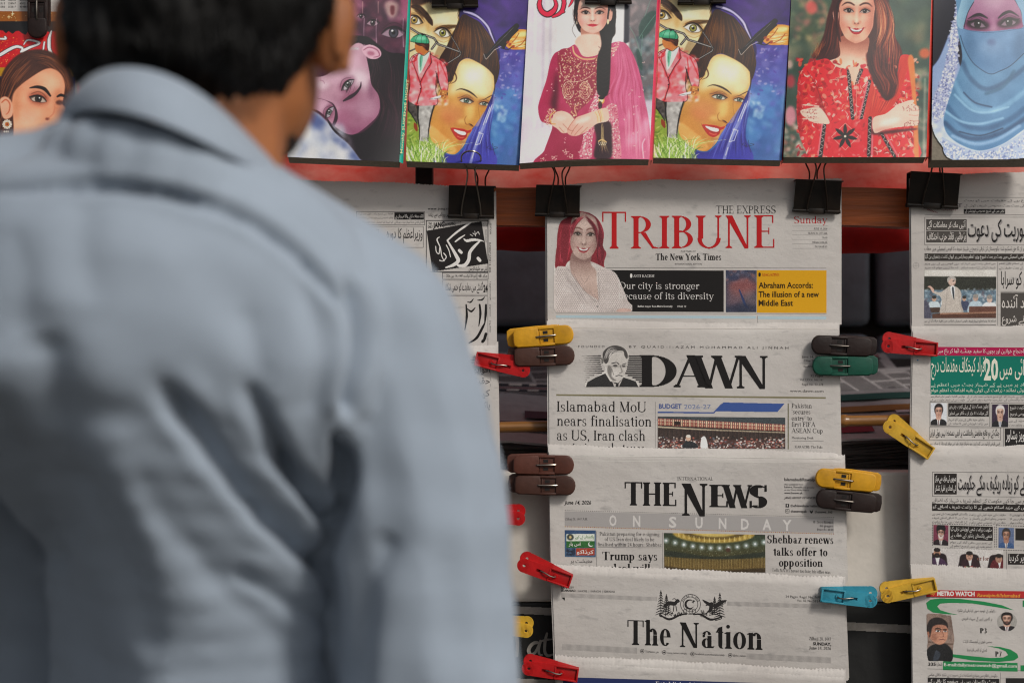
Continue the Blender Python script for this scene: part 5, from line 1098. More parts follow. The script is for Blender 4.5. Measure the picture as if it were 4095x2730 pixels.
for i,(x,t,w,h,r_,hz,lb) in enumerate(spec): loose_paper(x,t,w,h,r_,hz,barsets[(i*2+1)%5] if i!=5 else [('b0acac',.003)],lb,i)
def stack(x,w,n,label,top):
    r=thing('newspaper_stack',(x,.12,cz_top),label,'newspaper stack'); z=zf+.001
    for i in range(n):
        rs=random.Random(i*31+int(x*1000)); hh=.0031; dx=rs.uniform(-.004,.004); dy=rs.uniform(-.003,.006)
        nx=16; V=[];F=[]
        for a in range(2):
            for bb in range(2):
                for k in range(nx+1):
                    u=k/nx; V.append((x-w/2+dx+w*u,.078+dy+(.20 if bb else 0),z+i*hh+(hh*.86 if a else 0)+(.052 if bb else 0)+.0035*math.sin(u*6.3+x*9)+.0011*math.sin(u*31+i)))
        I=lambda a,b,k:(a*2+b)*(nx+1)+k
        for k in range(nx): F+=[(I(0,0,k),I(0,0,k+1),I(1,0,k+1),I(1,0,k)),(I(1,0,k),I(1,0,k+1),I(1,1,k+1),I(1,1,k)),(I(0,1,k+1),I(0,1,k),I(1,1,k),I(1,1,k+1)),(I(0,1,k),I(0,1,k+1),I(0,0,k+1),I(0,0,k))]
        F+=[(I(0,0,0),I(1,0,0),I(1,1,0),I(0,1,0)),(I(0,0,nx),I(0,1,nx),I(1,1,nx),I(1,0,nx))]
        mesh_obj('folded_newspaper',V,F,mat('dark_paper_edge','3c3836',.9,noise=(50,.3)) if i<n-1 else npd,r)  # sheets below the top one get a much darker colour
    V=[];F=[];zt=z+n*.0031+.0008
    def q(x0,x1,t0,t1,c):
        k=bufs.setdefault(c,MB()); m=12
        for j in range(m):
            ua,ub=x0+(x1-x0)*j/m,x0+(x1-x0)*(j+1)/m
            f=lambda u,t:(x-w/2+w*u,.078+.2*t+.001,zt+.052*t+.0035*math.sin(u*6.3+x*9)+.0013)
            k.add([f(ua,t0),f(ub,t0),f(ub,t1),f(ua,t1)],[(0,1,2,3)])
    bufs={}
    for c,x0,x1,t0,t1 in top: q(x0,x1,t0,t1,c)
    for c,b in bufs.items(): b.build('printed_block',ink_mat(c),r)
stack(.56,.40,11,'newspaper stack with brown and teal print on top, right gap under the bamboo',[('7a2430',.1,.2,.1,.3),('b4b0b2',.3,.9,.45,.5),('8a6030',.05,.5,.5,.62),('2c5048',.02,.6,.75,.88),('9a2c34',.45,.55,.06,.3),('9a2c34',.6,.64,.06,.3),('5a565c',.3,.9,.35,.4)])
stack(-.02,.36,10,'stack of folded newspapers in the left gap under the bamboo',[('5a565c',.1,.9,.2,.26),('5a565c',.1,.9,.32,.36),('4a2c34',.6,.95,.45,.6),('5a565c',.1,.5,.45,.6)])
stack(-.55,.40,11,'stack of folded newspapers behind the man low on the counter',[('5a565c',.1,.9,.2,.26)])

# ================================================================== NEWSPAPERS
def paper(label,quad,y,seed,group,layers=3,serr=1.0,top=None,amp=.0015,curl=0):
    s=Sheet(None,quad,y,amp,seed,curl,{2:.003,3:.009,4:.016,5:.02,7:.003,8:.008,9:.012}.get(seed,0)); cx=(quad[0][0]+quad[1][0])/2; p=W3(cx,quad[3][1],y)
    s.root=thing('newspaper',p,label,'newspaper',group); s.page(npm,layers,serr,top); return s
BK='1e1c1c'; GY='8e8a88'; RD='b01c20'; WH='d8d4d0'
# --- central column, top paper
GC='newspapers overlapping down the central column'
T=paper('English newspaper with big red masthead and red haired woman, top of the central column',[(2187,757),(3357,733),(3357,1310),(2190,1310)],-.004,1,GC,3,.6,lambda u:-14*np.sin(np.clip(u,0,1)*3.14)**.7)
T.frame(2000,620,1.6563)
def tri_caps():
    # the first T is taller and swept
    T.serif('masthead',RD,'T',672,618,178,240,0,3,w=.16,h=.03,s=.06); T.serif('masthead',RD,'RIBUNE',868,618,972,212,-.006,3,w=.15,h=.028,s=.07)
    T.serif('masthead',BK,'THE EXPRESS',1428,387,402,50,0,3,w=.09,h=.05)
tri_caps()
T.serif('day_line',RD,'Sunday',1946,452,222,46,0,2,w=.11,h=.05)
for i,(t,w) in enumerate((('JUNE 14, 2026',90),('ZILHAJ 28, 1447 A.H.',130),('Rs40',32),('tribune.com.pk',100),('ISLAMABAD',83))):
    T.serif('issue_details','4a4646',t,2168-w,494+i*29.5,w,12,0,2,14,w=.13,h=.08)
for i in range(6): T.rect('rule',GY,1934,470+i*29.5,2170,471.6+i*29.5,0,2)
T.sans('partner_line','3a3636','PARTNER OF',1198,643,98,10,0,2)
T.serif('partner_line',BK,'The New York Times',1030,695,438,42,0,3,w=.2,h=.08,s=.06)
T.sans('partner_line','3a3636','INTERNATIONAL EDITION',1158,727,178,10,0,2)
T.rect('rule','6a6664',700,745,2160,747.5,.002,2)
T.rect('story_panel',BK,735,762,1481,1036,.004,1); T.rect('story_panel','d09a1c',1700,762,2162,1044,.004,1)
T.serif('story_headline',WH,'ANTI-RACISM',882,809,140,16,0,3,18,w=.13,h=.08)
for y,t,w in ((886,'Our city is stronger',538),(954,'because of its diversity',632)): T.serif('story_headline',WH,t,784,y,w,44,.002,5,44,w=.085,h=.045)
T.sans('story_headline',WH,'Belfast mayor Rois-Maire Donnelly',912,1007,230,12,0,3,.01); T.sans('story_headline',WH,'PAGE 10',1174,1008,57,12,0,3,0,.15)
T.serif('story_headline',RD,'MAGAZINE',1736,800,114,15,0,3,16,w=.14,h=.08); T.strokes('story_headline',BK,[([(1719,785),(1719,798)],15)],3,20); T.strokes('story_headline',WH,[([(868,792),(868,806)],15)],3,20)
for y,t,w in ((880,'Abraham Accords:',360),(940,'The illusion of a new',400),(998,'Middle East',228)): T.sans('story_headline','2e2412',t,1712,y,w,38,0,3,.022)
T.rect('blue_rule','a9bec6',370,1060,1694,1078,.004,1); T.rect('blue_rule','a9bec6',1708,1066,2160,1086,.004,1); T.rect('rule','5a5656',368,1046,2162,1048,.002,1); T.rect('rule','5a5656',1703,1064,1705,1110,0,1)
def pic_redhair():
    c=Canvas(355,365,875,1040,.62,'c9c3bb')
    hp=[(520,372),(600,388),(660,440),(688,520),(680,600),(704,650),(690,700),(694,740),(650,790),(600,780),(580,700),(460,700),(420,756),(368,750),(366,680),(375,600),(380,520),(400,440),(450,410),(500,400)]
    bd=[(368,760),(430,745),(460,720),(580,700),(690,745),(760,780),(800,860),(840,960),(862,1036),(368,1036)]
    c.poly(hp,'8c1c2a'); c.setclip(hp,1); c.hair([(520,380),(440,460),(400,600),(390,740)],[(540,400),(500,480),(450,620),(440,740)],120,7,['c83448','5a1420','e0586c','7a1c2c','b42c40'],1,.7,8); c.hair([(540,380),(630,470),(650,640),(640,780)],[(600,400),(680,520),(680,650),(680,760)],110,7,['6a1826','4a101c','c03c50','8c2434'],2,.7,8); c.clip=None
    c.poly([(648,620),(690,600),(700,650),(688,700),(655,690)],'8c2434',2)
    c.poly(bd,'c0b6b0'); c.poly([(480,640),(600,640),(600,720),(640,780),(650,960),(560,900),(470,780)],'8c6c64',2,g=((560,660),(580,800),'bca094')); c.ell(560,690,60,24,'70504a',14,.5)
    c.front(556,544,104,146,'b89c90','80605a','ccb4aa','6a2028','a03038',1,'5a4a40',rot=3,browcol='6a4038')
    c.poly([(540,378),(480,410),(458,500),(455,600),(432,720),(400,640),(415,470),(460,400)],'841c2c',2); c.poly([(545,378),(620,410),(650,480),(662,600),(672,700),(690,640),(672,500),(630,400)],'741828',2)
    c.hair([(520,400),(470,480),(450,600)],[(560,410),(500,460),(470,540)],30,6,['b03040','7a1c2c'],5,.8,5); c.hair([(560,400),(620,470),(640,600)],[(590,420),(640,500),(645,620)],26,6,['8c2434','5a1420'],6,.8,5)
    c.poly([(435,740),(470,780),(560,900),(650,965),(640,1036),(368,1036),(368,770)],'c6bab4',1); c.poly([(640,770),(700,750),(790,840),(860,1036),(640,1036),(652,960)],'c2b6b0',1)
    c.hair([(400,780),(480,900),(560,1030)],[(440,780),(540,910),(620,1030)],30,9,['a89c98','d4cac4'],7,.5,8)
    for j in range(24):
        for i in range(36):
            x=372+i*14+(j%2)*7; y=758+j*12
            if (x<440+(y-740)*1.0) or x>640+ (965-y)*.05 or y>965: c.ell(x,y,2.6,2.6,'6a5c66',0,.75)
    c.poly([(770,1036),(800,1015),(858,1020),(862,1036)],'c09c90',1)
    c.stroke([(440,745),(560,900),(652,968),(648,780)],4,'8a7c78',1,.6); c.ell(645,1003,7,7,'8a8480')
    c.stroke([(530,800),(560,845),(590,800)],2,'8a7068'); 
    keep=[(520,370),(600,386),(662,438),(690,520),(682,600),(706,650),(692,700),(697,745),(765,780),(805,860),(845,960),(864,1037),(367,1037),(366,640),(374,560),(380,500),(400,440),(450,408)]
    T.picture('portrait_photograph',c,[(355,365),(875,365),(875,1040),(355,1040)],3,keep,1.3)
    c=Canvas(0,0,205,278,1,'2c3450'); c.poly([(0,0),(205,0),(205,278),(0,278)],'3c4058',smooth=False,g=((100,0),(100,278),'23304c'))
    c.mottle([(0,0),(205,0),(205,100),(0,100)],['6a6e84','2c3450','8c5a54','444a64'],50,18,1,.6,4,False); c.ell(110,110,100,60,'a05048',22,.75); c.ell(60,190,60,80,'8a5c5c',22,.6); c.ell(160,200,50,70,'7a6060',16,.6); c.ell(50,50,40,20,'2c3454',6,.8)
    c.stroke([(90,130),(110,180),(130,230),(150,250)],[8,14,16,8],'1c3468',1,.95); c.ell(110,250,90,30,'1c2440',12,.7)
    T.picture('map_photograph',c,[(1495,762),(1699,763),(1697,1040),(1496,1040)],2,None,1.2)
pic_redhair(); T.flush()
# --- second paper
N=paper('English newspaper with a bold black masthead beside a small bust, second in the central column',[(2194,1288),(3353,1298),(3362,1830),(2197,1818)],-.009,2,GC,3,1.0)
N.frame(2000,1250,1.568)
N.rect('fold_line','d8d2ca',306,92,2120,95,.005,1)
N.sans('founder_line','2c2a2a','F O U N D E D',490,219,165,14); N.sans('founder_line','2c2a2a','B Y   Q U A I D - I - A Z A M   M O H A M M A D   A L I   J I N N A H',808,220,1000,15,.008)
N.serif('masthead',BK,'D',874,463,262,196,.004,3,w=.21,h=.035,s=.05); N.serif('masthead',BK,'A',1090,465,225,198,.004,3,w=.21,h=.04,s=.05); N.serif('masthead',BK,'W',1208,468,322,198,.004,3,w=.18,h=.04,s=.05); N.serif('masthead',BK,'N',1478,472,228,200,.004,3,w=.17,h=.04,s=.06)
L=[]
for i in range(14):
    y=270+i*13.6; xr=(632,632,628,628,632,636,640,650,640,590,560,545,540,535)[i]; w=9 if i<9 else 7-(i-9)
    L.append([(512+i*1.5,y),(xr,y-w/2.4),(xr,y+w/2.4)])
for i in range(14):
    y=272+i*13.4; xl=(805,808,804,800,800,795,790,790,780,800,830,850,870,880)[i]; L.append([(xl,y-4.6),(900,y-4.6),(900,y+4.6),(xl,y+4.6)] if i<13 else [(880,y-2),(900,y-2),(900,y+2)])
V=np.concatenate(L); N.runs('masthead_rays','3a3838',ink_runs(L,V[:,1].min(),V[:,1].max(),170),2)
def bust():
    c=Canvas(530,195,870,470,1.1,'c9c3bb'); bd=[(538,462),(548,430),(600,405),(660,360),(760,360),(800,405),(850,430),(864,464)]
    c.poly([(650,240),(690,212),(740,208),(785,228),(802,262),(795,300),(790,340),(775,400),(740,432),(700,410),(675,360),(650,330),(636,300),(640,265)],'bdb7b0',1)
    c.poly([(648,300),(645,250),(680,215),(730,205),(780,225),(800,262),(796,290),(780,270),(770,240),(720,240),(690,260),(680,300),(665,320)],'4a4644',1); c.hair([(650,290),(680,230),(740,215)],[(680,300),(710,250),(780,250)],40,3,['b8b2ac','2c2a2a','d0cac4'],2,.9,4)
    c.poly([(680,330),(700,350),(700,400),(730,425),(700,420),(672,370)],'6e6a66',3,.9); c.stroke([(700,318),(730,312),(745,322)],6,'2c2a2a',0,.9); c.stroke([(765,325),(790,318)],5,'2c2a2a',0,.9); c.ell(722,332,14,7,'3a3636',1,.9); c.ell(775,335,10,6,'3a3636',1,.9); c.stroke([(752,330),(765,370),(748,378)],4,'4a4644',1,.8); c.stroke([(725,398),(745,392),(765,396)],5,'2c2a2a',0,.9); c.stroke([(700,350),(712,390)],4,'5a5652',1,.7); c.ell(735,335,80,8,'6e6a66',3,.3)
    c.ell(640,300,9,20,'8a8680'); c.stroke([(634,285),(644,300),(640,318)],3,'2c2a2a')
    c.poly([(538,466),(548,435),(600,405),(660,380),(690,430),(740,440),(775,405),(850,430),(868,466)],'2a2828',0,1,False); c.poly([(700,425),(720,445),(745,440),(770,410),(745,464),(715,464)],'b4aea8',0,1,False); c.poly([(728,440),(744,440),(742,464),(724,464)],'2a2828',0,1,False)
    N.picture('printed_bust',c,[(530,195),(870,195),(870,470),(530,470)],3,[(650,236),(690,208),(740,203),(788,226),(806,262),(798,310),(795,350),(785,400),(850,427),(868,466),(536,466),(546,430),(600,402),(655,365),(655,340),(634,318),(628,295),(640,262)],1.7)
bust()
for t,x,y,w,cap in (('June 14, 2026',1891,283,130,14),('Zilhaj 28, 1447',1902,307,120,14),('ISLAMABAD',1904,343,100,14),('32 Pages',1946,402,80,14),('Vol. LXXX  No. 161',1880,426,145,13),('Regd. No. ID-278',1893,455,132,13),('www.dawn.com',1818,497,210,16)): N.sans('issue_details','2c2a2a',t,x,y,w,cap,.008,2)
N.rect('rule',BK,1904,318,1990,320,0,2); N.rect('olive_rule','7a7458',352,510,2042,520,.011,2)
for y,t,w in ((618,'Islamabad MoU',565),(708,'nears finalisation',598),(798,'as US, Iran clash',560)): N.serif('front_headline',BK,t,356,y,w,64,.008,2,58,w=.125,h=.045,s=.06)
N.serif('front_headline',BK,'again in early truce',356,880,560,64,.008,2,58,w=.125,h=.045,s=.06)
N.rect('rule','5a5656',972,558,974,850,0,1); N.rect('olive_rule','6a6650',1803,568,1810,855,0,1)
N.sans('budget_banner','4a5a8c','BUDGET',996,600,142,28,0,2,.03); N.sans('budget_banner','6a7aa0','2026-27',1153,602,168,27,0,2)
N.runs('budget_banner','3c5490',ink_runs([[(1400,562),(1783,570),(1738,622),(1352,617)],[(988,619),(1338,623),(1385,572),(1390,572),(1342,631),(988,628)]],560,634,40),2)
for y,t,w in ((596,'Pakistan',128),(634,'‘secures',120),(674,'entry’ to',128),(713,'first FIFA',150),(752,'ASEAN Cup',198)): N.serif('side_headline',BK,t,1828,y,w,28,.008,2,30,w=.12,h=.06)
N.sans('side_headline','2c2a2a','Monitoring Desk',1830,790,136,14,.008); N.rect('rule','3a3636',1830,802,2028,803.6,.008,1); N.serif('side_headline','2c2a2a','KARACHI: The Paki-',1848,847,180,14,.01,2,16,w=.14,h=.07)
def hall():
    c=Canvas(988,650,1788,855,.8,'3a2c28'); c.poly([(988,650),(1788,650),(1788,720),(988,690)],'3c4448',2,1,False)
    for i in range(62): 
        x=990+i*13; y=662+i*.55; c.poly([(x,y),(x+10,y+.5),(x+10,y+44),(x,y+43)],['a8483c','b87860','9c3c34','c49878'][i%4],0,1,False); c.ell(x+5,y+12,3,7,'dcc4a4',0,.9); c.ell(x+5,y+32,3,7,'d4b494',0,.8)
    c.poly([(988,712),(1300,730),(1788,745),(1788,752),(1300,738),(988,722)],'d4c4a4',1,.8,False)
    c.poly([(1090,680),(1130,682),(1130,706),(1090,704)],'2a1614',0,1,False)
    for i in range(90): c.stroke([(990+i*9,735),(990+i*9,790)],3,['4a342a','2c201c','5a4236'][i%3],1,.7)
    rs=np.random.RandomState(3); c.poly([(988,795),(1788,800),(1788,855),(988,855)],'5a3a34',4,.9,False)
    for i in range(420): c.ell(990+rs.rand()*795,778+rs.rand()**.7*76,3+rs.rand()*5,2+rs.rand()*4,['e0d4cc','8a3c34','2a2424','c46454','6a7480','f0ece4','b49484'][i%7],0,.8)
    c.poly([(1145,850),(1160,812),(1185,805),(1225,820),(1240,850)],'2a2c30'); c.ell(1180,788,16,20,'c8a088'); c.ell(1180,776,15,10,'d8ccc0'); c.poly([(1258,850),(1262,790),(1280,775),(1295,800),(1300,850)],'dcd8d4'); c.ell(1264,772,9,9,'4a3028')
    N.picture('assembly_photograph',c,[(988,650),(1788,657),(1788,853),(988,849)],2,None,1.4)
hall(); N.flush()
# --- third paper
Q=paper('English Sunday newspaper with an oversized N in its masthead, third in the central column',[(2195,1790),(3372,1822),(3384,2335),(2203,2290)],-.014,3,GC,3,1.2,lambda u:8*(u>.97))
Q.frame(2000,1780,1.568)
Q.rect('fold_line','ded8d0',306,62,2150,65,.010,1); Q.rect('fold_line','ded8d0',312,92,2120,94,.010,1)
Q.serif('masthead',BK,'INTERNATIONAL',1112,218,225,20,.004,2,24,w=.1,h=.06)
Q.serif('masthead',BK,'T',778,374,124,144,.006,3,w=.21,h=.04,s=.05); Q.serif('masthead',BK,'H',896,376,124,144,.006,3,w=.22,h=.04,s=.05); Q.serif('masthead',BK,'E',1020,378,100,144,.006,3,w=.24,h=.04,s=.05)
Q.serif('masthead',BK,'N',1134,438,190,198,.01,3,w=.22,h=.035,s=.08); Q.serif('masthead',BK,'E',1312,385,136,138,.006,3,w=.22,h=.04,s=.06); Q.serif('masthead',BK,'W',1398,388,190,140,.006,4,w=.24,h=.04,s=.05); Q.serif('masthead',BK,'S',1558,391,134,142,.006,3,w=.3,h=.05,s=.05)
Q.sans('issue_details',BK,'June 14, 2026',404,368,166,22,.006,2,.025,.18)
for i in range(140): x=406+i*12.1; Q.rect('dotted_rule','3a3838',x,405+(x-406)*.026,x+5,408.5+(x-406)*.026,0,1); Q.rect('dotted_rule','8c3a30' if i%2 else 'b08a3a',x,506+(x-406)*.027,x+6,511+(x-406)*.027,0,2)
Q.rect('sunday_band','a19d9b',405,412,2092,505,.0265,1)
for ch,x,w in (('O',684,46),('N',833,46),('S',1058,48),('U',1224,46),('N',1371,48),('D',1510,50),('A',1645,56),('Y',1770,58)): Q.sans('sunday_lettering','c9c5c2',ch,x,502+(x-684)*.027,w,64,.02,2,.03)
Q.serif('issue_details','3a3636','Zilhaj 28, 1447 A.H.',408,468,142,14,0,2,16,w=.15,h=.07)
for t,x,y,w,cap in (('8 Sections',1963,487,128,16),('46 pages',2003,511,88,15),('Price Rs. 60.00',1988,533,103,13)): Q.serif('issue_details','2c2a2a',t,x,y,w,cap,.01,3,18,w=.17,h=.08)
for t,x,y,w,cap,b in (('Islamabad/Rawalpindi',1782,222,230,18,.02),('Also published from',1782,249,118,11,0),('Lahore, Karachi',1782,266,110,12,.02),('and globally',1896,268,74,11,0),('on the World Wide Web at',1782,284,155,11,0),('www.thenews.pk',1782,303,115,12,.02),('JANG GROUP OF NEWSPAPERS',1782,334,240,13,.02),('theNewsInternational',1820,385,190,16,.02),('thenewspak',1822,420,102,16,.02),('thenews_intl',1972,424,110,16,.02)): Q.sans('issue_details','2c2a2a',t,x,y,w,cap,.008,2,b,.18 if 'JANG' in t else 0)
Q.rect('media_icon','2c2a2a',1790,366,1812,388,0,2); Q.strokes('media_icon','2c2a2a',[([(1790,400),(1811,400),(1811,421),(1790,421),(1790,400)],2.4),([(1800,406),(1807,411),(1800,416),(1794,411),(1800,406)],2.2)],2,40); Q.strokes('media_icon','2c2a2a',[([(1942,407),(1952,420),(1960,408)],[3,12,4])],2,24); Q.sans('media_icon',WH,'f',1797,384,8,14,0,3,.02)
for y,t,x,w in ((565,'Pakistan preparing for e-signing',624,376),(598,'of US-Iran deal likely to be',656,312),(631,'finalised within 24 hours: Shehbaz',612,402)): Q.serif('story_headline',BK,t,x,y,w,22,.006,2,28,w=.12,h=.06)
Q.rect('rule','5a5656',612,637,1014,639,.006,1); Q.rect('rule','5a5656',603,538,605,770,0,1); Q.rect('rule','5a5656',1018,545,1020,780,0,1)
Q.serif('front_headline',BK,'Trump says',640,718,350,52,.008,2,54,w=.2,h=.05,s=.06); Q.serif('front_headline',BK,'deal will',694,796,250,54,.008,2,54,w=.2,h=.05,s=.06)
for y,t,x,w in ((612,'Shehbaz renews',1674,420),(690,'talks offer to',1714,342),(758,'opposition',1748,278)): Q.serif('front_headline',BK,t,x,y,w,50,.010,2,52,w=.2,h=.05,s=.06)
Q.serif('story_headline',BK,'Tells NA it’s never too late; his offer was',1704,789,368,19,.040,2,24,w=.12,h=.07)
Q.urdu('urdu_caption',BK,'معیشت پر',440,712,138,34,0,2); Q.urdu('urdu_caption',BK,'خصوصی',470,752,100,30,0,2)
def dome():
    c=Canvas(1026,548,1664,795,.9,'23301f'); c.poly([(1026,548),(1664,555),(1664,795),(1026,795)],'31402c',0,1,False,g=((1300,560),(1300,795),'6a5628'))
    c.ell(1340,545,260,62,'b8963c',4,.95); c.ell(1340,540,200,44,'5c4a1c',3,.9); c.ell(1340,536,150,32,'d0b45c',4,.9)
    for i in range(30):
        x=1120+i*16; y=602-abs(i-14.5)**2*.16; c.stroke([(x,y-26),(x+1,y)],4,['e4cc7c','8a6c24'][i%2],1,.9)
    for i in range(12): x=1040+i*56; y=590+50*math.sin((i+.5)/12*3.14); c.ell(x,y,16,16,'c8dce8',8,.7); c.ell(x,y,6,6,'ffffff',1)
    for i in range(60): c.ell(1040+(i*97)%620,650+(i*53)%60,2,2,'c8d4c0',0,.7)
    c.poly([(1026,660),(1100,665),(1340,695),(1580,670),(1664,660),(1664,690),(1400,715),(1200,712),(1026,690)],'2c3428',5,.9)
    for i in range(150): x=1028+i*4.3; c.stroke([(x,700+12*math.sin(i/150*3.14)),(x,762+10*math.sin(i/150*3.14))],3.4,['8a6c30','5a4218','a4884a','6c5424'][i%4],0,.8)
    c.poly([(1026,760),(1200,780),(1400,784),(1664,768),(1664,795),(1026,795)],'3c2c18',4,.9); c.ell(1430,650,16,14,'4a2818',2,.9)
    Q.picture('dome_photograph',c,[(1026,548),(1662,560),(1664,796),(1030,792)],2,None,1.2)
    c=Canvas(405,530,600,700,1.2,'3c5c7c'); c.poly([(405,530),(600,532),(600,560),(405,560)],'2c4c74',0,1,False); c.poly([(415,555),(592,552),(592,600),(415,600)],'c8d0c0',0,1,False); c.poly([(415,600),(592,598),(592,640),(415,642)],'2a6a2c',0,1,False); c.poly([(475,645),(592,642),(592,688),(475,690)],'a83c20',0,1,False); c.poly([(415,645),(470,645),(470,690),(415,690)],'24344c',0,1,False); c.ell(440,575,22,20,'3c4440',2); c.ell(440,575,8,10,'c8b070',2); c.ell(568,618,16,16,'e8ece8'); c.ell(572,614,14,14,'2a6a2c'); c.mottle([(415,645),(470,645),(470,690),(415,690)],['4a6a8c','1c2430'],14,8,1,.7,2)
    Q.picture('supplement_badge',c,[(405,530),(600,532),(600,700),(406,698)],2,None,1.6)
    Q.urdu('badge_lettering','4a7a3c','پاکستان کے لیے',470,562,118,26,0,3,.01); Q.urdu('badge_lettering',WH,'اس بار',430,606,74,28,0,3,.02); Q.urdu('badge_lettering',WH,'کرڈالو',480,652,106,34,0,3,.02)
dome(); Q.flush()
# --- fourth paper
U=paper('English newspaper with goat and eagle crest above its name, fourth in the central column',[(2206,2266),(3374,2318),(3390,2720),(2222,2668)],-.019,4,GC,3,2.0)
U.frame(2000,2200,1.568)
for t,x,y,w,b in (('LATE CITY',383,237,80,.025),('ISLAMABAD',383,256,90,.025),('| LAHORE  |  KARACHI  |  GWADAR',482,259,238,0)): U.sans('edition_line','2c2a2a',t,x,y,w,13,.02,2,b)
U.sans('edition_line','2c2a2a','24 Pages, Regd. No. NPR-001',1790,295,260,15,.025,2); U.sans('edition_line','2c2a2a','Vol. XL No. 53 | Rs 60',1862,320,180,15,.025,2)
for xa,xb,y0,y1 in ((383,980,262,288),(1424,2074,0,0),(392,2078,588,622)):
    i=0; x=xa
    while x<xb:
        if y1==0: a,b_=318+(x-1424)*.032,345+(x-1424)*.032
        elif y0>500: a,b_=585+(x-392)*.05,622+(x-392)*.05
        else: a,b_=266+(x-383)*.042,292+(x-383)*.042
        if not (y0>500 and 860<x<1545): U.rect('hatched_band','8b8785',x,a,x+2.6,b_,0,1)
        x+=7
U.runs('corner_mark',BK,ink_runs([[(384,293),(406,293),(406,314)]],292,316,14),2)
U.serif('masthead',BK,'The',796,588,282,152,.03,3,w=.2,h=.035,s=.07); U.serif('masthead',BK,'Nation',1124,602,530,152,.036,3,w=.19,h=.035,s=.07)
U.serif('issue_details','2c2a2a','Zilhajj 28, 1447',1938,560,138,20,.03,2,22,w=.14,h=.06); U.sans('issue_details','2c2a2a','SUNDAY,',1962,592,114,18,.03,2,.04); U.serif('issue_details','2c2a2a','June 14, 2026',1938,618,138,19,.03,2,22,w=.18,h=.06)
for t,x,y,w in (('TheNation_pk',910,638,85),('www.nation.com.pk',1048,645,122),('facebook.com/thenationdaily',1224,653,184),('@the_nation',1460,662,80)): U.sans('media_line','3a3838',t,x,y,w,12,.04,2)
for x,y in ((891,629),(1029,637),(1206,647),(1443,655)): a=np.linspace(0,6.28,14); U.strokes('media_line','3a3838',[(np.stack([x+12*np.cos(a),y+12*np.sin(a)],1),2.4),([(x-3,y),(x+4,y)],8)],2,30)
def crest():
    a=np.linspace(0,6.2832,34); L=[(np.stack([1194+62*np.cos(a),336+62*np.sin(a)],1),3.6),(np.stack([1194+46*np.cos(a),336+46*np.sin(a)],1),3)]
    b=np.linspace(.6,5.4,20); L.append((np.stack([1190+27*np.cos(b),336+27*np.sin(b)],1),[2,8,13,14,13,8,2]))
    L+= [([(1203,321),(1221,319)],4),([(1212,311),(1212,328)],4),([(1206,327),(1218,313)],3)]
    rs=np.random.RandomState(5)
    for x,y,h in ((1008,908-658,150),(1043,932-658,110),(1378,265,150),(1345,290,110)):
        y=y; 
        for k in range(9):
            yy=y+12+k*h/9; w_=6+k*3.4; L.append(([(x-w_,yy+6+rs.rand()*4),(x,yy-3),(x+w_,yy+6+rs.rand()*4)],[3,7,3]))
        L.append(([(x,y),(x,y+h)],4))
    L+= [([(1035,345),(1060,330),(1095,332),(1110,320)],[20,26,24,10]),([(1100,320),(1112,310),(1122,318),(1112,326)],[10,14,10,4]),([(1105,308),(1092,300),(1082,306)],4),([(1042,350),(1036,385)],5),([(1056,352),(1054,388)],5),([(1090,345),(1086,380)],5),([(1102,345),(1108,378)],5)]
    L+= [([(1270,308),(1300,330),(1330,345)],[4,20,22]),([(1420,312),(1385,325),(1350,350)],[4,26,26]),([(1325,335),(1320,370),(1300,385)],[26,22,6]),([(1305,338),(1290,345)],[10,4])]
    for k in range(7): L.append(([(1270+k*9,308+k*4),(1282+k*8,326+k*5)],3))
    for k in range(8): L.append(([(1418-k*9,314+k*3),(1410-k*8,332+k*6)],3))
    L+= [([(1000,400),(1060,430),(1130,402),(1170,398)],[7,14,12,6]),([(1000,395),(1004,412),(1040,418)],5),([(1212,400),(1260,400),(1320,432),(1390,415)],[6,12,14,7]),([(1380,408),(1388,425),(1350,438)],5)]
    for k in range(40): x=1030+rs.rand()*110; L.append(([(x,385+rs.rand()*26),(x+5,388+rs.rand()*26)],3.4)); x=1255+rs.rand()*90; L.append(([(x,372+rs.rand()*34),(x+5,376+rs.rand()*30)],3.4))
    for x in (1160,1195,1215): L.append(([(x-9,372),(x+9,366),(x+8,388),(x-8,392),(x-9,372)],3))
    U.strokes('printed_crest','2c2a2a',L,2,170)
    U.sans('printed_crest','2c2a2a','THE',1107,412,28,11,-.15,3); U.sans('printed_crest','2c2a2a','NATION',1256,414,54,11,.3,3)
    for k,ch in enumerate('KALMA E HAQ'):
        if ch!=' ': t=math.radians(205+k*13); U.sans('printed_crest','2c2a2a',ch,1194+53*math.cos(t)-4,336+53*math.sin(t)+5,8,10,0,3)
crest(); U.flush()
# --- fifth
Y=paper('newspaper with a dark blue band, lowest of the central column, only its top showing',[(2224,2632),(3376,2692),(3396,3150),(2236,3150)],-.024,5,GC,3,2.0)
Y.frame(2000,2200,1.568); Y.rect('blue_band','2a3460',395,792,2130,860,.03,1); Y.serif('blue_band',WH,'Established 1990',975,842,300,22,.03,2,22,w=.15,h=.06)
Y.serif('front_headline',BK,'Budget session continues today',400,960,1200,60,.03,2,40,w=.17); Y.flush()

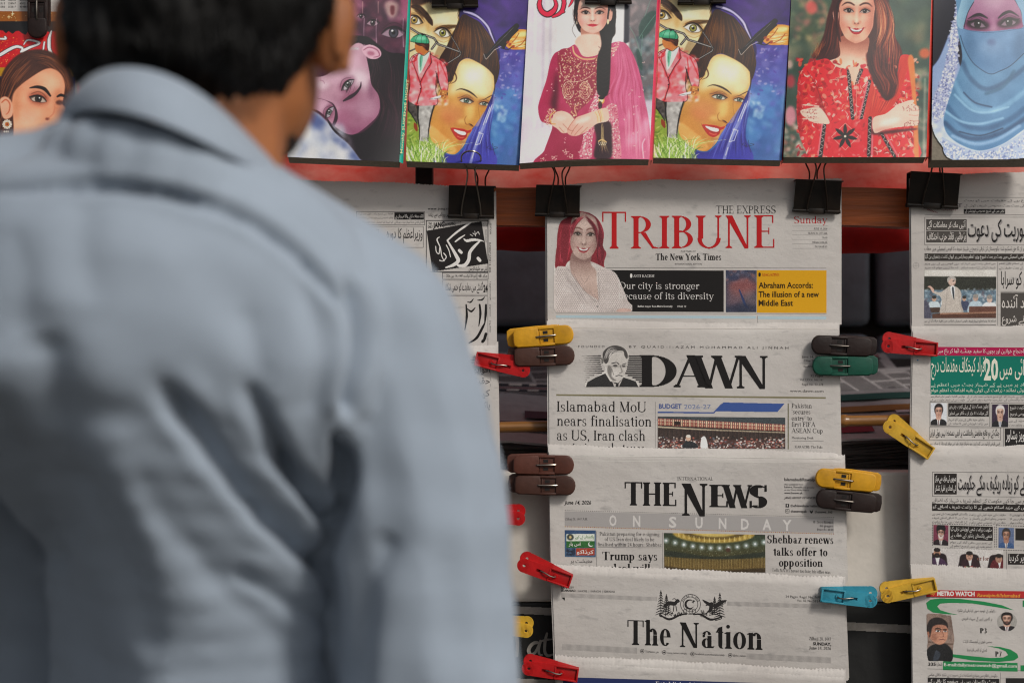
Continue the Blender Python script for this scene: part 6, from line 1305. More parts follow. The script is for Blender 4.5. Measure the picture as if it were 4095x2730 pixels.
# ================================================================== RIGHT COLUMN (Urdu dailies)
GR='Urdu newspapers overlapping down the right column'
def small_man(w,h,skin,hairc,suit,bgc,beard=None,glass=False,turban=None,white=False,bald=False,rot=0,hs=1.0):
    c=Canvas(-w,-h*1.0,w,h,64./max(w,1),bgc); s=.52*hs
    c.push(0,h*-.12,0,w,h)
    c.poly([(-1,1.2),(-.9,.75),(-.4,.55),(.4,.55),(.9,.75),(1,1.2)],suit,.01); c.poly([(-.22,.5),(.22,.5),(.1,1.1),(-.1,1.1)],'dcd8d4',0,1,False); c.poly([(-.05,.62),(.05,.62),(.04,1.15),(-.04,1.15)],'5a1c24' if not white else '3c4c78',0,1,False)
    c.poly([(-.25,.2),(.25,.2),(.28,.6),(-.28,.6)],skin,.02,.95)
    if not bald: c.ell(0,-.3,.56*hs,.56*hs,hairc,.03)
    c.front(0,-.08,.46*hs,.56*hs,skin,'7a5040','dcb49c',hairc,'8a4440',0,'2c1c14',beard=beard,glass=glass,rot=rot,browcol='2c2018')
    if not bald and not turban: c.poly([(-.5,-.25),(-.48,-.6),(-.2,-.78),(.2,-.8),(.48,-.6),(.5,-.2),(.4,-.45),(.1,-.52),(-.3,-.48),(-.42,-.35)],hairc,.02)
    if turban: c.poly([(-.52,-.3),(-.6,-.6),(-.4,-.9),(0,-1),(.4,-.9),(.6,-.6),(.52,-.3),(0,-.42)],turban,.02)
    c.pop(); return c
words='وزیر اعظم قومی اسمبلی میں بجٹ پر بحث شروع شہباز شریف کا خطاب پاکستان کی ترقی کو ترجیح اسلام آباد پشاور سے نمائندہ خصوصی حکومت نے کہا ہے کہ عوام کے لیے مزید اقدامات کیے جا رہے ہیں اپوزیشن باقی صفحہ بقیہ نمبر اضافے کی افواہوں میں کوئی حقیقت نہیں زراعت کے شعبے'.split()
def line(n,seed): rs=random.Random(seed); return ' '.join(rs.choice(words) for _ in range(n))
A=paper('Urdu newspaper picturing a standing speaker in pale suit, top of the right column',[(3642,722),(4420,680),(4420,1325),(3647,1325)],-.004,6,GR,3,.8,None)
A.frame(3450,620,2.0636)
A.rect('rule','4a4646',775,348,1500,351,.002,1); A.urdu('verse_line','3a3838',line(7,1),835,364,560,30); A.urdu('verse_line','3a3838',line(7,2),835,405,560,30)
A.rect('story_panel','2a2828',833,445,1176,486,0,1); A.urdu('verse_line',WH,line(7,3),842,450,326,30,0,2)
A.frame_box('rule','3a3838',510,462,1490,495,2.5,0,1) if False else None
A.rect('rule','3a3838',512,495,1500,498,-.002,1)
for i in range(26): A.rect('emblem_dots','7a2c40',528+(i*37)%100,440+(i*13)%34,534+(i*37)%100,445+(i*13)%34,0,2)
for i in range(8): A.rect('emblem_dots','7a2c40',650+i*16,446+(i%2)*6,658+i*16,453+(i%2)*6,0,2)
A.sans('emblem_dots','6a6468','T',783,430,38,28,0,2,.03)
A.frame_box('rule','4a4646',510,512,1500,744,3,0,1); A.rect('story_panel','4c4845',524,530,858,722,0,1); A.rect('story_panel','c0bab4',524,624,858,627,0,2)
A.urdu('panel_lettering','d0cac4','آئیں مل کر معاملات آگے',532,540,318,76,0,3,.01); A.urdu('panel_lettering','d0cac4','بڑھائیں قائد حزب اختلاف',532,634,318,84,0,3,.01)
A.urdu('front_headline',BK,'میثاق جمہوریت کی دعوت',866,524,760,205,0,3,.004); A.urdu('front_headline','8e8a88','میثاق جمہوریت کی دعوت',872,530,760,205,0,2,.03)
A.urdu('story_line',BK,'ہر صوبے پر ان کا حق تسلیم شدہ بلوچستان کی ترقی ترجیح ہے شہباز شریف کا قومی اسمبلی میں خطاب',510,752,900,54); A.rect('story_panel','37332f',510,812,1500,874,.002,1); A.urdu('story_line',WH,'بیرسٹر گوہر قومی اسمبلی میں بجٹ پر بحث شروع وزیر اعظم ریمارکس پر ایوان کشت زعفران بن گیا',514,818,930,46,0,2)
for i in range(2):
    A.urdu('body_text','3a3838',line(6,10+i),510,884+i*36,280,26); A.urdu('body_text','3a3838',line(6,20+i),815,884+i*36,280,26); A.urdu('body_text','3a3838',line(5,30+i),1125,884+i*36,240,26)
A.rect('rule','3a3838',1113,880,1116,1405,0,1); A.urdu('front_headline',BK,'کاوشوں کو سراہا',1142,958,360,150,0,2,.008); A.rect('story_panel','4c4845',1138,1135,1500,1410,0,1); A.urdu('panel_lettering','d0cac4','تردید آئندہ',1148,1150,300,140,0,2,.004); A.urdu('panel_lettering','d0cac4','امریکہ نے شروع',1148,1318,340,90,0,2,.004)
A.rect('rule','2a2828',1138,1124,1500,1128,0,1)
def speech():
    c=Canvas(508,945,1104,1346,.55,'3c3c30'); c.poly([(508,945),(1104,945),(1104,1005),(508,1000)],'c8c4bc',2,1,False); c.poly([(508,1000),(1104,1008),(1104,1110),(508,1110)],'2c2e24',4,1,False); c.poly([(508,1110),(1104,1115),(1104,1346),(508,1346)],'5c7484',4,1,False)
    c.mottle([(508,1100),(1104,1100),(1104,1250),(508,1250)],['8aa4b4','3c4c5c','c4ccd0','6c5c64','a4b8c4'],130,14,1,.7,3,False)
    for x,y,r,sh,cc in ((590,1185,20,'b8c8d0','c09880'),(840,1185,18,'3c4460','b89078'),(935,1180,24,'a8bcc8','b09080'),(1050,1190,26,'dce0e0','c0a090'),(690,1160,16,'c4ccd0','a88870')):
        c.poly([(x-r*2.6,y+r*5),(x-r*2,y+r*1.6),(x,y+r),(x+r*2,y+r*1.6),(x+r*2.6,y+r*5)],sh,2); c.ell(x,y,r*.9,r*1.15,cc,1); c.ell(x,y-r*.7,r*.95,r*.7,'8c8680' if r>20 else '3a3430',1)
    c.poly([(508,1260),(640,1255),(640,1300),(508,1300)],'4a3428',1,1,False); c.poly([(880,1250),(1104,1250),(1104,1300),(880,1300)],'6a4030',2,1,False)
    c.poly([(640,1305),(655,1220),(640,1165),(590,1140),(580,1120),(640,1130),(690,1100),(720,1080),(780,1090),(815,1140),(815,1230),(830,1300),(740,1310)],'b4aaa0',1); c.stroke([(700,1100),(690,1200),(680,1300)],4,'8a8078',2,.7); c.stroke([(790,1110),(800,1200),(825,1290)],14,'a49a90',3,.7)
    c.poly([(725,1085),(760,1085),(755,1190),(735,1150)],'dcdcdc'); c.poly([(738,1095),(752,1095),(758,1190),(746,1170)],'2c3440'); c.ell(738,1040,32,38,'c8a898'); c.poly([(702,1050),(700,1015),(730,1000),(765,1010),(770,1035),(740,1020),(715,1030)],'a8a29c',1); c.eye(750,1040,22,0); c.stroke([(748,1066),(764,1064)],4,'7a4440')
    c.poly([(580,1135),(555,1095),(535,1085),(560,1078),(590,1110)],'c8a090'); c.poly([(575,1310),(640,1305),(1104,1295),(1104,1346),(575,1346)],'5c3828',1,1,False); c.poly([(640,1303),(1104,1293),(1104,1306),(640,1316)],'9a7058',1,1,False); c.poly([(508,1200),(540,1220),(570,1330),(508,1346)],'4a4a5c',2)
    A.picture('speaker_photograph',c,[(508,948),(1102,945),(1100,1344),(507,1346)],2,None,1.2)
speech(); A.urdu('body_text','3a3838','اسلام آباد وزیراعظم شہباز شریف قومی اسمبلی اجلاس میں اظہار خیال کر رہے ہیں',508,1354,590,32); A.rect('rule','2a2828',505,1396,1100,1400,.004,1)
a=np.linspace(0,6.2832,20); A.strokes('registration_mark','8a8684',[(np.stack([440+24*np.cos(a),912+24*np.sin(a)],1),2),([(412,912),(468,912)],2),([(440,884),(440,940)],2)],2,60); A.flush()
B=paper('Urdu newspaper with a green headline panel under a pink strip, second in the right column',[(3652,1307),(4420,1298),(4420,1812),(3643,1805)],-.009,7,GR,4,.8)
B.frame(3450,1300,2.0636)
B.rect('colour_band','a81c4c',560,178,1500,250,.008,1); B.urdu('panel_lettering',WH,'ٹریلی بھی احتجاج خواتین اور بچوں کا سفید جھنڈے اٹھا کر باغ میں',612,186,860,58,.004,2)
B.rect('colour_band','117060',560,250,1500,572,.006,1)
B.urdu('panel_lettering','e4dcc8','افراد کیخلاف مقدمات درج',566,262,450,190,0,2,.004); B.sans('panel_lettering','e4dcc8','20',1000,448,118,168,0,2,.03); B.urdu('panel_lettering','e4dcc8','ہنگامہ آرائی میں',1130,262,420,190,0,2,.004)
B.urdu('panel_lettering','c8d8c8',line(11,4),562,470,900,46,0,2); B.urdu('panel_lettering','e4dcc8',line(11,5),562,518,900,46,0,2)
for i in range(2): B.urdu('body_text','3a3838',line(7,40+i),560,578+i*28,285,24); B.urdu('body_text','3a3838',line(7,50+i),860,578+i*28,290,24); B.urdu('body_text','3a3838',line(5,60+i),1165,578+i*28,240,24)
B.frame_box('rule','2a2828',553,632,1050,832,3,.01,1); B.frame_box('rule','2a2828',1058,640,1500,845,3,.008,1)
B.rect('story_panel','302c2a',706,642,1042,752,.006,1); B.urdu('panel_lettering',WH,'ایلون مسک دنیا کے پہلے کھرب پتی بن',714,652,322,42,0,2); B.urdu('panel_lettering',WH,'گئے دولت 11 ہزار ارب ڈالر سے تجاوز',714,706,322,40,0,2)
B.urdu('body_text','3a3838',line(7,71),704,768,300,26); B.urdu('body_text','3a3838',line(7,72),704,800,330,26); B.rect('story_panel','302c2a',1206,652,1500,762,.006,1); B.urdu('panel_lettering',WH,line(4,8),1216,664,250,40,0,2); B.urdu('panel_lettering',WH,line(4,9),1216,716,250,40,0,2); B.urdu('body_text','3a3838',line(5,73),1206,778,260,26); B.urdu('body_text','3a3838',line(5,74),1206,812,260,26)
B.picture('portrait_photograph',small_man(66,90,'c89884','241a18','1c1c20','c8ccd4'),[(562,642),(694,642),(692,826),(560,824)],2,None,1.4)
B.picture('portrait_photograph',small_man(66,92,'c8a08c','d0ccc8','1c1c24','34203c',white=True),[(1068,652),(1202,654),(1200,840),(1066,838)],2,None,1.4)
B.frame_box('rule','2a2828',548,840,1138,946,3,.006,1); B.urdu('front_headline',BK,'جنگ کے ہم فاتح مفاہمتی یادداشت پر ابھی دستخط نہیں ہوئے ایران',556,850,572,86,.004,2,.015)
B.rect('story_panel','2a2828',1172,852,1500,1006,.004,1); B.urdu('panel_lettering',WH,'سیاست پرویز پشاور',1182,862,330,110,0,2,.01); B.rect('rule','4a4646',1160,850,1163,1006,0,1)
B.urdu('story_line',BK,'ایسی قیاس آرائیوں سے گریز کریں جو ماحول خراب اور اس موقع کو متاثر کر سکتی ہیں',552,956,580,44,.004)
B.rect('ink_speck','2c78a8',448,282,460,293,0,2); B.rect('ink_speck','2c78a8',446,256,452,261,0,2); B.flush()
E_=paper('Urdu newspaper with dashed boxes round two portraits, third in the right column',[(3640,1790),(4420,1796),(4420,2300),(3641,2290)],-.014,8,GR,3,.6)
E_.frame(3450,1300,2.0636)
E_.frame_box('rule','3a3838',574,1208,1500,1412,3,.006,1); E_.rect('story_panel','2e2a28',590,1222,776,1394,.004,1); E_.urdu('panel_lettering',WH,'صوبوں کی طرف سے مرکز',598,1236,172,66,0,2,.01); E_.urdu('panel_lettering',WH,'کی امداد پر اظہار تشکر',598,1316,172,66,0,2,.01)
E_.urdu('front_headline','8e8a88','مالدار طبقے کو زیادہ ریلیف ملے حکومت',792,1236,720,176,0,2,.03); E_.urdu('front_headline',BK,'مالدار طبقے کو زیادہ ریلیف ملے حکومت',786,1230,720,176,0,3,.004)
E_.urdu('story_line',BK,line(12,81),572,1424,880,50,.012); E_.rect('story_panel','2e2a28',572,1470,1500,1530,.012,1); E_.urdu('panel_lettering',WH,line(12,82),578,1480,880,40,.012,2)
E_.frame(3450,1970,2.0636)
for i in range(3): E_.urdu('body_text','3a3838',line(6,90+i),574,160+i*33,290,26,.012); E_.urdu('body_text','3a3838',line(6,95+i),880,166+i*33,300,26,.012); E_.urdu('body_text','3a3838',line(5,99+i),1215,170+i*33,240,26,.012)
for x0,y0,x1,y1 in ((574,250,1092,464),(1100,264,1500,480)):
    for k in range(int((x1-x0)/20)):
        E_.rect('dashed_rule','2a2828',x0+k*20,y0+(k*20)*.03,x0+k*20+12,y0+5+k*20*.03,0,1); E_.rect('dashed_rule','2a2828',x0+k*20,y1-14+(k*20)*.03,x0+k*20+12,y1-9+k*20*.03,0,1)
    for k in range(9): E_.rect('dashed_rule','2a2828',x0,y0+12+k*20,x0+5,y0+24+k*20,0,1); E_.rect('dashed_rule','2a2828',x1-5,y0+26+k*20,x1,y0+38+k*20,0,1)
E_.picture('portrait_photograph',small_man(60,85,'c09484','201818','2a1c22','7a3048',beard='c8c0bc',glass=True,turban='141214'),[(584,262),(708,266),(706,434),(583,428)],2,None,1.4)
E_.picture('portrait_photograph',small_man(62,85,'a87860','3c3430','3c5c8c','5c6c90'),[(1122,284),(1248,288),(1248,458),(1120,452)],2,None,1.4)
E_.rect('story_panel','2e2a28',718,268,1074,384,.03,1); E_.urdu('panel_lettering',WH,line(6,110),726,276,340,44,.03,2); E_.urdu('panel_lettering',WH,line(6,111),726,328,340,44,.03,2); E_.urdu('body_text','3a3838',line(7,112),722,392,345,28,.03); E_.urdu('body_text','3a3838',line(7,113),722,424,345,28,.03); E_.rect('story_panel','2e2a28',1260,290,1500,390,.02,1)
def panel3():
    c=Canvas(570,452,1162,640,.6,'c8c4be'); c.poly([(570,452),(1162,452),(1162,640),(570,640)],'c4beba',0,1,False)
    for x,y,k,suit,sk,bd in ((610,500,1,'4c3050','b08068','241a18'),(880,520,1,'3a2028','b88c78',None),(1125,535,1,'6a2028','b08470',None)):
        c.poly([(x-80,640),(x-84,560),(x-60,500),(x+60,500),(x+84,560),(x+80,640)],'2c1c20',2); c.poly([(x-66,650),(x-60,560),(x-20,532),(x+30,535),(x+76,570),(x+90,650)],suit,1); c.poly([(x-14,530),(x+22,530),(x+8,620)],'dcd8d8',0,1,False)
        c.ell(x,y-6,28,36,sk,1); c.ell(x,y-32,28,18,'2a2220',1); 
        if bd: c.ell(x,y+14,24,20,bd,2)
        c.stroke([(x-14,y-8),(x-6,y-9)],3,'241410'); c.stroke([(x+6,y-9),(x+14,y-8)],3,'241410'); c.stroke([(x-8,y+12),(x+8,y+12)],3,'6a3834')
    c.mottle([(840,600),(930,600),(930,636),(840,636)],['b02c34','d84c4c','4c7c3c','e8e0d8'],50,7,1,.9,1)
    E_.picture('panel_photograph',c,[(574,452),(1160,470),(1160,650),(572,640)],2,None,1.2); E_.serif('panel_photograph_lettering','7a5048','er for',945,556,98,34,.02,3,30,w=.2)
panel3(); E_.rect('story_panel','2e2a28',1198,500,1500,590,.01,1); E_.urdu('panel_lettering',WH,'رپ شپ پر کردیا',1206,504,290,80,0,2,.004); E_.rect('rule','4a4646',1184,480,1187,640,0,1); E_.flush()
H=paper('Urdu daily with red title strip and green swooshes, foot of the right column',[(3645,2266),(4420,2296),(4420,3150),(3655,3150)],-.019,9,GR,3,1.6)
H.frame(3450,1970,2.0636)
H.rect('colour_band','b03030',524,800,1500,858,.012,1); H.sans('title_lettering','d8a040','Daily',526,838,70,22,.01,2,.01,.2); H.sans('title_lettering',WH,'METRO WATCH',614,845,310,34,.012,2,.05); H.sans('title_lettering','d8a040','Rawalpindi/Islamabad',945,856,350,28,.012,2,.01,.2); H.rect('rule','2a2828',526,856,1500,860,.014,2)
H.runs('green_swoosh','26824c',ink_runs([[(524,905),(560,878),(640,868),(800,872),(1000,895),(1150,925),(1248,966),(1100,940),(900,910),(720,905),(640,912),(615,935),(640,965),(720,990),(790,1003),(680,998),(580,985),(535,955)]],866,1006,70),2); H.flush()
H.runs('green_swoosh','26824c',ink_runs([[(1030,1262),(1130,1268),(1220,1290),(1275,1325),(1285,1355),(1250,1380),(1120,1393),(900,1380),(735,1352),(740,1328),(900,1345),(1060,1360),(1160,1355),(1200,1335),(1180,1305),(1120,1280)]],1260,1396,70),2)
for t,x,y,w,h in (('رکاوٹوں کے باوجود صوبے کو ترقی کی شاہراہ',780,952,314,34),('پر گامزن کریں گے سہیل آفریدی',818,1018,250,36),('محسن نقوی نے ڈومیسٹک کرکٹ',828,1204,240,38),('کھیلنے کو لازمی قرار دیدیا',862,1278,165,34)): H.urdu('story_line','2a2828',t,x,y,w,h,.02)
H.serif('page_number',BK,'P3',966,1156,62,42,0,2,40,w=.24); H.serif('page_number',BK,'P7',1092,1348,56,42,0,2,40,w=.24)
H.rect('colour_band','26824c',662,1388,1278,1460,.02,1); H.sans('title_lettering',WH,'E-mail:dailymetrowatch@gmail.com',670,1426,602,26,.022,2,.012); H.sans('issue_details',BK,'335',541,1424,62,26,0,2,.03); H.urdu('issue_details',BK,'شمارہ',606,1396,50,34,0,2)
H.rect('colour_band','26824c',1320,885,1500,940,0,1); H.rect('colour_band','26824c',1302,1420,1500,1470,0,1); H.rect('rule','4a4646',534,1448,1500,1451,.02,1); H.urdu('story_line',BK,'حکومتی نظام میں بنیادی اصلاحات کی ضرورت ہے شاہد خاقان عباسی',538,1480,574,42,.02); H.rect('story_panel','2a2828',536,1520,1128,1600,.02,1); H.urdu('panel_lettering',WH,line(8,121),540,1530,560,44,.02,2); H.rect('rule','4a4646',1134,1480,1137,1600,0,1); H.rect('story_panel','2a2828',1180,1526,1500,1620,0,1)
def bigman():
    c=Canvas(524,988,760,1390,.8,'8a7468'); c.poly([(524,1220),(760,1240),(760,1250),(524,1236)],'6a5448',2,1,False); c.mottle([(600,990),(760,990),(760,1200),(600,1200)],['6a5850','9a8478','5c4c44'],24,30,1,.5,10,False)
    c.poly([(524,1390),(524,1300),(580,1250),(680,1240),(740,1300),(745,1390)],'1c1c1e',2); c.poly([(600,1300),(640,1330),(610,1385),(575,1385)],'3c4450',3,.9)
    c.poly([(540,1150),(550,1080),(600,1050),(670,1060),(700,1110),(698,1190),(670,1235),(630,1250),(590,1235),(555,1200)],'a87058',2,g=((600,1100),(690,1200),'c08468')); c.poly([(526,1150),(530,1080),(570,1030),(640,1022),(695,1060),(702,1110),(680,1085),(620,1080),(575,1100),(560,1150),(548,1190)],'2c2422',3)
    c.ell(536,1165,12,26,'a06850',2); c.eye(618,1135,44,4); c.eye(678,1135,34,4); c.stroke([(596,1118),(620,1110),(645,1120)],8,'2c2018',2); c.stroke([(662,1120),(690,1118)],7,'2c2018',2); c.stroke([(655,1140),(668,1175),(650,1182)],5,'7a4838',2,.8); c.stroke([(628,1208),(655,1204),(680,1208)],6,'6a3430',1); c.ell(590,1190,24,30,'8a5844',8,.6)
    H.picture('portrait_photograph',c,[(526,992),(760,1000),(758,1390),(532,1384)],2,[(526,992),(700,996),(728,1000),(744,1100),(757,1190),(748,1280),(736,1388),(640,1387),(532,1384),(528,1190)],1.2)
    H.picture('round_portrait',small_man(88,84,'c09480','1e1816','2a2428','9a9690',beard='241c1a'),[(1104,976),(1276,978),(1276,1144),(1104,1142)],2,[(88*math.cos(t)*.96,84*math.sin(t)*.96) for t in np.linspace(0,6.2832,20)[:-1]],1.5)
bigman(); H.flush()

# ================================================================== LEFT COLUMN
GL='Urdu newspapers overlapping down the left column'
J=paper('Urdu newspaper with a tilted black square logo, top of the left column beside the man',[(1000,735),(1979,762),(1982,1400),(1000,1400)],-.004,11,GL,3,1.2,lambda u:-14*np.clip(1-u,0,1)+14*(u>.86))
J.frame(1250,620,1.889)
J.serif('web_line',BK,'www.jang.com.pk',871,414,235,18,0,2,20,w=.18,h=.08); J.urdu('web_line',BK,'پاکستان کے ہر روزنامے سے زیادہ',876,432,240,42,0,2,.01)
J.frame_box('rule','3a3838',330,426,848,528,3.4,.002,1); J.rect('story_panel',BK,618,433,841,488,0,2); J.urdu('panel_lettering',WH,'اللہ معاف کرنے والا مہربان ہے',622,448,215,34,0,3)
for i in range(3): J.urdu('body_text','3a3838',line(8,130+i),340,434+i*30,268,24)
J.urdu('body_text','3a3838','اللہ کے نام سے جو بڑا مہربان نہایت رحم والا ہے',618,496,222,26)
J.frame_box('rule','3a3838',-100,538,838,700,3.4,0,1); J.urdu('front_headline',BK,'وزیراعظم کا دورہ',560,550,270,120,0,2,.008); J.urdu('front_headline',BK,line(8,141),-60,560,560,120,0,2,.008)
J.frame_box('logo_frame','2a2828',856,492,1328,886,6,0,1)
J.runs('logo_square','232020',ink_runs([[(862,572),(1276,500),(1326,820),(905,880)]],498,882,120),1)
J.sans('logo_lettering',BK,'THE',876,527,24,15,-.06,2,.03); J.sans('logo_lettering',BK,'DAILY',872,552,36,17,-.06,2,.03); J.sans('logo_lettering',BK,'JANG',910,550,88,36,-.12,2,.05); J.sans('logo_lettering',BK,'RAWALPINDI',1002,537,78,22,-.14,2,.04); J.sans('logo_lettering',BK,'***',1084,536,40,30,-.1,2,.02)
J.strokes('logo_calligraphy','d8d4d0',[([(1192,512),(1150,540),(1080,590),(1018,645)],[10,15,15,12]),([(1018,645),(1045,690),(1085,760),(1100,800),(1060,832),(1005,850)],[12,16,26,28,24,8]),([(1150,604),(1110,630),(1078,655)],[6,14,10]),
 ([(1292,652),(1262,644),(1210,640),(1165,648),(1142,632)],[4,14,22,20,6]),([(1262,652),(1222,690),(1188,735),(1180,790),(1150,832),(1105,835),(1084,815)],[10,22,24,26,28,20,8]),
 ([(1108,720),(1124,736)],22),([(1250,780),(1264,796)],24),([(958,620),(940,640),(965,700),(975,760),(995,800)],[6,10,8,7,5]),([(930,690),(935,730),(955,745),(960,700)],7),([(1010,680),(1030,720),(1042,770)],7),([(990,740),(1010,770),(985,800),(960,795)],8),([(1210,590),(1230,600),(1250,580),(1260,600)],5),([(1190,600),(1210,612)],4),([(1225,575),(1232,612)],4)],3,110)
J.urdu('logo_lettering',BK,'بانی میر خلیل الرحمن',1180,840,138,40,0,3,.01); J.rect('paper_patch','cfc9c2',1180,838,1322,884,0,2) if False else None
J.sans('side_lettering','3a3838','NPR-002',1282,541,42,9,0,2); J.urdu('side_lettering','3a3838','رجسٹر نمبر',1282,512,42,18)
J.frame_box('rule','2a2828',980,886,1328,940,4,.002,1); J.rect('rule','2a2828',1240,892,1244,936,0,2); J.urdu('issue_details',BK,'جلد 68',1254,896,66,36,0,2,.004); J.urdu('issue_details',BK,'اتوار 28 ذوالحجہ 1447ھ 14 جون 2026',1010,902,226,26,0,2,.005)
J.frame_box('rule','4a4646',980,944,1326,1054,3,.002,1); J.sans('front_headline',BK,'24',1290,1034,32,52,0,2,.04); J.urdu('front_headline',BK,'گھنٹے میں معاہدے کو حتمی شکل',1000,955,286,88,0,2,.008)
J.frame_box('rule','4a4646',980,1062,1326,1500,3,.002,1); J.strokes('front_headline',BK,[([(1310,1130),(1308,1200),(1300,1280)],[14,20,6]),([(1262,1130),(1268,1200),(1256,1290)],[14,18,6]),([(1305,1260),(1285,1300),(1240,1380),(1180,1420)],[6,18,20,6]),([(1310,1350),(1300,1385)],22),([(1296,1395),(1284,1408)],22),([(1300,1072),(1280,1092),(1245,1095)],[5,12,4]),([(1215,1085),(1195,1110),(1170,1108)],[5,12,4]),([(1160,1130),(1165,1220),(1150,1320)],[10,18,6]),([(1230,1150),(1200,1180),(1170,1160)],[4,16,5])],2,120)
def vtext(S,name,col,t,x,y,h,cap):   # a line of type running down the margin
    V,F=font_mesh(t,.01); x0,x1=V[:,0].min(),V[:,0].max(); ky=cap/.69; kx=h/(x1-x0); S.put(name,col,np.stack([x+V[:,1]*ky,y+(V[:,0]-x0)*kx],1),F,2)
vtext(J,'margin_lettering',BK,'EDITION',1338,514,84,12); vtext(J,'margin_lettering',BK,'SUNDAY JUNE 14, 2026',1334,660,228,13); vtext(J,'margin_lettering','3a3838','f  JangDotComDotPk',1338,956,140,9); vtext(J,'margin_lettering','3a3838','jangdotcom',1338,1126,94,9); vtext(J,'margin_lettering','3a3838','jang_akhbar',1338,1248,92,9)
vtext(J,'margin_lettering','4a4646','5962444 5962377',1306,560,100,8); J.flush()
K_=paper('mostly blank newspaper page partly behind the man, second in the left column',[(1000,1375),(1985,1382),(1993,1900),(1000,1900)],-.009,12,GL,3,1.4)
K_.frame(1250,620,1.889); 
for i in range(5): K_.urdu('front_headline','5a5656',line(3,150+i),900,1500+i*90,440,70,0,2,.01)
vtext(K_,'margin_lettering','9a9694','* * * *',1334,1590,160,14); K_.flush()
K2=paper('newspaper at the foot of the left column behind the man',[(1000,1880),(1996,1890),(2000,2560),(1000,2560)],-.014,13,GL,3,1.4)
K2.frame(1250,620,1.889)
for i in range(7): K2.urdu('front_headline','3a3838',line(4,160+i),900,2500+i*110,440,80,0,2,.01)
K2.flush()
# listing sheet, upper left corner
Z=paper('printed sheet of prize numbers clipped above the magazines, upper left corner',[(-220,-190),(300,-190),(300,52),(-220,46)],-.026,14,None,0,.5); Z.frame(0,0,1.68)
for i in range(8):
    for x,t in ((-100,'345671'),(-18,'35%03d'%(i*71+89)),(55,['361852','388705','358967','353817'][i%4]),(132,['452257','453795','450211','454881'][i%4])): Z.sans('number_table','2c2a2a',t,x,-104+i*22.5,52,13,0,2,.004)
Z.flush()
# ================================================================== MAGAZINES
class Cover(Sheet):
    def __init__(s,root,quad,yt,yb,bulge=.004):
        Sheet.__init__(s,root,quad,yt,0,0); s.yt,s.yb,s.bul=yt,yb,bulge
    def dep(s,X,Y):
        X=np.asarray(X,float);Y=np.asarray(Y,float); v=(Y+150)/800.
        l=s.q[0][0]+(s.q[3][0]-s.q[0][0])*(Y-s.q[0][1])/(s.q[3][1]-s.q[0][1]); r=s.q[1][0]+(s.q[2][0]-s.q[1][0])*(Y-s.q[0][1])/(s.q[3][1]-s.q[0][1])
        u=np.clip((X-l)/(r-l),0,1)
        return s.yt+(s.yb-s.yt)*v-s.bul*np.sin(u*math.pi)*(.4+.6*np.clip(v,0,1))+.0012*np.sin(u*7+v*5)
mcov=vcmat('glossy_cover_print',.45,.14); mpg=mat('magazine_pages','8f8676',.9,noise=(300,.35,(1,1,1)))
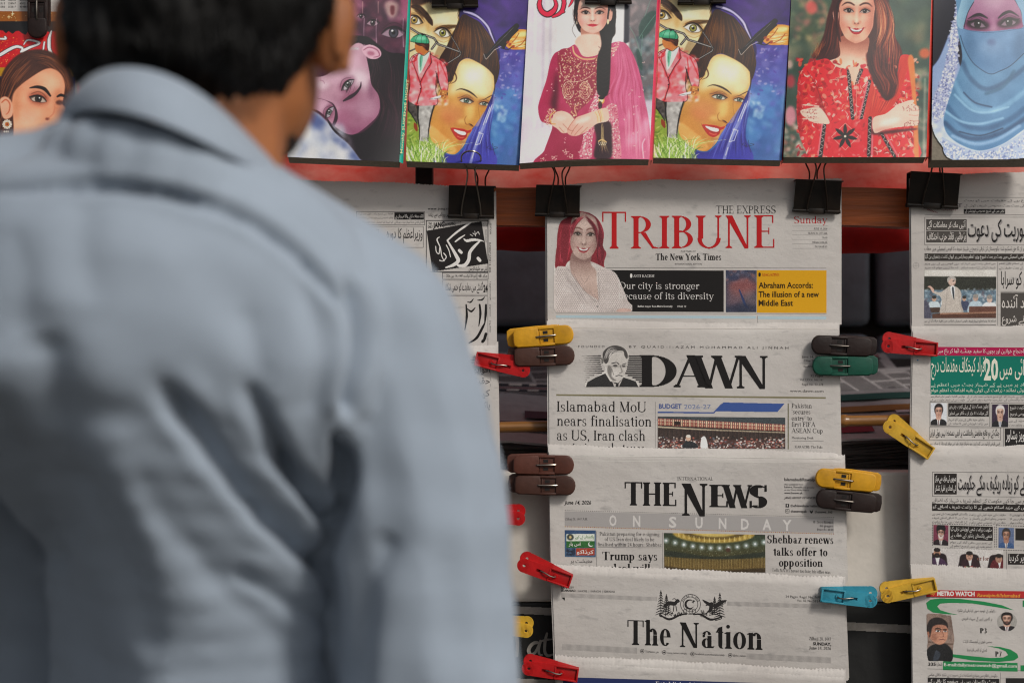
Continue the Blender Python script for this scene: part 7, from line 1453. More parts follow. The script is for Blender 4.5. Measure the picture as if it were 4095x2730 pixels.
def magazine(label,quad,canvas,fmap,yt=-.012,yb=-.056,thick=.015,spine=None,spcol=None,keep=None,gain=None,bow=0,pleft=None):
    q=np.array(quad,float); root=thing('magazine',W3((q[0][0]+q[1][0])/2,q[0][1],yt),label,'magazine','magazines hung in a row along the top')
    S=Cover(root,q,yt,yb); wpx=np.hypot(*(q[1]-q[0])); hpx=np.hypot(*(q[3]-q[0])); nx=int(wpx*.52); ny=int(hpx*.52); u,v=np.meshgrid(np.linspace(0,1,nx),np.linspace(0,1,ny))
    X=(q[0][0]*(1-u)+q[1][0]*u)*(1-v)+(q[3][0]*(1-u)+q[2][0]*u)*v; Y=(q[0][1]*(1-u)+q[1][1]*u)*(1-v)+(q[3][1]*(1-u)+q[2][1]*u)*v
    Y=Y-bow*np.sin(u*math.pi)*v**6
    cx,cy=fmap(X,Y); kp=None
    if keep is not None:
        canvas.setclip(keep); kk=canvas.clip; canvas.clip=None; xi=np.clip(((cx-canvas.x0)*canvas.k).astype(int),0,canvas.w-1); yi=np.clip(((cy-canvas.y0)*canvas.k).astype(int),0,canvas.h-1); kp=kk[yi,xi]>.45
    color_grid('cover',S.P(X,Y,.0004),canvas,cx,cy,mcov,root,kp,.02,.60,1.04,.92)
    # page block behind the cover
    n=24; mv=8; V=[];F=[]; us=np.linspace(0.004,.996,n+1); vsx=np.linspace(0,1,mv+1)
    def pt(u,t,back):
        x=(q[0][0]*(1-u)+q[1][0]*u)*(1-t)+(q[3][0]*(1-u)+q[2][0]*u)*t; y=(q[0][1]*(1-u)+q[1][1]*u)*(1-t)+(q[3][1]*(1-u)+q[2][1]*u)*t-bow*math.sin(u*math.pi)*.5*t**6
        p=np.array(S.P(x,y,-.0009).tolist())
        if back: p=p+np.array([0,thick,-thick*.36])
        return tuple(p)
    for back in (0,1):
        for t in vsx: V+=[pt(u,t,back) for u in us]
    I=lambda t,b,k:(b*(mv+1)+t)*(n+1)+k
    for k in range(n):
        for t in range(mv): F+=[(I(t+1,0,k),I(t+1,0,k+1),I(t,0,k+1),I(t,0,k)),(I(t,1,k),I(t,1,k+1),I(t+1,1,k+1),I(t+1,1,k))]
        F+=[(I(mv,1,k),I(mv,1,k+1),I(mv,0,k+1),I(mv,0,k)),(I(0,0,k),I(0,0,k+1),I(0,1,k+1),I(0,1,k))]
    for t in range(mv): F+=[(I(t,0,0),I(t,1,0),I(t+1,1,0),I(t+1,0,0)),(I(t,0,n),I(t+1,0,n),I(t+1,1,n),I(t,1,n))]
    mesh_obj('page_block',V,F,mpg,root)
    if spine:
        m=14; V=[];F=[]
        for k in range(m+1):
            t=k/m; xa,ya=q[1]*(1-t)+q[2]*t; xb,yb_=np.array(spine[0])*(1-t)+np.array(spine[1])*t
            pa=np.array(S.P(xa,ya,.0003)); dd=float(S.dep(xa,ya)); V+=[tuple(pa),W3(xb,yb_,dd+.0015),tuple(np.array(W3(xb,yb_,dd+.0015))+np.array([-.001,thick,-thick*.3]))]
        for k in range(m):
            for j in range(2): a=k*3+j; F.append((a+3,a+4,a+1,a))
        mesh_obj('spine',V,F,mat('spine_'+spcol,[x*GAIN for x in lin(spcol)],.4,coat=.3,noise=(40,.15)),root,True)
    return S
fR=lambda X0,k:(lambda X,Y:((X-X0)*k,Y*k))
dg=cover_digest()
S3=magazine('magazine with a pink tinted woman lying sideways and a teal spine, beside the man',[(1150,-150),(1640,-150),(1597,648),(1150,628)],cover_suspense(),fR(1200,2.24),spine=[(1650,-150),(1612,655)],spcol='159a86')
S4=magazine('magazine with a painted smiling woman and gunman hand, right of the teal spined magazine',[(1650,-150),(2130,-150),(2077,661),(1623,645)],dg,fR(1200,2.24),yb=-.054,spine=[(2136,-150),(2081,662)],spcol='7a1418')
S5=magazine('magazine with a braided woman in an embroidered deep pink dress on its cover',[(2122,-150),(2634,-150),(2597,638),(2078,654)],cover_pinkdress(),fR(2050,2.1382),yb=-.06,spine=[(2646,-150),(2608,641)],spcol='c83050',bow=9)
S6=magazine('second copy of the painted gunman magazine, between the two cover girls in pink and red',[(2650,-150),(3172,-150),(3126,642),(2613,631)],dg,lambda X,Y:((1682+(X-2674)*(121/134.)-1200)*2.24,(Y+21)/1.014*2.24),yb=-.052,spine=[(3176,-150),(3133,643)],spcol='8a161a')
S7=magazine('magazine with a smiling long haired woman in a red floral dress, arms crossed',[(3172,-150),(3729,-150),(3704,629),(3133,629)],cover_reddress(),fR(3095,2.24),yb=-.058,spine=[(3746,-150),(3714,627)],spcol='c23a30')
S8=magazine('magazine with a veiled woman in pale blue, at the right end of the row',[(3736,-150),(4215,-150),(4200,636),(3724,640)],cover_veil(),fR(3095,2.24),yb=-.062,thick=.02,keep=[(1390,-340),(2600,-340),(2600,1432),(2240,1420),(1900,1440),(1640,1436),(1560,1415),(1520,1370),(1510,1320),(1460,1250),(1420,1160),(1408,1050),(1405,700)],pleft=(0,0))
S1=magazine('weekly magazine with an earringed brown haired woman under a red title, upper left corner',[(-95,45),(300,48),(300,668),(-95,668)],cover_weekly(),lambda X,Y:(X*1.68,Y*1.68),yt=-.016,yb=-.05)
# lettering on the covers
S3.frame(1200,0,2.24); S3.urdu('lettering','2a1020','خوبصورت کہانیوں کا مجموعہ',635,6,250,34,0,2)
for c_,w_,lv in (('e8dce4',1,2),('5c1464',0,3)):
    g_=6 if w_ else 0; S3.strokes('title_lettering',c_,[([(945,60),(900,110),(850,115),(800,135),(750,140),(735,120),(720,150),(700,140)],[5+g_,16+g_,12+g_,18+g_,14+g_,10+g_,12+g_,6+g_]),([(700,150),(715,200),(690,270),(640,300),(600,280),(605,210)],[6+g_,14+g_,18+g_,20+g_,16+g_,6+g_]),([(736,90),(740,100)],16+g_),([(730,230),(770,234)],14+g_),([(748,256),(752,262)],14+g_)],lv,90)
S3.urdu('title_lettering','e8dce4','ڈائجسٹ',560,92,140,60,0,2,.02); S3.urdu('title_lettering','4a3048','ماہنامہ',806,204,110,30,0,2); S3.sans('lettering','3a2438','2026',768,332,76,26,0,2,.015); S3.urdu('lettering','3a2438','جون',850,300,66,44,0,2,.015); S3.urdu('lettering','e0d4dc','قیمت 250 روپے',750,370,180,34,0,2,.01); S3.urdu('lettering','c02848','بانی',832,428,34,34,0,2,.01); S3.urdu('lettering','e8dce4','معراج رسول',782,484,124,44,0,2,.015); S3.flush()
# teal spine lettering runs up the spine
def spine_text(root,t,col,xa,ya,xb,yb,cap,y):
    V,F=font_mesh(t,.012); x0,x1=V[:,0].min(),V[:,0].max(); k=cap/.69; L=math.hypot(xb-xa,yb-ya); dx,dy=(xb-xa)/L,(yb-ya)/L; U=(V[:,0]-x0)/(x1-x0)*L; W_=V[:,1]*k
    X=xa+U*dx+W_*(-dy)*-1*-1 if False else xa+U*dx+W_*dy*1.0; Yy=ya+U*dy-W_*dx
    mesh_obj('spine_lettering',[W3(X[i],Yy[i],float(y(X[i],Yy[i]))-.0016) for i in range(len(X))],F,ink_mat(col),root)
spine_text(S3.root,'Monthly SUSPENSE DIGEST','e4e8a0',1609,614,1634,318,8.5,lambda x,y:S3.dep(1600,y))
def title_digest(S,x0,y0,k,yt):
    S.frame(x0,y0,k)
    for c_,b_,lv in (('e8b03c',.045,2),('b42018',.008,3)): S.urdu('title_lettering',c_,'جاسوسی ڈائجسٹ',1615,18,330,112,0,lv,b_)
    S.urdu('title_lettering','e0a040','ماہنامہ',1935,48,88,30,0,2,.01); S.urdu('title_lettering','d8a848','کراچی',1622,4,60,44,0,2,.02)
    S.sans('lettering','d8d4dc','2026',1838,200,74,28,0,2,.02); S.urdu('lettering','d8d4dc','جون',1918,168,68,44,0,2,.02); S.urdu('lettering','c8c4dc','قیمت 250 روپے',1812,248,184,34,0,2,.015); S.urdu('lettering','2c2464','بانی',1884,484,34,48,0,2,.01); S.urdu('lettering','a82838','معراج رسول',1828,544,138,52,0,2,.015); S.flush()
title_digest(S4,1200,0,2.24,0)
# the second copy sits 1.1 wider: frame chosen so the same coordinates land on it
S6.frame(2674-(1682-1200)*(134/121.),-21,2.24*(121/134.)); 
S6.urdu('title_lettering','e8b03c','جاسوسی ڈائجسٹ',1600,-60,330,100,0,2,.045); S6.urdu('title_lettering','b42018','جاسوسی ڈائجسٹ',1600,-60,330,100,0,3,.008)
S6.sans('lettering','d8d4dc','2026',1838,180,74,24,0,2,.02); S6.urdu('lettering','d8d4dc','جون',1918,150,68,40,0,2,.02); S6.urdu('lettering','c8c4dc','قیمت 250 روپے',1812,222,184,30,0,2,.015); S6.urdu('lettering','2c2464','بانی',1884,440,34,42,0,2,.01); S6.urdu('lettering','a82838','معراج رسول',1828,496,138,46,0,2,.015); S6.flush()
S1.frame(0,0,1.68); S1.sans('title_lettering','d8d4d0','WEEKLY AKHBAR-E-',-12,182,400,28,0,2,.02); S1.flush()

# ================================================================== BINDER CLIPS
mclip=mat('black_enamel','090807',.45,coat=.05,spec=.3,noise=(60,.5),col2='241a12'); mwire=mat('worn_steel_wire','5a5048',.35,metal=1,noise=(40,.4)); msteel=mat('bright_steel_wire','8a827a',.28,metal=1)
CM={}
def put_parts(root,parts,M):
    for name,key,fn,m in parts:
        if key not in CM:
            b=fn(); me=bpy.data.meshes.new(name); me.from_pydata([tuple(map(float,v)) for v in b.V],[],b.F); me.materials.append(m); me.polygons.foreach_set('use_smooth',np.ones(len(me.polygons),bool))
            try: me.set_sharp_from_angle(angle=R(38))
            except Exception: pass
            me.update(); CM[key]=me
        o=bpy.data.objects.new(name,CM[key]); COL.objects.link(o); o.parent=root
def clip_body():
    w=.0265; h=.0345; b=MB()
    b.add([(-w,-.0025,0),(w,-.0025,0),(w*.98,-.012,h),(-w*.98,-.012,h),(-w,-.0015,0),(w,-.0015,0),(w*.98,-.011,h),(-w*.98,-.011,h)],[(0,1,2,3),(4,7,6,5),(0,4,5,1),(1,5,6,2),(2,6,7,3),(3,7,4,0)])
    b.add([(-w,.0025,0),(w,.0025,0),(w*.98,.012,h),(-w*.98,.012,h),(-w,.0015,0),(w,.0015,0),(w*.98,.011,h),(-w*.98,.011,h)],[(3,2,1,0),(5,6,7,4),(1,5,4,0),(2,6,5,1),(3,7,6,2),(0,4,7,3)])
    b.box(-w*.98,w*1.06,-.012,.012,h-.0002,h+.0011,.0004); return b
def clip_rolls():
    b=MB()
    for a,c in ((-.0268,-.0095),(.0095,.0268)): b.tube([(a,-.0042,.0008),(c,-.0042,.0008)],.0021,10); b.tube([(a,.0042,.0008),(c,.0042,.0008)],.0021,10)
    b.box(-.0092,.0092,-.0036,-.0024,-.0022,.006,.0004); return b
def clip_handle(front,tilt,spread,ring):
    def fn():
        sgn=-1 if front else 1; s1=[(.0125,.0005),(.0115,.010),(.0085,.024),(.0055,.036),(.0048,.044),(.0056,.049),(.0085,.055),(.0105,.060)]
        if ring: s1=[(.0115,.0005),(.0105,.012),(.0075,.028),(.0048,.042),(.0044,.049),(.0062,.054),(.0098,.0585),(.0112,.0625),(.0095,.067),(.005,.0696),(0,.0703)]
        else: s1=s1+[(.0112,.064),(.009,.068),(.0045,.0705),(0,.071)]
        P=[]
        for x,z in s1: P.append((x*spread,z))
        P=P+[(-x,z) for x,z in P[-2::-1]]
        d=lambda z: sgn*(.0052+ (.0115*min(z/.036,1))+ max(0,z-.036)*tilt)
        return MB().tube([(x,d(z),z) for x,z in catmull(P,False,4)],.00095,8)
    return fn
def binder_clip(cx,bot,y,label,rot=0,scale=1,ft=.1,bt=.3,bx=.004,bright=False):
    root=thing('binder_clip',W3(cx,bot,y),label,'binder clip','black binder clips holding the papers'); root.rotation_euler=(0,R(-rot),0); root.scale=(scale,)*3
    put_parts(root,[('body','cb',clip_body,mclip),('rolled_edge','cr',clip_rolls,mclip)],None)
    put_parts(root,[('wire_handle','h1%s'%(ft),clip_handle(True,ft,1,True),msteel if bright else mwire)],None)
    k='h2%s'%(bt); put_parts(root,[('wire_handle',k,clip_handle(False,bt,.9,False),mwire)],None)
    [c for c in root.children][-1].location.x=bx
    return root
binder_clip(1884,868,-.008,'binder clip with a bright wire loop standing up, on the left column newspaper',-1,1,1.35,.35,.011,True)
binder_clip(2229,862,-.008,'binder clip on the upper left corner of the red masthead newspaper',-1,.97,.1,.3,.005)
binder_clip(3264,848,-.008,'binder clip on the upper right corner of the red masthead newspaper',-2,1.02,.1,.3,-.002)
binder_clip(3726,828,-.008,'binder clip on the corner of the right column newspaper',-3,1.1,.12,.3,.006)
for cx,b_,sc_,lb in ((1820,30,1.0,'binder clip gripping the top of the first painted gunman magazine'),(2432,16,1.0,'binder clip above the face of the braided woman in deep pink'),(2806,14,1.02,'binder clip gripping the top of the second painted gunman magazine')): binder_clip(cx,b_,-.0255,lb,0,sc_,.1,.3)

# ================================================================== CLOTHES PEGS
def plate(outline,y0,y1,bev,b=None,holes=()):
    b=b or MB(); bm=bmesh.new(); vs_=[bm.verts.new((x,y0,z)) for x,z in outline]; f=bm.faces.new(vs_)
    r=bmesh.ops.extrude_face_region(bm,geom=[f]); nv=[e for e in r['geom'] if isinstance(e,bmesh.types.BMVert)]
    for v in nv: v.co.y=y1
    bmesh.ops.recalc_face_normals(bm,faces=bm.faces[:])
    if bev:
        ed=[e for e in bm.edges if abs(e.verts[0].co.y-e.verts[1].co.y)<1e-7]; bmesh.ops.bevel(bm,geom=ed,offset=bev,segments=3,affect='EDGES',profile=.5)
    bm.verts.ensure_lookup_table(); b.add([v.co[:] for v in bm.verts],[[v.index for v in f.verts] for f in bm.faces]); bm.free(); return b
def out_big(L=.0705,h=.0232):
    a=L/2; H=h/2; P=[]
    for t in np.linspace(-90,90,9): P.append((a-.009+.009*math.cos(R(t)),(H-.0005)*math.sin(R(t))*(1 if abs(t)<90 else 1)))
    P+=[(0,H),(-a+.005,H*.93),(-a+.001,H*.72),(-a,0),(-a+.001,-H*.72),(-a+.005,-H*.93),(0,-H)]
    return P
def big_front():
    P=out_big(); b=MB(); plate(P,-.0062,-.0030,.0009,b)                        # lower shell
    h=.0116
    # raised cheeks round the recess
    def part(x0,x1,z0,z1): b.box(x0,x1,-.0078,-.0058,z0,z1,.0008)
    P2=[p for p in P if p[0]>.0125]; P2=[(.0125,-.0105)]+sorted(P2,key=lambda p:p[1])+[(.0125,.0105)]
    plate([(x*.985,z*.93) for x,z in P2],-.0080,-.0058,.0009,b)
    plate([(-.0055,.0106),(-.030,.0100),(-.0340,.0078),(-.0345,0),(-.0340,-.0078),(-.030,-.0100),(-.0055,-.0106)],-.0080,-.0058,.0009,b)
    b.box(-.0060,.0130,-.0079,-.0058,.0082,.0108,.0006); b.box(-.0060,.0130,-.0079,-.0058,-.0108,-.0082,.0006)
    b.box(-.0040,-.0028,-.0070,-.0058,-.008,.008,.0003); return b
def big_slots(): b=MB(); b.box(.0000,.0054,-.0066,-.0060,.0028,.0062); b.box(.0000,.0054,-.0066,-.0060,-.0062,-.0028); return b  # dark boxes paint the shade inside the two square holes
def big_back():
    P=out_big(); b=plate(P,.0028,.0058,.0009); b.box(-.03,.03,.0050,.0066,-.0095,.0095,.001); M=Matrix.Rotation(R(5),4,'Z'); 
    b.V=[tuple(M@(Vector(v)+Vector((-.0068,0.001,.0014)))) for v in b.V]; return b
def big_spring(): 
    return MB().tube([(-.0085,-.0040,0),(-.0082,-.0078,0),(-.0072,-.0088,.0),(.0,-.0090,0),(.0125,-.0090,.0003),(.0140,-.0082,.0004),(.0144,-.0040,.0004)],.00105,8).tube([(.0144,-.004,.0004),(.013,.003,0),(.0,.0040,0)],.001,6)
def out_small(L=.0650,h=.0162):
    a=L/2; r=h/2; P=[]
    for t in np.linspace(90,270,11): P.append((-a+r+r*math.cos(R(t)),r*math.sin(R(t))))
    P+=[(0,-r*1.02),(a-.002,-r*.92),(a,-r*.8),(a,r*.8),(a-.002,r*.92),(0,r*1.02)]
    return P
def ring_plate(b,O,I,y0,y1):
    n=len(O)
    for k in range(n):
        j=(k+1)%n; V=[(O[k][0],y0,O[k][1]),(O[j][0],y0,O[j][1]),(I[j][0],y0,I[j][1]),(I[k][0],y0,I[k][1]),(O[k][0],y1,O[k][1]),(O[j][0],y1,O[j][1]),(I[j][0],y1,I[j][1]),(I[k][0],y1,I[k][1])]
        b.add(V,[(0,1,2,3),(7,6,5,4),(0,4,5,1),(2,6,7,3),(1,5,6,2),(3,7,4,0)])
def handle_ring(b,y0,y1,a=.0325,r=.0081,n=24):
    t=np.linspace(0,2*math.pi,n+1)[:-1]; O=[(-a+r+r*math.cos(x),r*math.sin(x)) for x in t]; I=[(-a+r+.0017*math.cos(x),.0017*math.sin(x)) for x in t]; ring_plate(b,O,I,y0,y1)
def small_front():
    b=MB(); r=.0081; handle_ring(b,-.0052,-.0022)
    # shank with a slot, then the trough
    O=[(-.0215,.0080),(.0065,.0083),(.0065,-.0083),(-.0215,-.0080)]; I=[(-.0095,.0016),(-.0015,.0016),(-.0015,-.0016),(-.0095,-.0016)]; ring_plate(b,O,I,-.0053,-.0023)
    b.box(.006,.0322,-.0038,-.0023,-.0078,.0078,.0003)
    for z0,z1 in ((.0062,.0082),(-.0082,-.0062)): b.box(.0055,.0325,-.0064,-.0024,z0,z1,.0005)
    b.box(.0305,.0326,-.0064,-.0024,-.0080,.0080,.0005); b.box(.0048,.0068,-.0060,-.0024,-.0080,.0080,.0006)
    b.tube([(.0135,-.0038,.0),(.0135,-.0052,0)],[.0030,.0022],12)
    for k in range(9):
        x=-.0305+k*.0014; hz=math.sqrt(max(0,.0070**2-(x+.0244)**2)); 
        if hz>.002 and abs(x+.0244)>.0022: b.box(x-.0003,x+.0003,-.0057,-.0051,-hz,hz,0)
        elif hz>.002: b.box(x-.0003,x+.0003,-.0057,-.0051,.0024,hz,0); b.box(x-.0003,x+.0003,-.0057,-.0051,-hz,-.0024,0)
    return b
def small_back():
    b=MB(); handle_ring(b,.0022,.0052); O=[(-.0215,.0080),(.0065,.0083),(.0065,-.0083),(-.0215,-.0080)]; I=[(-.0095,.0016),(-.0015,.0016),(-.0015,-.0016),(-.0095,-.0016)]; ring_plate(b,O,I,.0023,.0053); b.box(.006,.0322,.0023,.0060,-.0080,.0080,.0005)
    M=Matrix.Translation((.0325,.0,0))@Matrix.Rotation(R(8.5),4,'Y')@Matrix.Rotation(R(6),4,'Z')@Matrix.Translation((-.0325,0,0)); b.V=[tuple(M@Vector(v)) for v in b.V]; return b
def small_spring(): return MB().tube([(-.006,-.001,.0003),(-.0045,-.0060,.0006),(.000,-.0082,.0003),(.007,-.0086,-.0012),(.0115,-.0072,-.0013),(.0138,-.0052,-.0002)],.00085,8)
PC={'yellow':('dba01c','d8a828'),'brown':('4a2c22','4a2c22'),'dark brown':('241410','1e1412'),'reddish brown':('5c3226','4a2a22'),'green':('0e5240','0e5240'),'red':('c00c10','c00c10'),'blue':('3a9cb4','3a9cb4'),'pale yellow':('dcae34','dcae34')}
def peg(kind,cx,cy,y,ang,colr,label,flip=False,backflip=1):
    root=thing('clothes_peg',W3(cx,cy,y),label,'clothes peg','plastic clothes pegs gripping the newspaper edges'); root.rotation_euler=(0,R(-(ang+(180 if flip else 0))),0)
    pm=mat('plastic_'+colr.replace(' ','_'),PC[colr][0],.5,noise=(55,.38),bump=(120,.2),spec=.35); dk=mat('peg_slot_shade','120b08',.8)
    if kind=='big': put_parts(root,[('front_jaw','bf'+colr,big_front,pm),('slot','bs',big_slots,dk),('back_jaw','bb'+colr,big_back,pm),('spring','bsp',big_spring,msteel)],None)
    else: put_parts(root,[('front_arm','sf'+colr,small_front,pm),('back_arm','sb'+colr,small_back,pm),('spring','ssp',small_spring,msteel)],None)
    if backflip<0:
        for c in root.children: c.scale.z=-1
    return root
peg('big',2172,1345,-.012,5,'yellow','yellow peg on the left edge of the masthead bust newspaper')
peg('big',2176,1424,-.012,2,'brown','brown peg touching the underside of the left edge yellow peg')
peg('big',2173,1857,-.017,0,'reddish brown','reddish brown peg, upper of the pair left of the Sunday newspaper')
peg('big',2179,1938,-.017,-1,'brown','dark brown peg, lower of the pair left of the Sunday newspaper')
peg('big',3363,1383,-.012,-3,'dark brown','dark brown peg directly above the green one',True,-1)
peg('big',3367,1463,-.012,-.5,'green','green peg on the right edge of the central column',True,-1)
peg('big',3379,1918,-.017,-6,'yellow','yellow peg right of the Sunday newspaper, above a dark brown one',True,-1)
peg('big',3381,2001,-.017,-6,'dark brown','dark brown peg just below a yellow one, right of the Sunday newspaper',True,-1)
peg('big',154,34,-.034,-90,'dark brown','dark brown peg hanging upright in the upper left corner')
peg('small',3634,1389,-.012,-4,'red','red peg on the left edge of the green headline newspaper')
peg('small',3627,1752,-.012,-33,'pale yellow','yellow peg tilted steeply below the bamboo pole, right column')
peg('small',3630,2360,-.022,13,'pale yellow','yellow peg meeting the blue peg, on the red title strip newspaper')
peg('small',3393,2388,-.022,-7,'blue','sky blue peg on the right edge of the crest newspaper',True,-1)
peg('small',2176,2286,-.022,-19,'red','red peg at the top left corner of the crest newspaper')
peg('small',2199,2680,-.027,-8,'red','red peg near the foot of the central column, under the painted lettering')
peg('small',2010,1460,-.012,-14,'red','red peg on the left column under the brown peg',True,-1)
peg('small',1988,2062,-.017,-6,'red','red peg half hidden behind the sleeve, beside the plaster panel',True,-1)
peg('small',2020,2506,-.017,-8,'pale yellow','yellow peg end showing beyond the sleeve against the black board',True,-1)

# ================================================================== THE MAN
def ico(bm,c,r,rot=None,seg=3):
    M=Matrix.Translation(Vector(c))@(rot.to_matrix().to_4x4() if rot else Matrix())@Matrix.Diagonal((*(r if hasattr(r,'__len__') else (r,)*3),1)); bmesh.ops.create_icosphere(bm,subdivisions=seg,radius=1,matrix=M)
def cap(bm,a,b,ra,rb,sx=1,n=10):
    a,b=Vector(a),Vector(b)
    for i in range(n+1): t=i/n; r=ra+(rb-ra)*t; ico(bm,a.lerp(b,t),(r*sx,r,r) if sx!=1 else r,None,2)
def remesh(name,bm,vox,m,parent,sm=6,fn=None):
    me=bpy.data.meshes.new('tmp'); bm.to_mesh(me); bm.free(); o=bpy.data.objects.new('tmp',me); COL.objects.link(o)
    a=o.modifiers.new('r','REMESH'); a.mode='VOXEL'; a.voxel_size=vox; s_=o.modifiers.new('s','SMOOTH'); s_.iterations=sm; s_.factor=.6
    dg_=bpy.context.evaluated_depsgraph_get(); ev=o.evaluated_get(dg_); m2=bpy.data.meshes.new_from_object(ev); bpy.data.objects.remove(o)
    m2.name=name; n=len(m2.vertices); co=np.empty(n*3,np.float32); m2.vertices.foreach_get('co',co); co=co.reshape(-1,3).astype(float); no=np.empty(n*3,np.float32); m2.vertices.foreach_get('normal',no); no=no.reshape(-1,3)
    if fn is not None: co=fn(co,no); m2.vertices.foreach_set('co',co.astype(np.float32).ravel())
    m2.materials.clear(); m2.materials.append(m); m2.polygons.foreach_set('use_smooth',np.ones(len(m2.polygons),bool)); m2.update(); return link(name,m2,parent)
def man():
    root=thing('person',(-.2,-1.0,0),'man seen from behind in a pale blue grey shirt, dark hair, looking at the papers','person')
    skin=mat('tanned_skin','a8683c',.55,noise=(40,.25),bump=(150,.2)); skin.node_tree.nodes['Principled BSDF'].inputs['Subsurface Weight'].default_value=.08
    shirt=mat('blue_grey_cotton','9da9b7',.88,noise=(14,.10),bump=(900,.35),spec=.2,sheen=.2); hairm=mat('black_hair','0b0908',.6,noise=(90,.5),spec=.35); trm=mat('dark_trousers','23252c',.85,noise=(80,.3)); shm=mat('black_leather','0d0c0b',.4)
    y0=-1.0; k=.000287
    # --- body: torso core, neck, head, arms, hands in one surface
    b=bmesh.new()
    hc=VV(455,-30,-.965); ico(b,hc,(.083,.098,.120),Euler((0,0,R(-12))))
    ico(b,VV(592,190,-.955),(.042,.055,.056)); ico(b,VV(600,120,-.925),(.040,.05,.05)); cap(b,VV(455,470,-1.0),VV(485,80,-.975),.058,.052)
    ico(b,VV(655,60,-.86),(.012,.022,.018)); ico(b,VV(640,175,-.875),(.02,.016,.010))
    er=VV(768,70,-.985); ico(b,er,(.014,.014,.031),Euler((0,R(10),R(20)))); ico(b,VV(762,138,-.985),(.011,.010,.012)); ico(b,VV(735,40,-.975),(.012,.016,.03)); er2=VV(150,70,-.95); ico(b,er2,(.009,.016,.03))
    cap(b,VV(690,640,-.99),VV(60,600,-.99),.032,.032); cap(b,VV(330,650,-.95),VV(340,1500,-.89),.050,.045,1.2)
    hand={}
    for sx,pts in ((1,[VV(860,740,-1.0),VV(985,1650,-.99),VV(960,2500,-.93)]),(-1,[VV(-150,640,-1.0),VV(-60,1720,-.86),VV(175,1965,-.60)])):
        cap(b,pts[0],pts[1],.030,.030,1,16); cap(b,pts[1],pts[2],.030,.025,1,16); w_=Vector(pts[2]); ico(b,w_+Vector((0,.01,-.045)),(.016,.036,.048))
        for j in range(4):
            f0=w_+Vector((0,-.022+j*.018,-.085)); f1=f0+Vector((0,.002,-.034-.003*(j in(1,2)))); f2=f1+Vector((-sx*.012,.004,-.028)); cap(b,f0,f1,.0085,.008,1,5); cap(b,f1,f2,.008,.0068,1,5)
        t0=w_+Vector((0,.03,-.03)); t1=t0+Vector((-sx*.006,.026,-.030)); cap(b,t0,t1,.011,.0095,1,5); cap(b,t1,t1+Vector((-sx*.004,.008,-.026)),.0095,.0075,1,5)
    S_=lambda v: (lambda q:q*q*(3-2*q))(np.clip(v,0,1))
    def vxy(co): kk=(D+co[:,1])/D; return 1176+co[:,0]/(FW/2352*kk),784-(co[:,2]-CZ)/(FW/2352*kk)
    def shift(vx,vy): return (.10*S_((330-vx)/400)*S_((vy-820)/520)+.11*S_((vy-820)/900))*S_((810-vx)/90)*S_((vx+420)/260+.2)*np.clip((2350-vy)/600,0,1)
    def fb(co,no):
        vx,vy=vxy(co); co=co-no*(.010*S_((vy-520)/160)*S_((1640-vy)/90))[:,None]; co[:,1]+=shift(vx,vy); return co
    remesh('body',b,.0048,skin,root,4,fb)
    # ear rim
    e=[Vector(er)+Vector((.006*math.cos(t)*.4+.005,.013*math.cos(t),.027*math.sin(t))) for t in np.linspace(-1.2,4.0,18)]
    MB().tube([tuple(v) for v in e],.0035,8).build('ear_rim',skin,root,True)
    for dx,dy in ((.022,.083),(.068,.066)): 
        q=bmesh.new(); ico(q,Vector(hc)+Vector((dx,dy,.0)),.0105); me=bpy.data.meshes.new('eye'); q.to_mesh(me); q.free(); me.materials.append(mat('eye_white','c8c0b8',.2)); link('eye',me,root)
    bd=bmesh.new(); ico(bd,VV(622,292,-.955),(.022,.040,.024)); ico(bd,VV(668,225,-.945),(.014,.034,.030)); remesh('beard',bd,.004,mat('stubble','2a1a11',.9,noise=(160,.5)),root,3)
    # --- hair
    h=bmesh.new(); ico(h,VV(448,-95,-.992),(.089,.092,.120),Euler((0,0,R(-12)))); ico(h,VV(290,75,-1.02),(.040,.042,.042)); ico(h,VV(640,72,-1.0),(.026,.028,.032)); ico(h,VV(655,-10,-1.0),(.032,.05,.035)); ico(h,VV(500,10,-1.035),(.035,.028,.030)); ico(h,VV(370,90,-1.03),(.035,.030,.028)); ico(h,VV(230,120,-.99),(.020,.03,.035))
    def fh(co,no):
        th=np.arctan2(co[:,0]-hc[0],-(co[:,1]-hc[1])); d=.0022*np.sin(th*46+3*np.sin(co[:,2]*60))+.0018*np.sin(th*83+co[:,2]*140)+.002*np.sin(co[:,2]*90+th*9); return co+no*d[:,None]
    ho=remesh('hair',h,.005,hairm,root,5,fh)
    st=MB(); rs=random.Random(9)
    for i in range(520):
        vx=170+rs.random()*570; edge=np.interp(vx,[170,300,400,460,520,560,600,660,740],[120,120,140,150,110,150,190,170,60]); vy=edge-40-rs.random()*60; dep=-1.0-.072*math.sqrt(max(0,1-((vx-450)/330)**2)); dx=rs.uniform(-12,16); L=rs.uniform(30,75)
        P=[VV(vx,vy,dep-.003),VV(vx+dx*.5,vy+L*.5,dep-.004+rs.uniform(0,.004)),VV(vx+dx,vy+L,dep+rs.uniform(.0,.010))]; st.tube(P,[.0007,.0006,.00025],4,False)
    st.build('hair_strands',hairm,ho)
    # --- shirt
    s=bmesh.new()
    N0=VV(430,425,y0); SR=VV(862,738,y0); SL=VV(-190,640,y0)
    cap(s,N0,SR,.044,.0545,1,14); cap(s,N0,SL,.044,.056,1,16); cap(s,VV(400,520,-1.01),VV(380,700,-1.02),.060,.085,1,6)
    cap(s,VV(330,405,y0),VV(-70,490,y0),.046,.047,1,12)
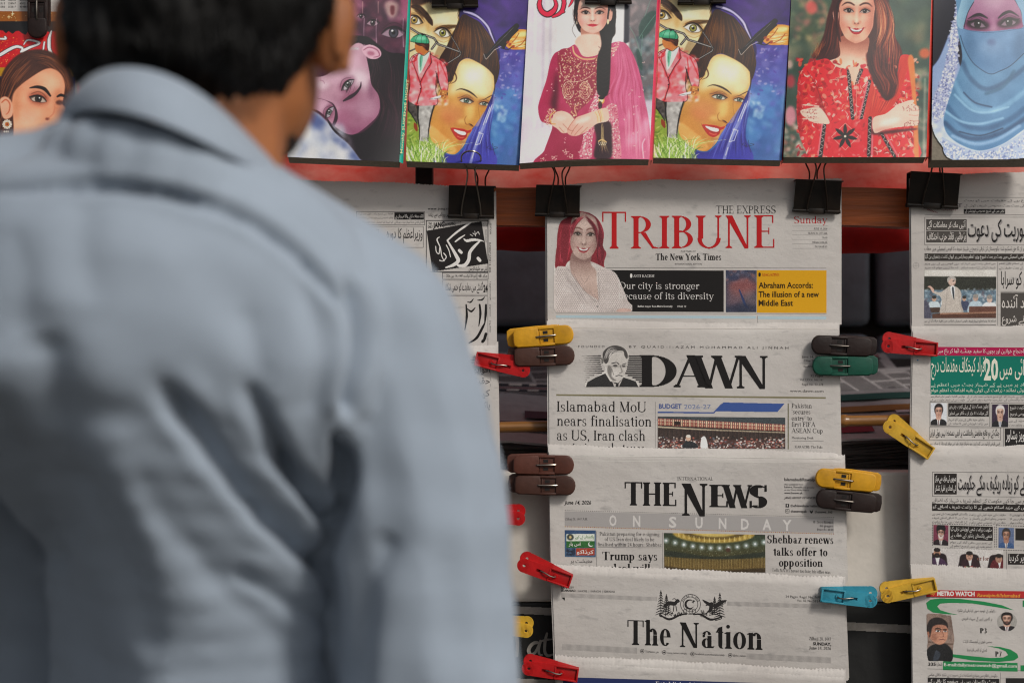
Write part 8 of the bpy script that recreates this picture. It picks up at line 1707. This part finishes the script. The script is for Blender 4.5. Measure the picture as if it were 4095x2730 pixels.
    cap(s,SR,VV(928,950,-1.0),.0545,.0565,1,10); cap(s,VV(928,950,-1.0),VV(980,1200,-.995),.0565,.0585,1,8); cap(s,VV(978,1200,-.995),VV(1012,1750,-.985),.0585,.060,1,12); cap(s,VV(1012,1750,-.985),VV(962,2420,-.94),.058,.038,1,16)
    cap(s,SL,VV(-130,1150,-.90),.056,.060,1,14); cap(s,VV(-130,1150,-.90),VV(-60,1720,-.86),.062,.058,1,14); cap(s,VV(-60,1720,-.86),VV(160,1950,-.62),.052,.036,1,16)
    for i in range(24):
        t=i/23; vy=620+t*1700; w_=np.interp(vy,[620,800,1000,1300,1700,2320],[.140,.150,.140,.118,.120,.140]); dpt=np.interp(vy,[620,900,1300,2320],[.075,.102,.112,.118]); cx=np.interp(vy,[620,850,1300,1700,2320],[315,320,365,360,300]); ico(s,VV(cx,vy,y0+.012),(w_,dpt,.055),None,3)
    cap(s,VV(742,1120,-.965),VV(735,2150,-.955),.030,.045,1,20); cap(s,VV(20,900,-.84),VV(30,2150,-.84),.060,.066,1,20)
    ico(s,VV(330,700,-1.03),(.15,.075,.11)); ico(s,VV(620,760,-1.035),(.075,.055,.10),Euler((0,R(-10),0))); ico(s,VV(60,760,-1.035),(.075,.055,.10))
    for i,(bx,by) in enumerate([(118,300),(150,270),(190,256),(240,254),(300,262),(370,284),(440,314),(506,348),(566,380),(616,404),(660,424)]): ico(s,VV(bx+ (0 if bx<560 else -30),by+92,-.966-.104*math.sin(math.pi*i/10)**.8),.026)
    def pl_dist(vx,vy,P):
        best=np.full(len(vx),1e9); sgn=np.zeros(len(vx)); tt=np.zeros(len(vx)); P=catmull([np.array(p,float) for p in P],False,4); n=len(P)-1
        for i in range(n):
            a,b_=P[i],P[i+1]; d=b_-a; L=d@d+1e-9; t=np.clip(((vx-a[0])*d[0]+(vy-a[1])*d[1])/L,0,1); ex=vx-a[0]-t*d[0]; ey=vy-a[1]-t*d[1]; D_=np.hypot(ex,ey); m_=D_<best
            best=np.where(m_,D_,best); sgn=np.where(m_,np.sign(d[0]*ey-d[1]*ex),sgn); tt=np.where(m_,(i+t)/n,tt)
        return best,sgn,tt
    creases=[  # points, depth mm, half width, ridge on each side
      ([(-60,430),(150,425),(300,430),(420,452),(560,500),(680,580),(770,680),(800,740)],4.5,15,2.5),
      ([(790,640),(822,720),(826,800),(806,900),(800,960)],11,20,5),
      ([(776,990),(786,1080),(776,1180),(742,1280),(748,1420),(735,1600)],14,26,3),
      ([(748,1080),(764,1150),(756,1230)],3,17,1),
      ([(360,880),(430,960),(500,1070),(580,1180),(680,1290),(740,1350)],12,30,5),
      ([(560,880),(610,980),(640,1060),(700,1150),(735,1230)],12,25,4),
      ([(640,1060),(680,1120),(735,1210)],8,20,2),
      ([(690,640),(730,760),(735,860),(700,960)],2.5,30,1.5),
      ([(560,700),(600,860),(650,960)],2,34,1),
      ([(90,760),(110,900),(100,1100),(60,1300)],6,60,3),([(300,1050),(330,1180),(420,1300),(520,1420),(640,1520)],3,44,2),([(100,1050),(200,1200),(260,1400),(280,1600)],6,60,4),
      ([(900,1220),(855,1320),(830,1440),(800,1600)],5,40,2),([(1100,1150),(1130,1380),(1150,1560)],1.5,30,1),
      ([(20,520),(60,640),(40,780)],1.2,36,.5),([(200,470),(190,560),(220,700)],1.2,40,1),([(500,1330),(620,1420),(730,1480)],4,26,3),([(-40,900),(0,1100),(-20,1400)],7,60,3)]
    def fs(co,no):
        kk=(D+co[:,1])/D; vx=1176+co[:,0]/(FW/2352*kk); vy=784-(co[:,2]-CZ)/(FW/2352*kk); back=np.clip(-no[:,1]*1.8+.5,0,1); off=np.zeros(len(co))
        for P,dep,w_,rg in creases:
            d,sg,t=pl_dist(vx,vy,P); en=np.clip(np.minimum(t,1-t)*6+.15,0,1); 
            off+=(-dep*np.exp(-(d/(w_*.85))**2)+rg*.55*np.exp(-((d-w_*1.9)/(w_*1.1))**2))*en*.00125
        d,sg,t=pl_dist(vx,vy,creases[0][0]); off+=-sg*.0022*np.exp(-(d/50)**2)
        # soft cloth undulation and stretch folds everywhere
        x,y,z=co.T; off2=.0010*np.sin(x*38+z*17+2*np.sin(z*9))+.0007*np.sin(z*46-x*22)+.0006*np.sin(x*90+z*60)+.0005*np.sin(z*140+x*33)
        out=co+no*(off*back+off2)[:,None]; out[:,1]+=shift(vx,vy); return out
    so_=remesh('shirt',s,.0034,shirt,root,14,fs)
    # yoke seam stitching ridge: thin piping laid on the shoulder seam
    # --- collar: stand and leaf as one folded ring
    top=[(165,262),(176,215),(205,172),(250,151),(305,146),(365,156),(430,184),(495,232),(552,290),(604,348),(648,402)]
    bot=[(118,300),(150,270),(190,256),(240,254),(300,262),(370,284),(440,314),(506,348),(566,380),(616,404),(660,424)]
    n=len(top); Vt=[];Vb=[]
    for i in range(n):
        t=i/(n-1); a=math.sin(math.pi*t)**.8; Vt.append(Vector(VV(*top[i],-.985-.088*a))); Vb.append(Vector(VV(*bot[i],-1.000-.101*a)))
    # close round the front of the neck
    for i in range(1,8):
        t=i/8; th=math.pi*t; cx=(Vt[n-1]+Vt[0])/2; ax=(Vt[n-1]-Vt[0])/2; p=cx+ax*math.cos(th)+Vector((0,.085*math.sin(th),-.030*math.sin(th))); Vt.append(p)
        cx=(Vb[n-1]+Vb[0])/2; ax=(Vb[n-1]-Vb[0])/2; p=cx+ax*math.cos(th)+Vector((0,.10*math.sin(th),-.035*math.sin(th))); Vb.append(p)
    m_=len(Vt); cen=sum(Vt,Vector())/m_; rows=[]
    for r_ in range(9):      # inner stand up to the fold, then the leaf down outside
        t=r_/8
        if t<.25: row=[Vt[i].lerp(cen,.10)+Vector((0,0,-.030*(1-t/.25))) for i in range(m_)]
        else:
            u=(t-.25)/.75; row=[Vt[i].lerp(Vb[i],u)+(Vt[i]-cen).normalized()*(.004*math.sin(math.pi*min(1,u*1.0))) for i in range(m_)]
        rows.append(row)
    V=[];F=[]
    for row in rows: V+=[tuple(v) for v in row]
    for r_ in range(8):
        for i in range(m_): j=(i+1)%m_; F.append((r_*m_+i,r_*m_+j,(r_+1)*m_+j,(r_+1)*m_+i))
    co_=mesh_obj('collar',V,F,shirt,so_,True); md=co_.modifiers.new('t','SOLIDIFY'); md.thickness=.0022; md.offset=0; sb=co_.modifiers.new('s','SUBSURF'); sb.levels=2; sb.render_levels=2
    # --- trousers and shoes
    tb=bmesh.new(); ico(tb,VV(290,2250,y0+.015),(.150,.112,.12))
    for sx in (-1,1): hx=VV(290,0,y0)[0]+sx*.085; cap(tb,(hx,y0+.01,.86),(hx+sx*.01,y0+.01,.48),.088,.066,1,14); cap(tb,(hx+sx*.01,y0+.01,.48),(hx+sx*.015,y0+.01,.10),.064,.055,1,14)
    remesh('trousers',tb,.012,trm,root,4)
    for sx in (-1,1): 
        q=bmesh.new(); hx=VV(290,0,y0)[0]+sx*.10; cap(q,(hx,y0-.03,.045),(hx+sx*.02,y0+.15,.036),.042,.036,1,10); bmesh.ops.create_cube(q,size=1,matrix=Matrix.Translation((hx+sx*.01,y0+.06,.012))@Matrix.Diagonal((.08,.27,.024,1))); remesh('shoe',q,.007,shm,root,3)
man()
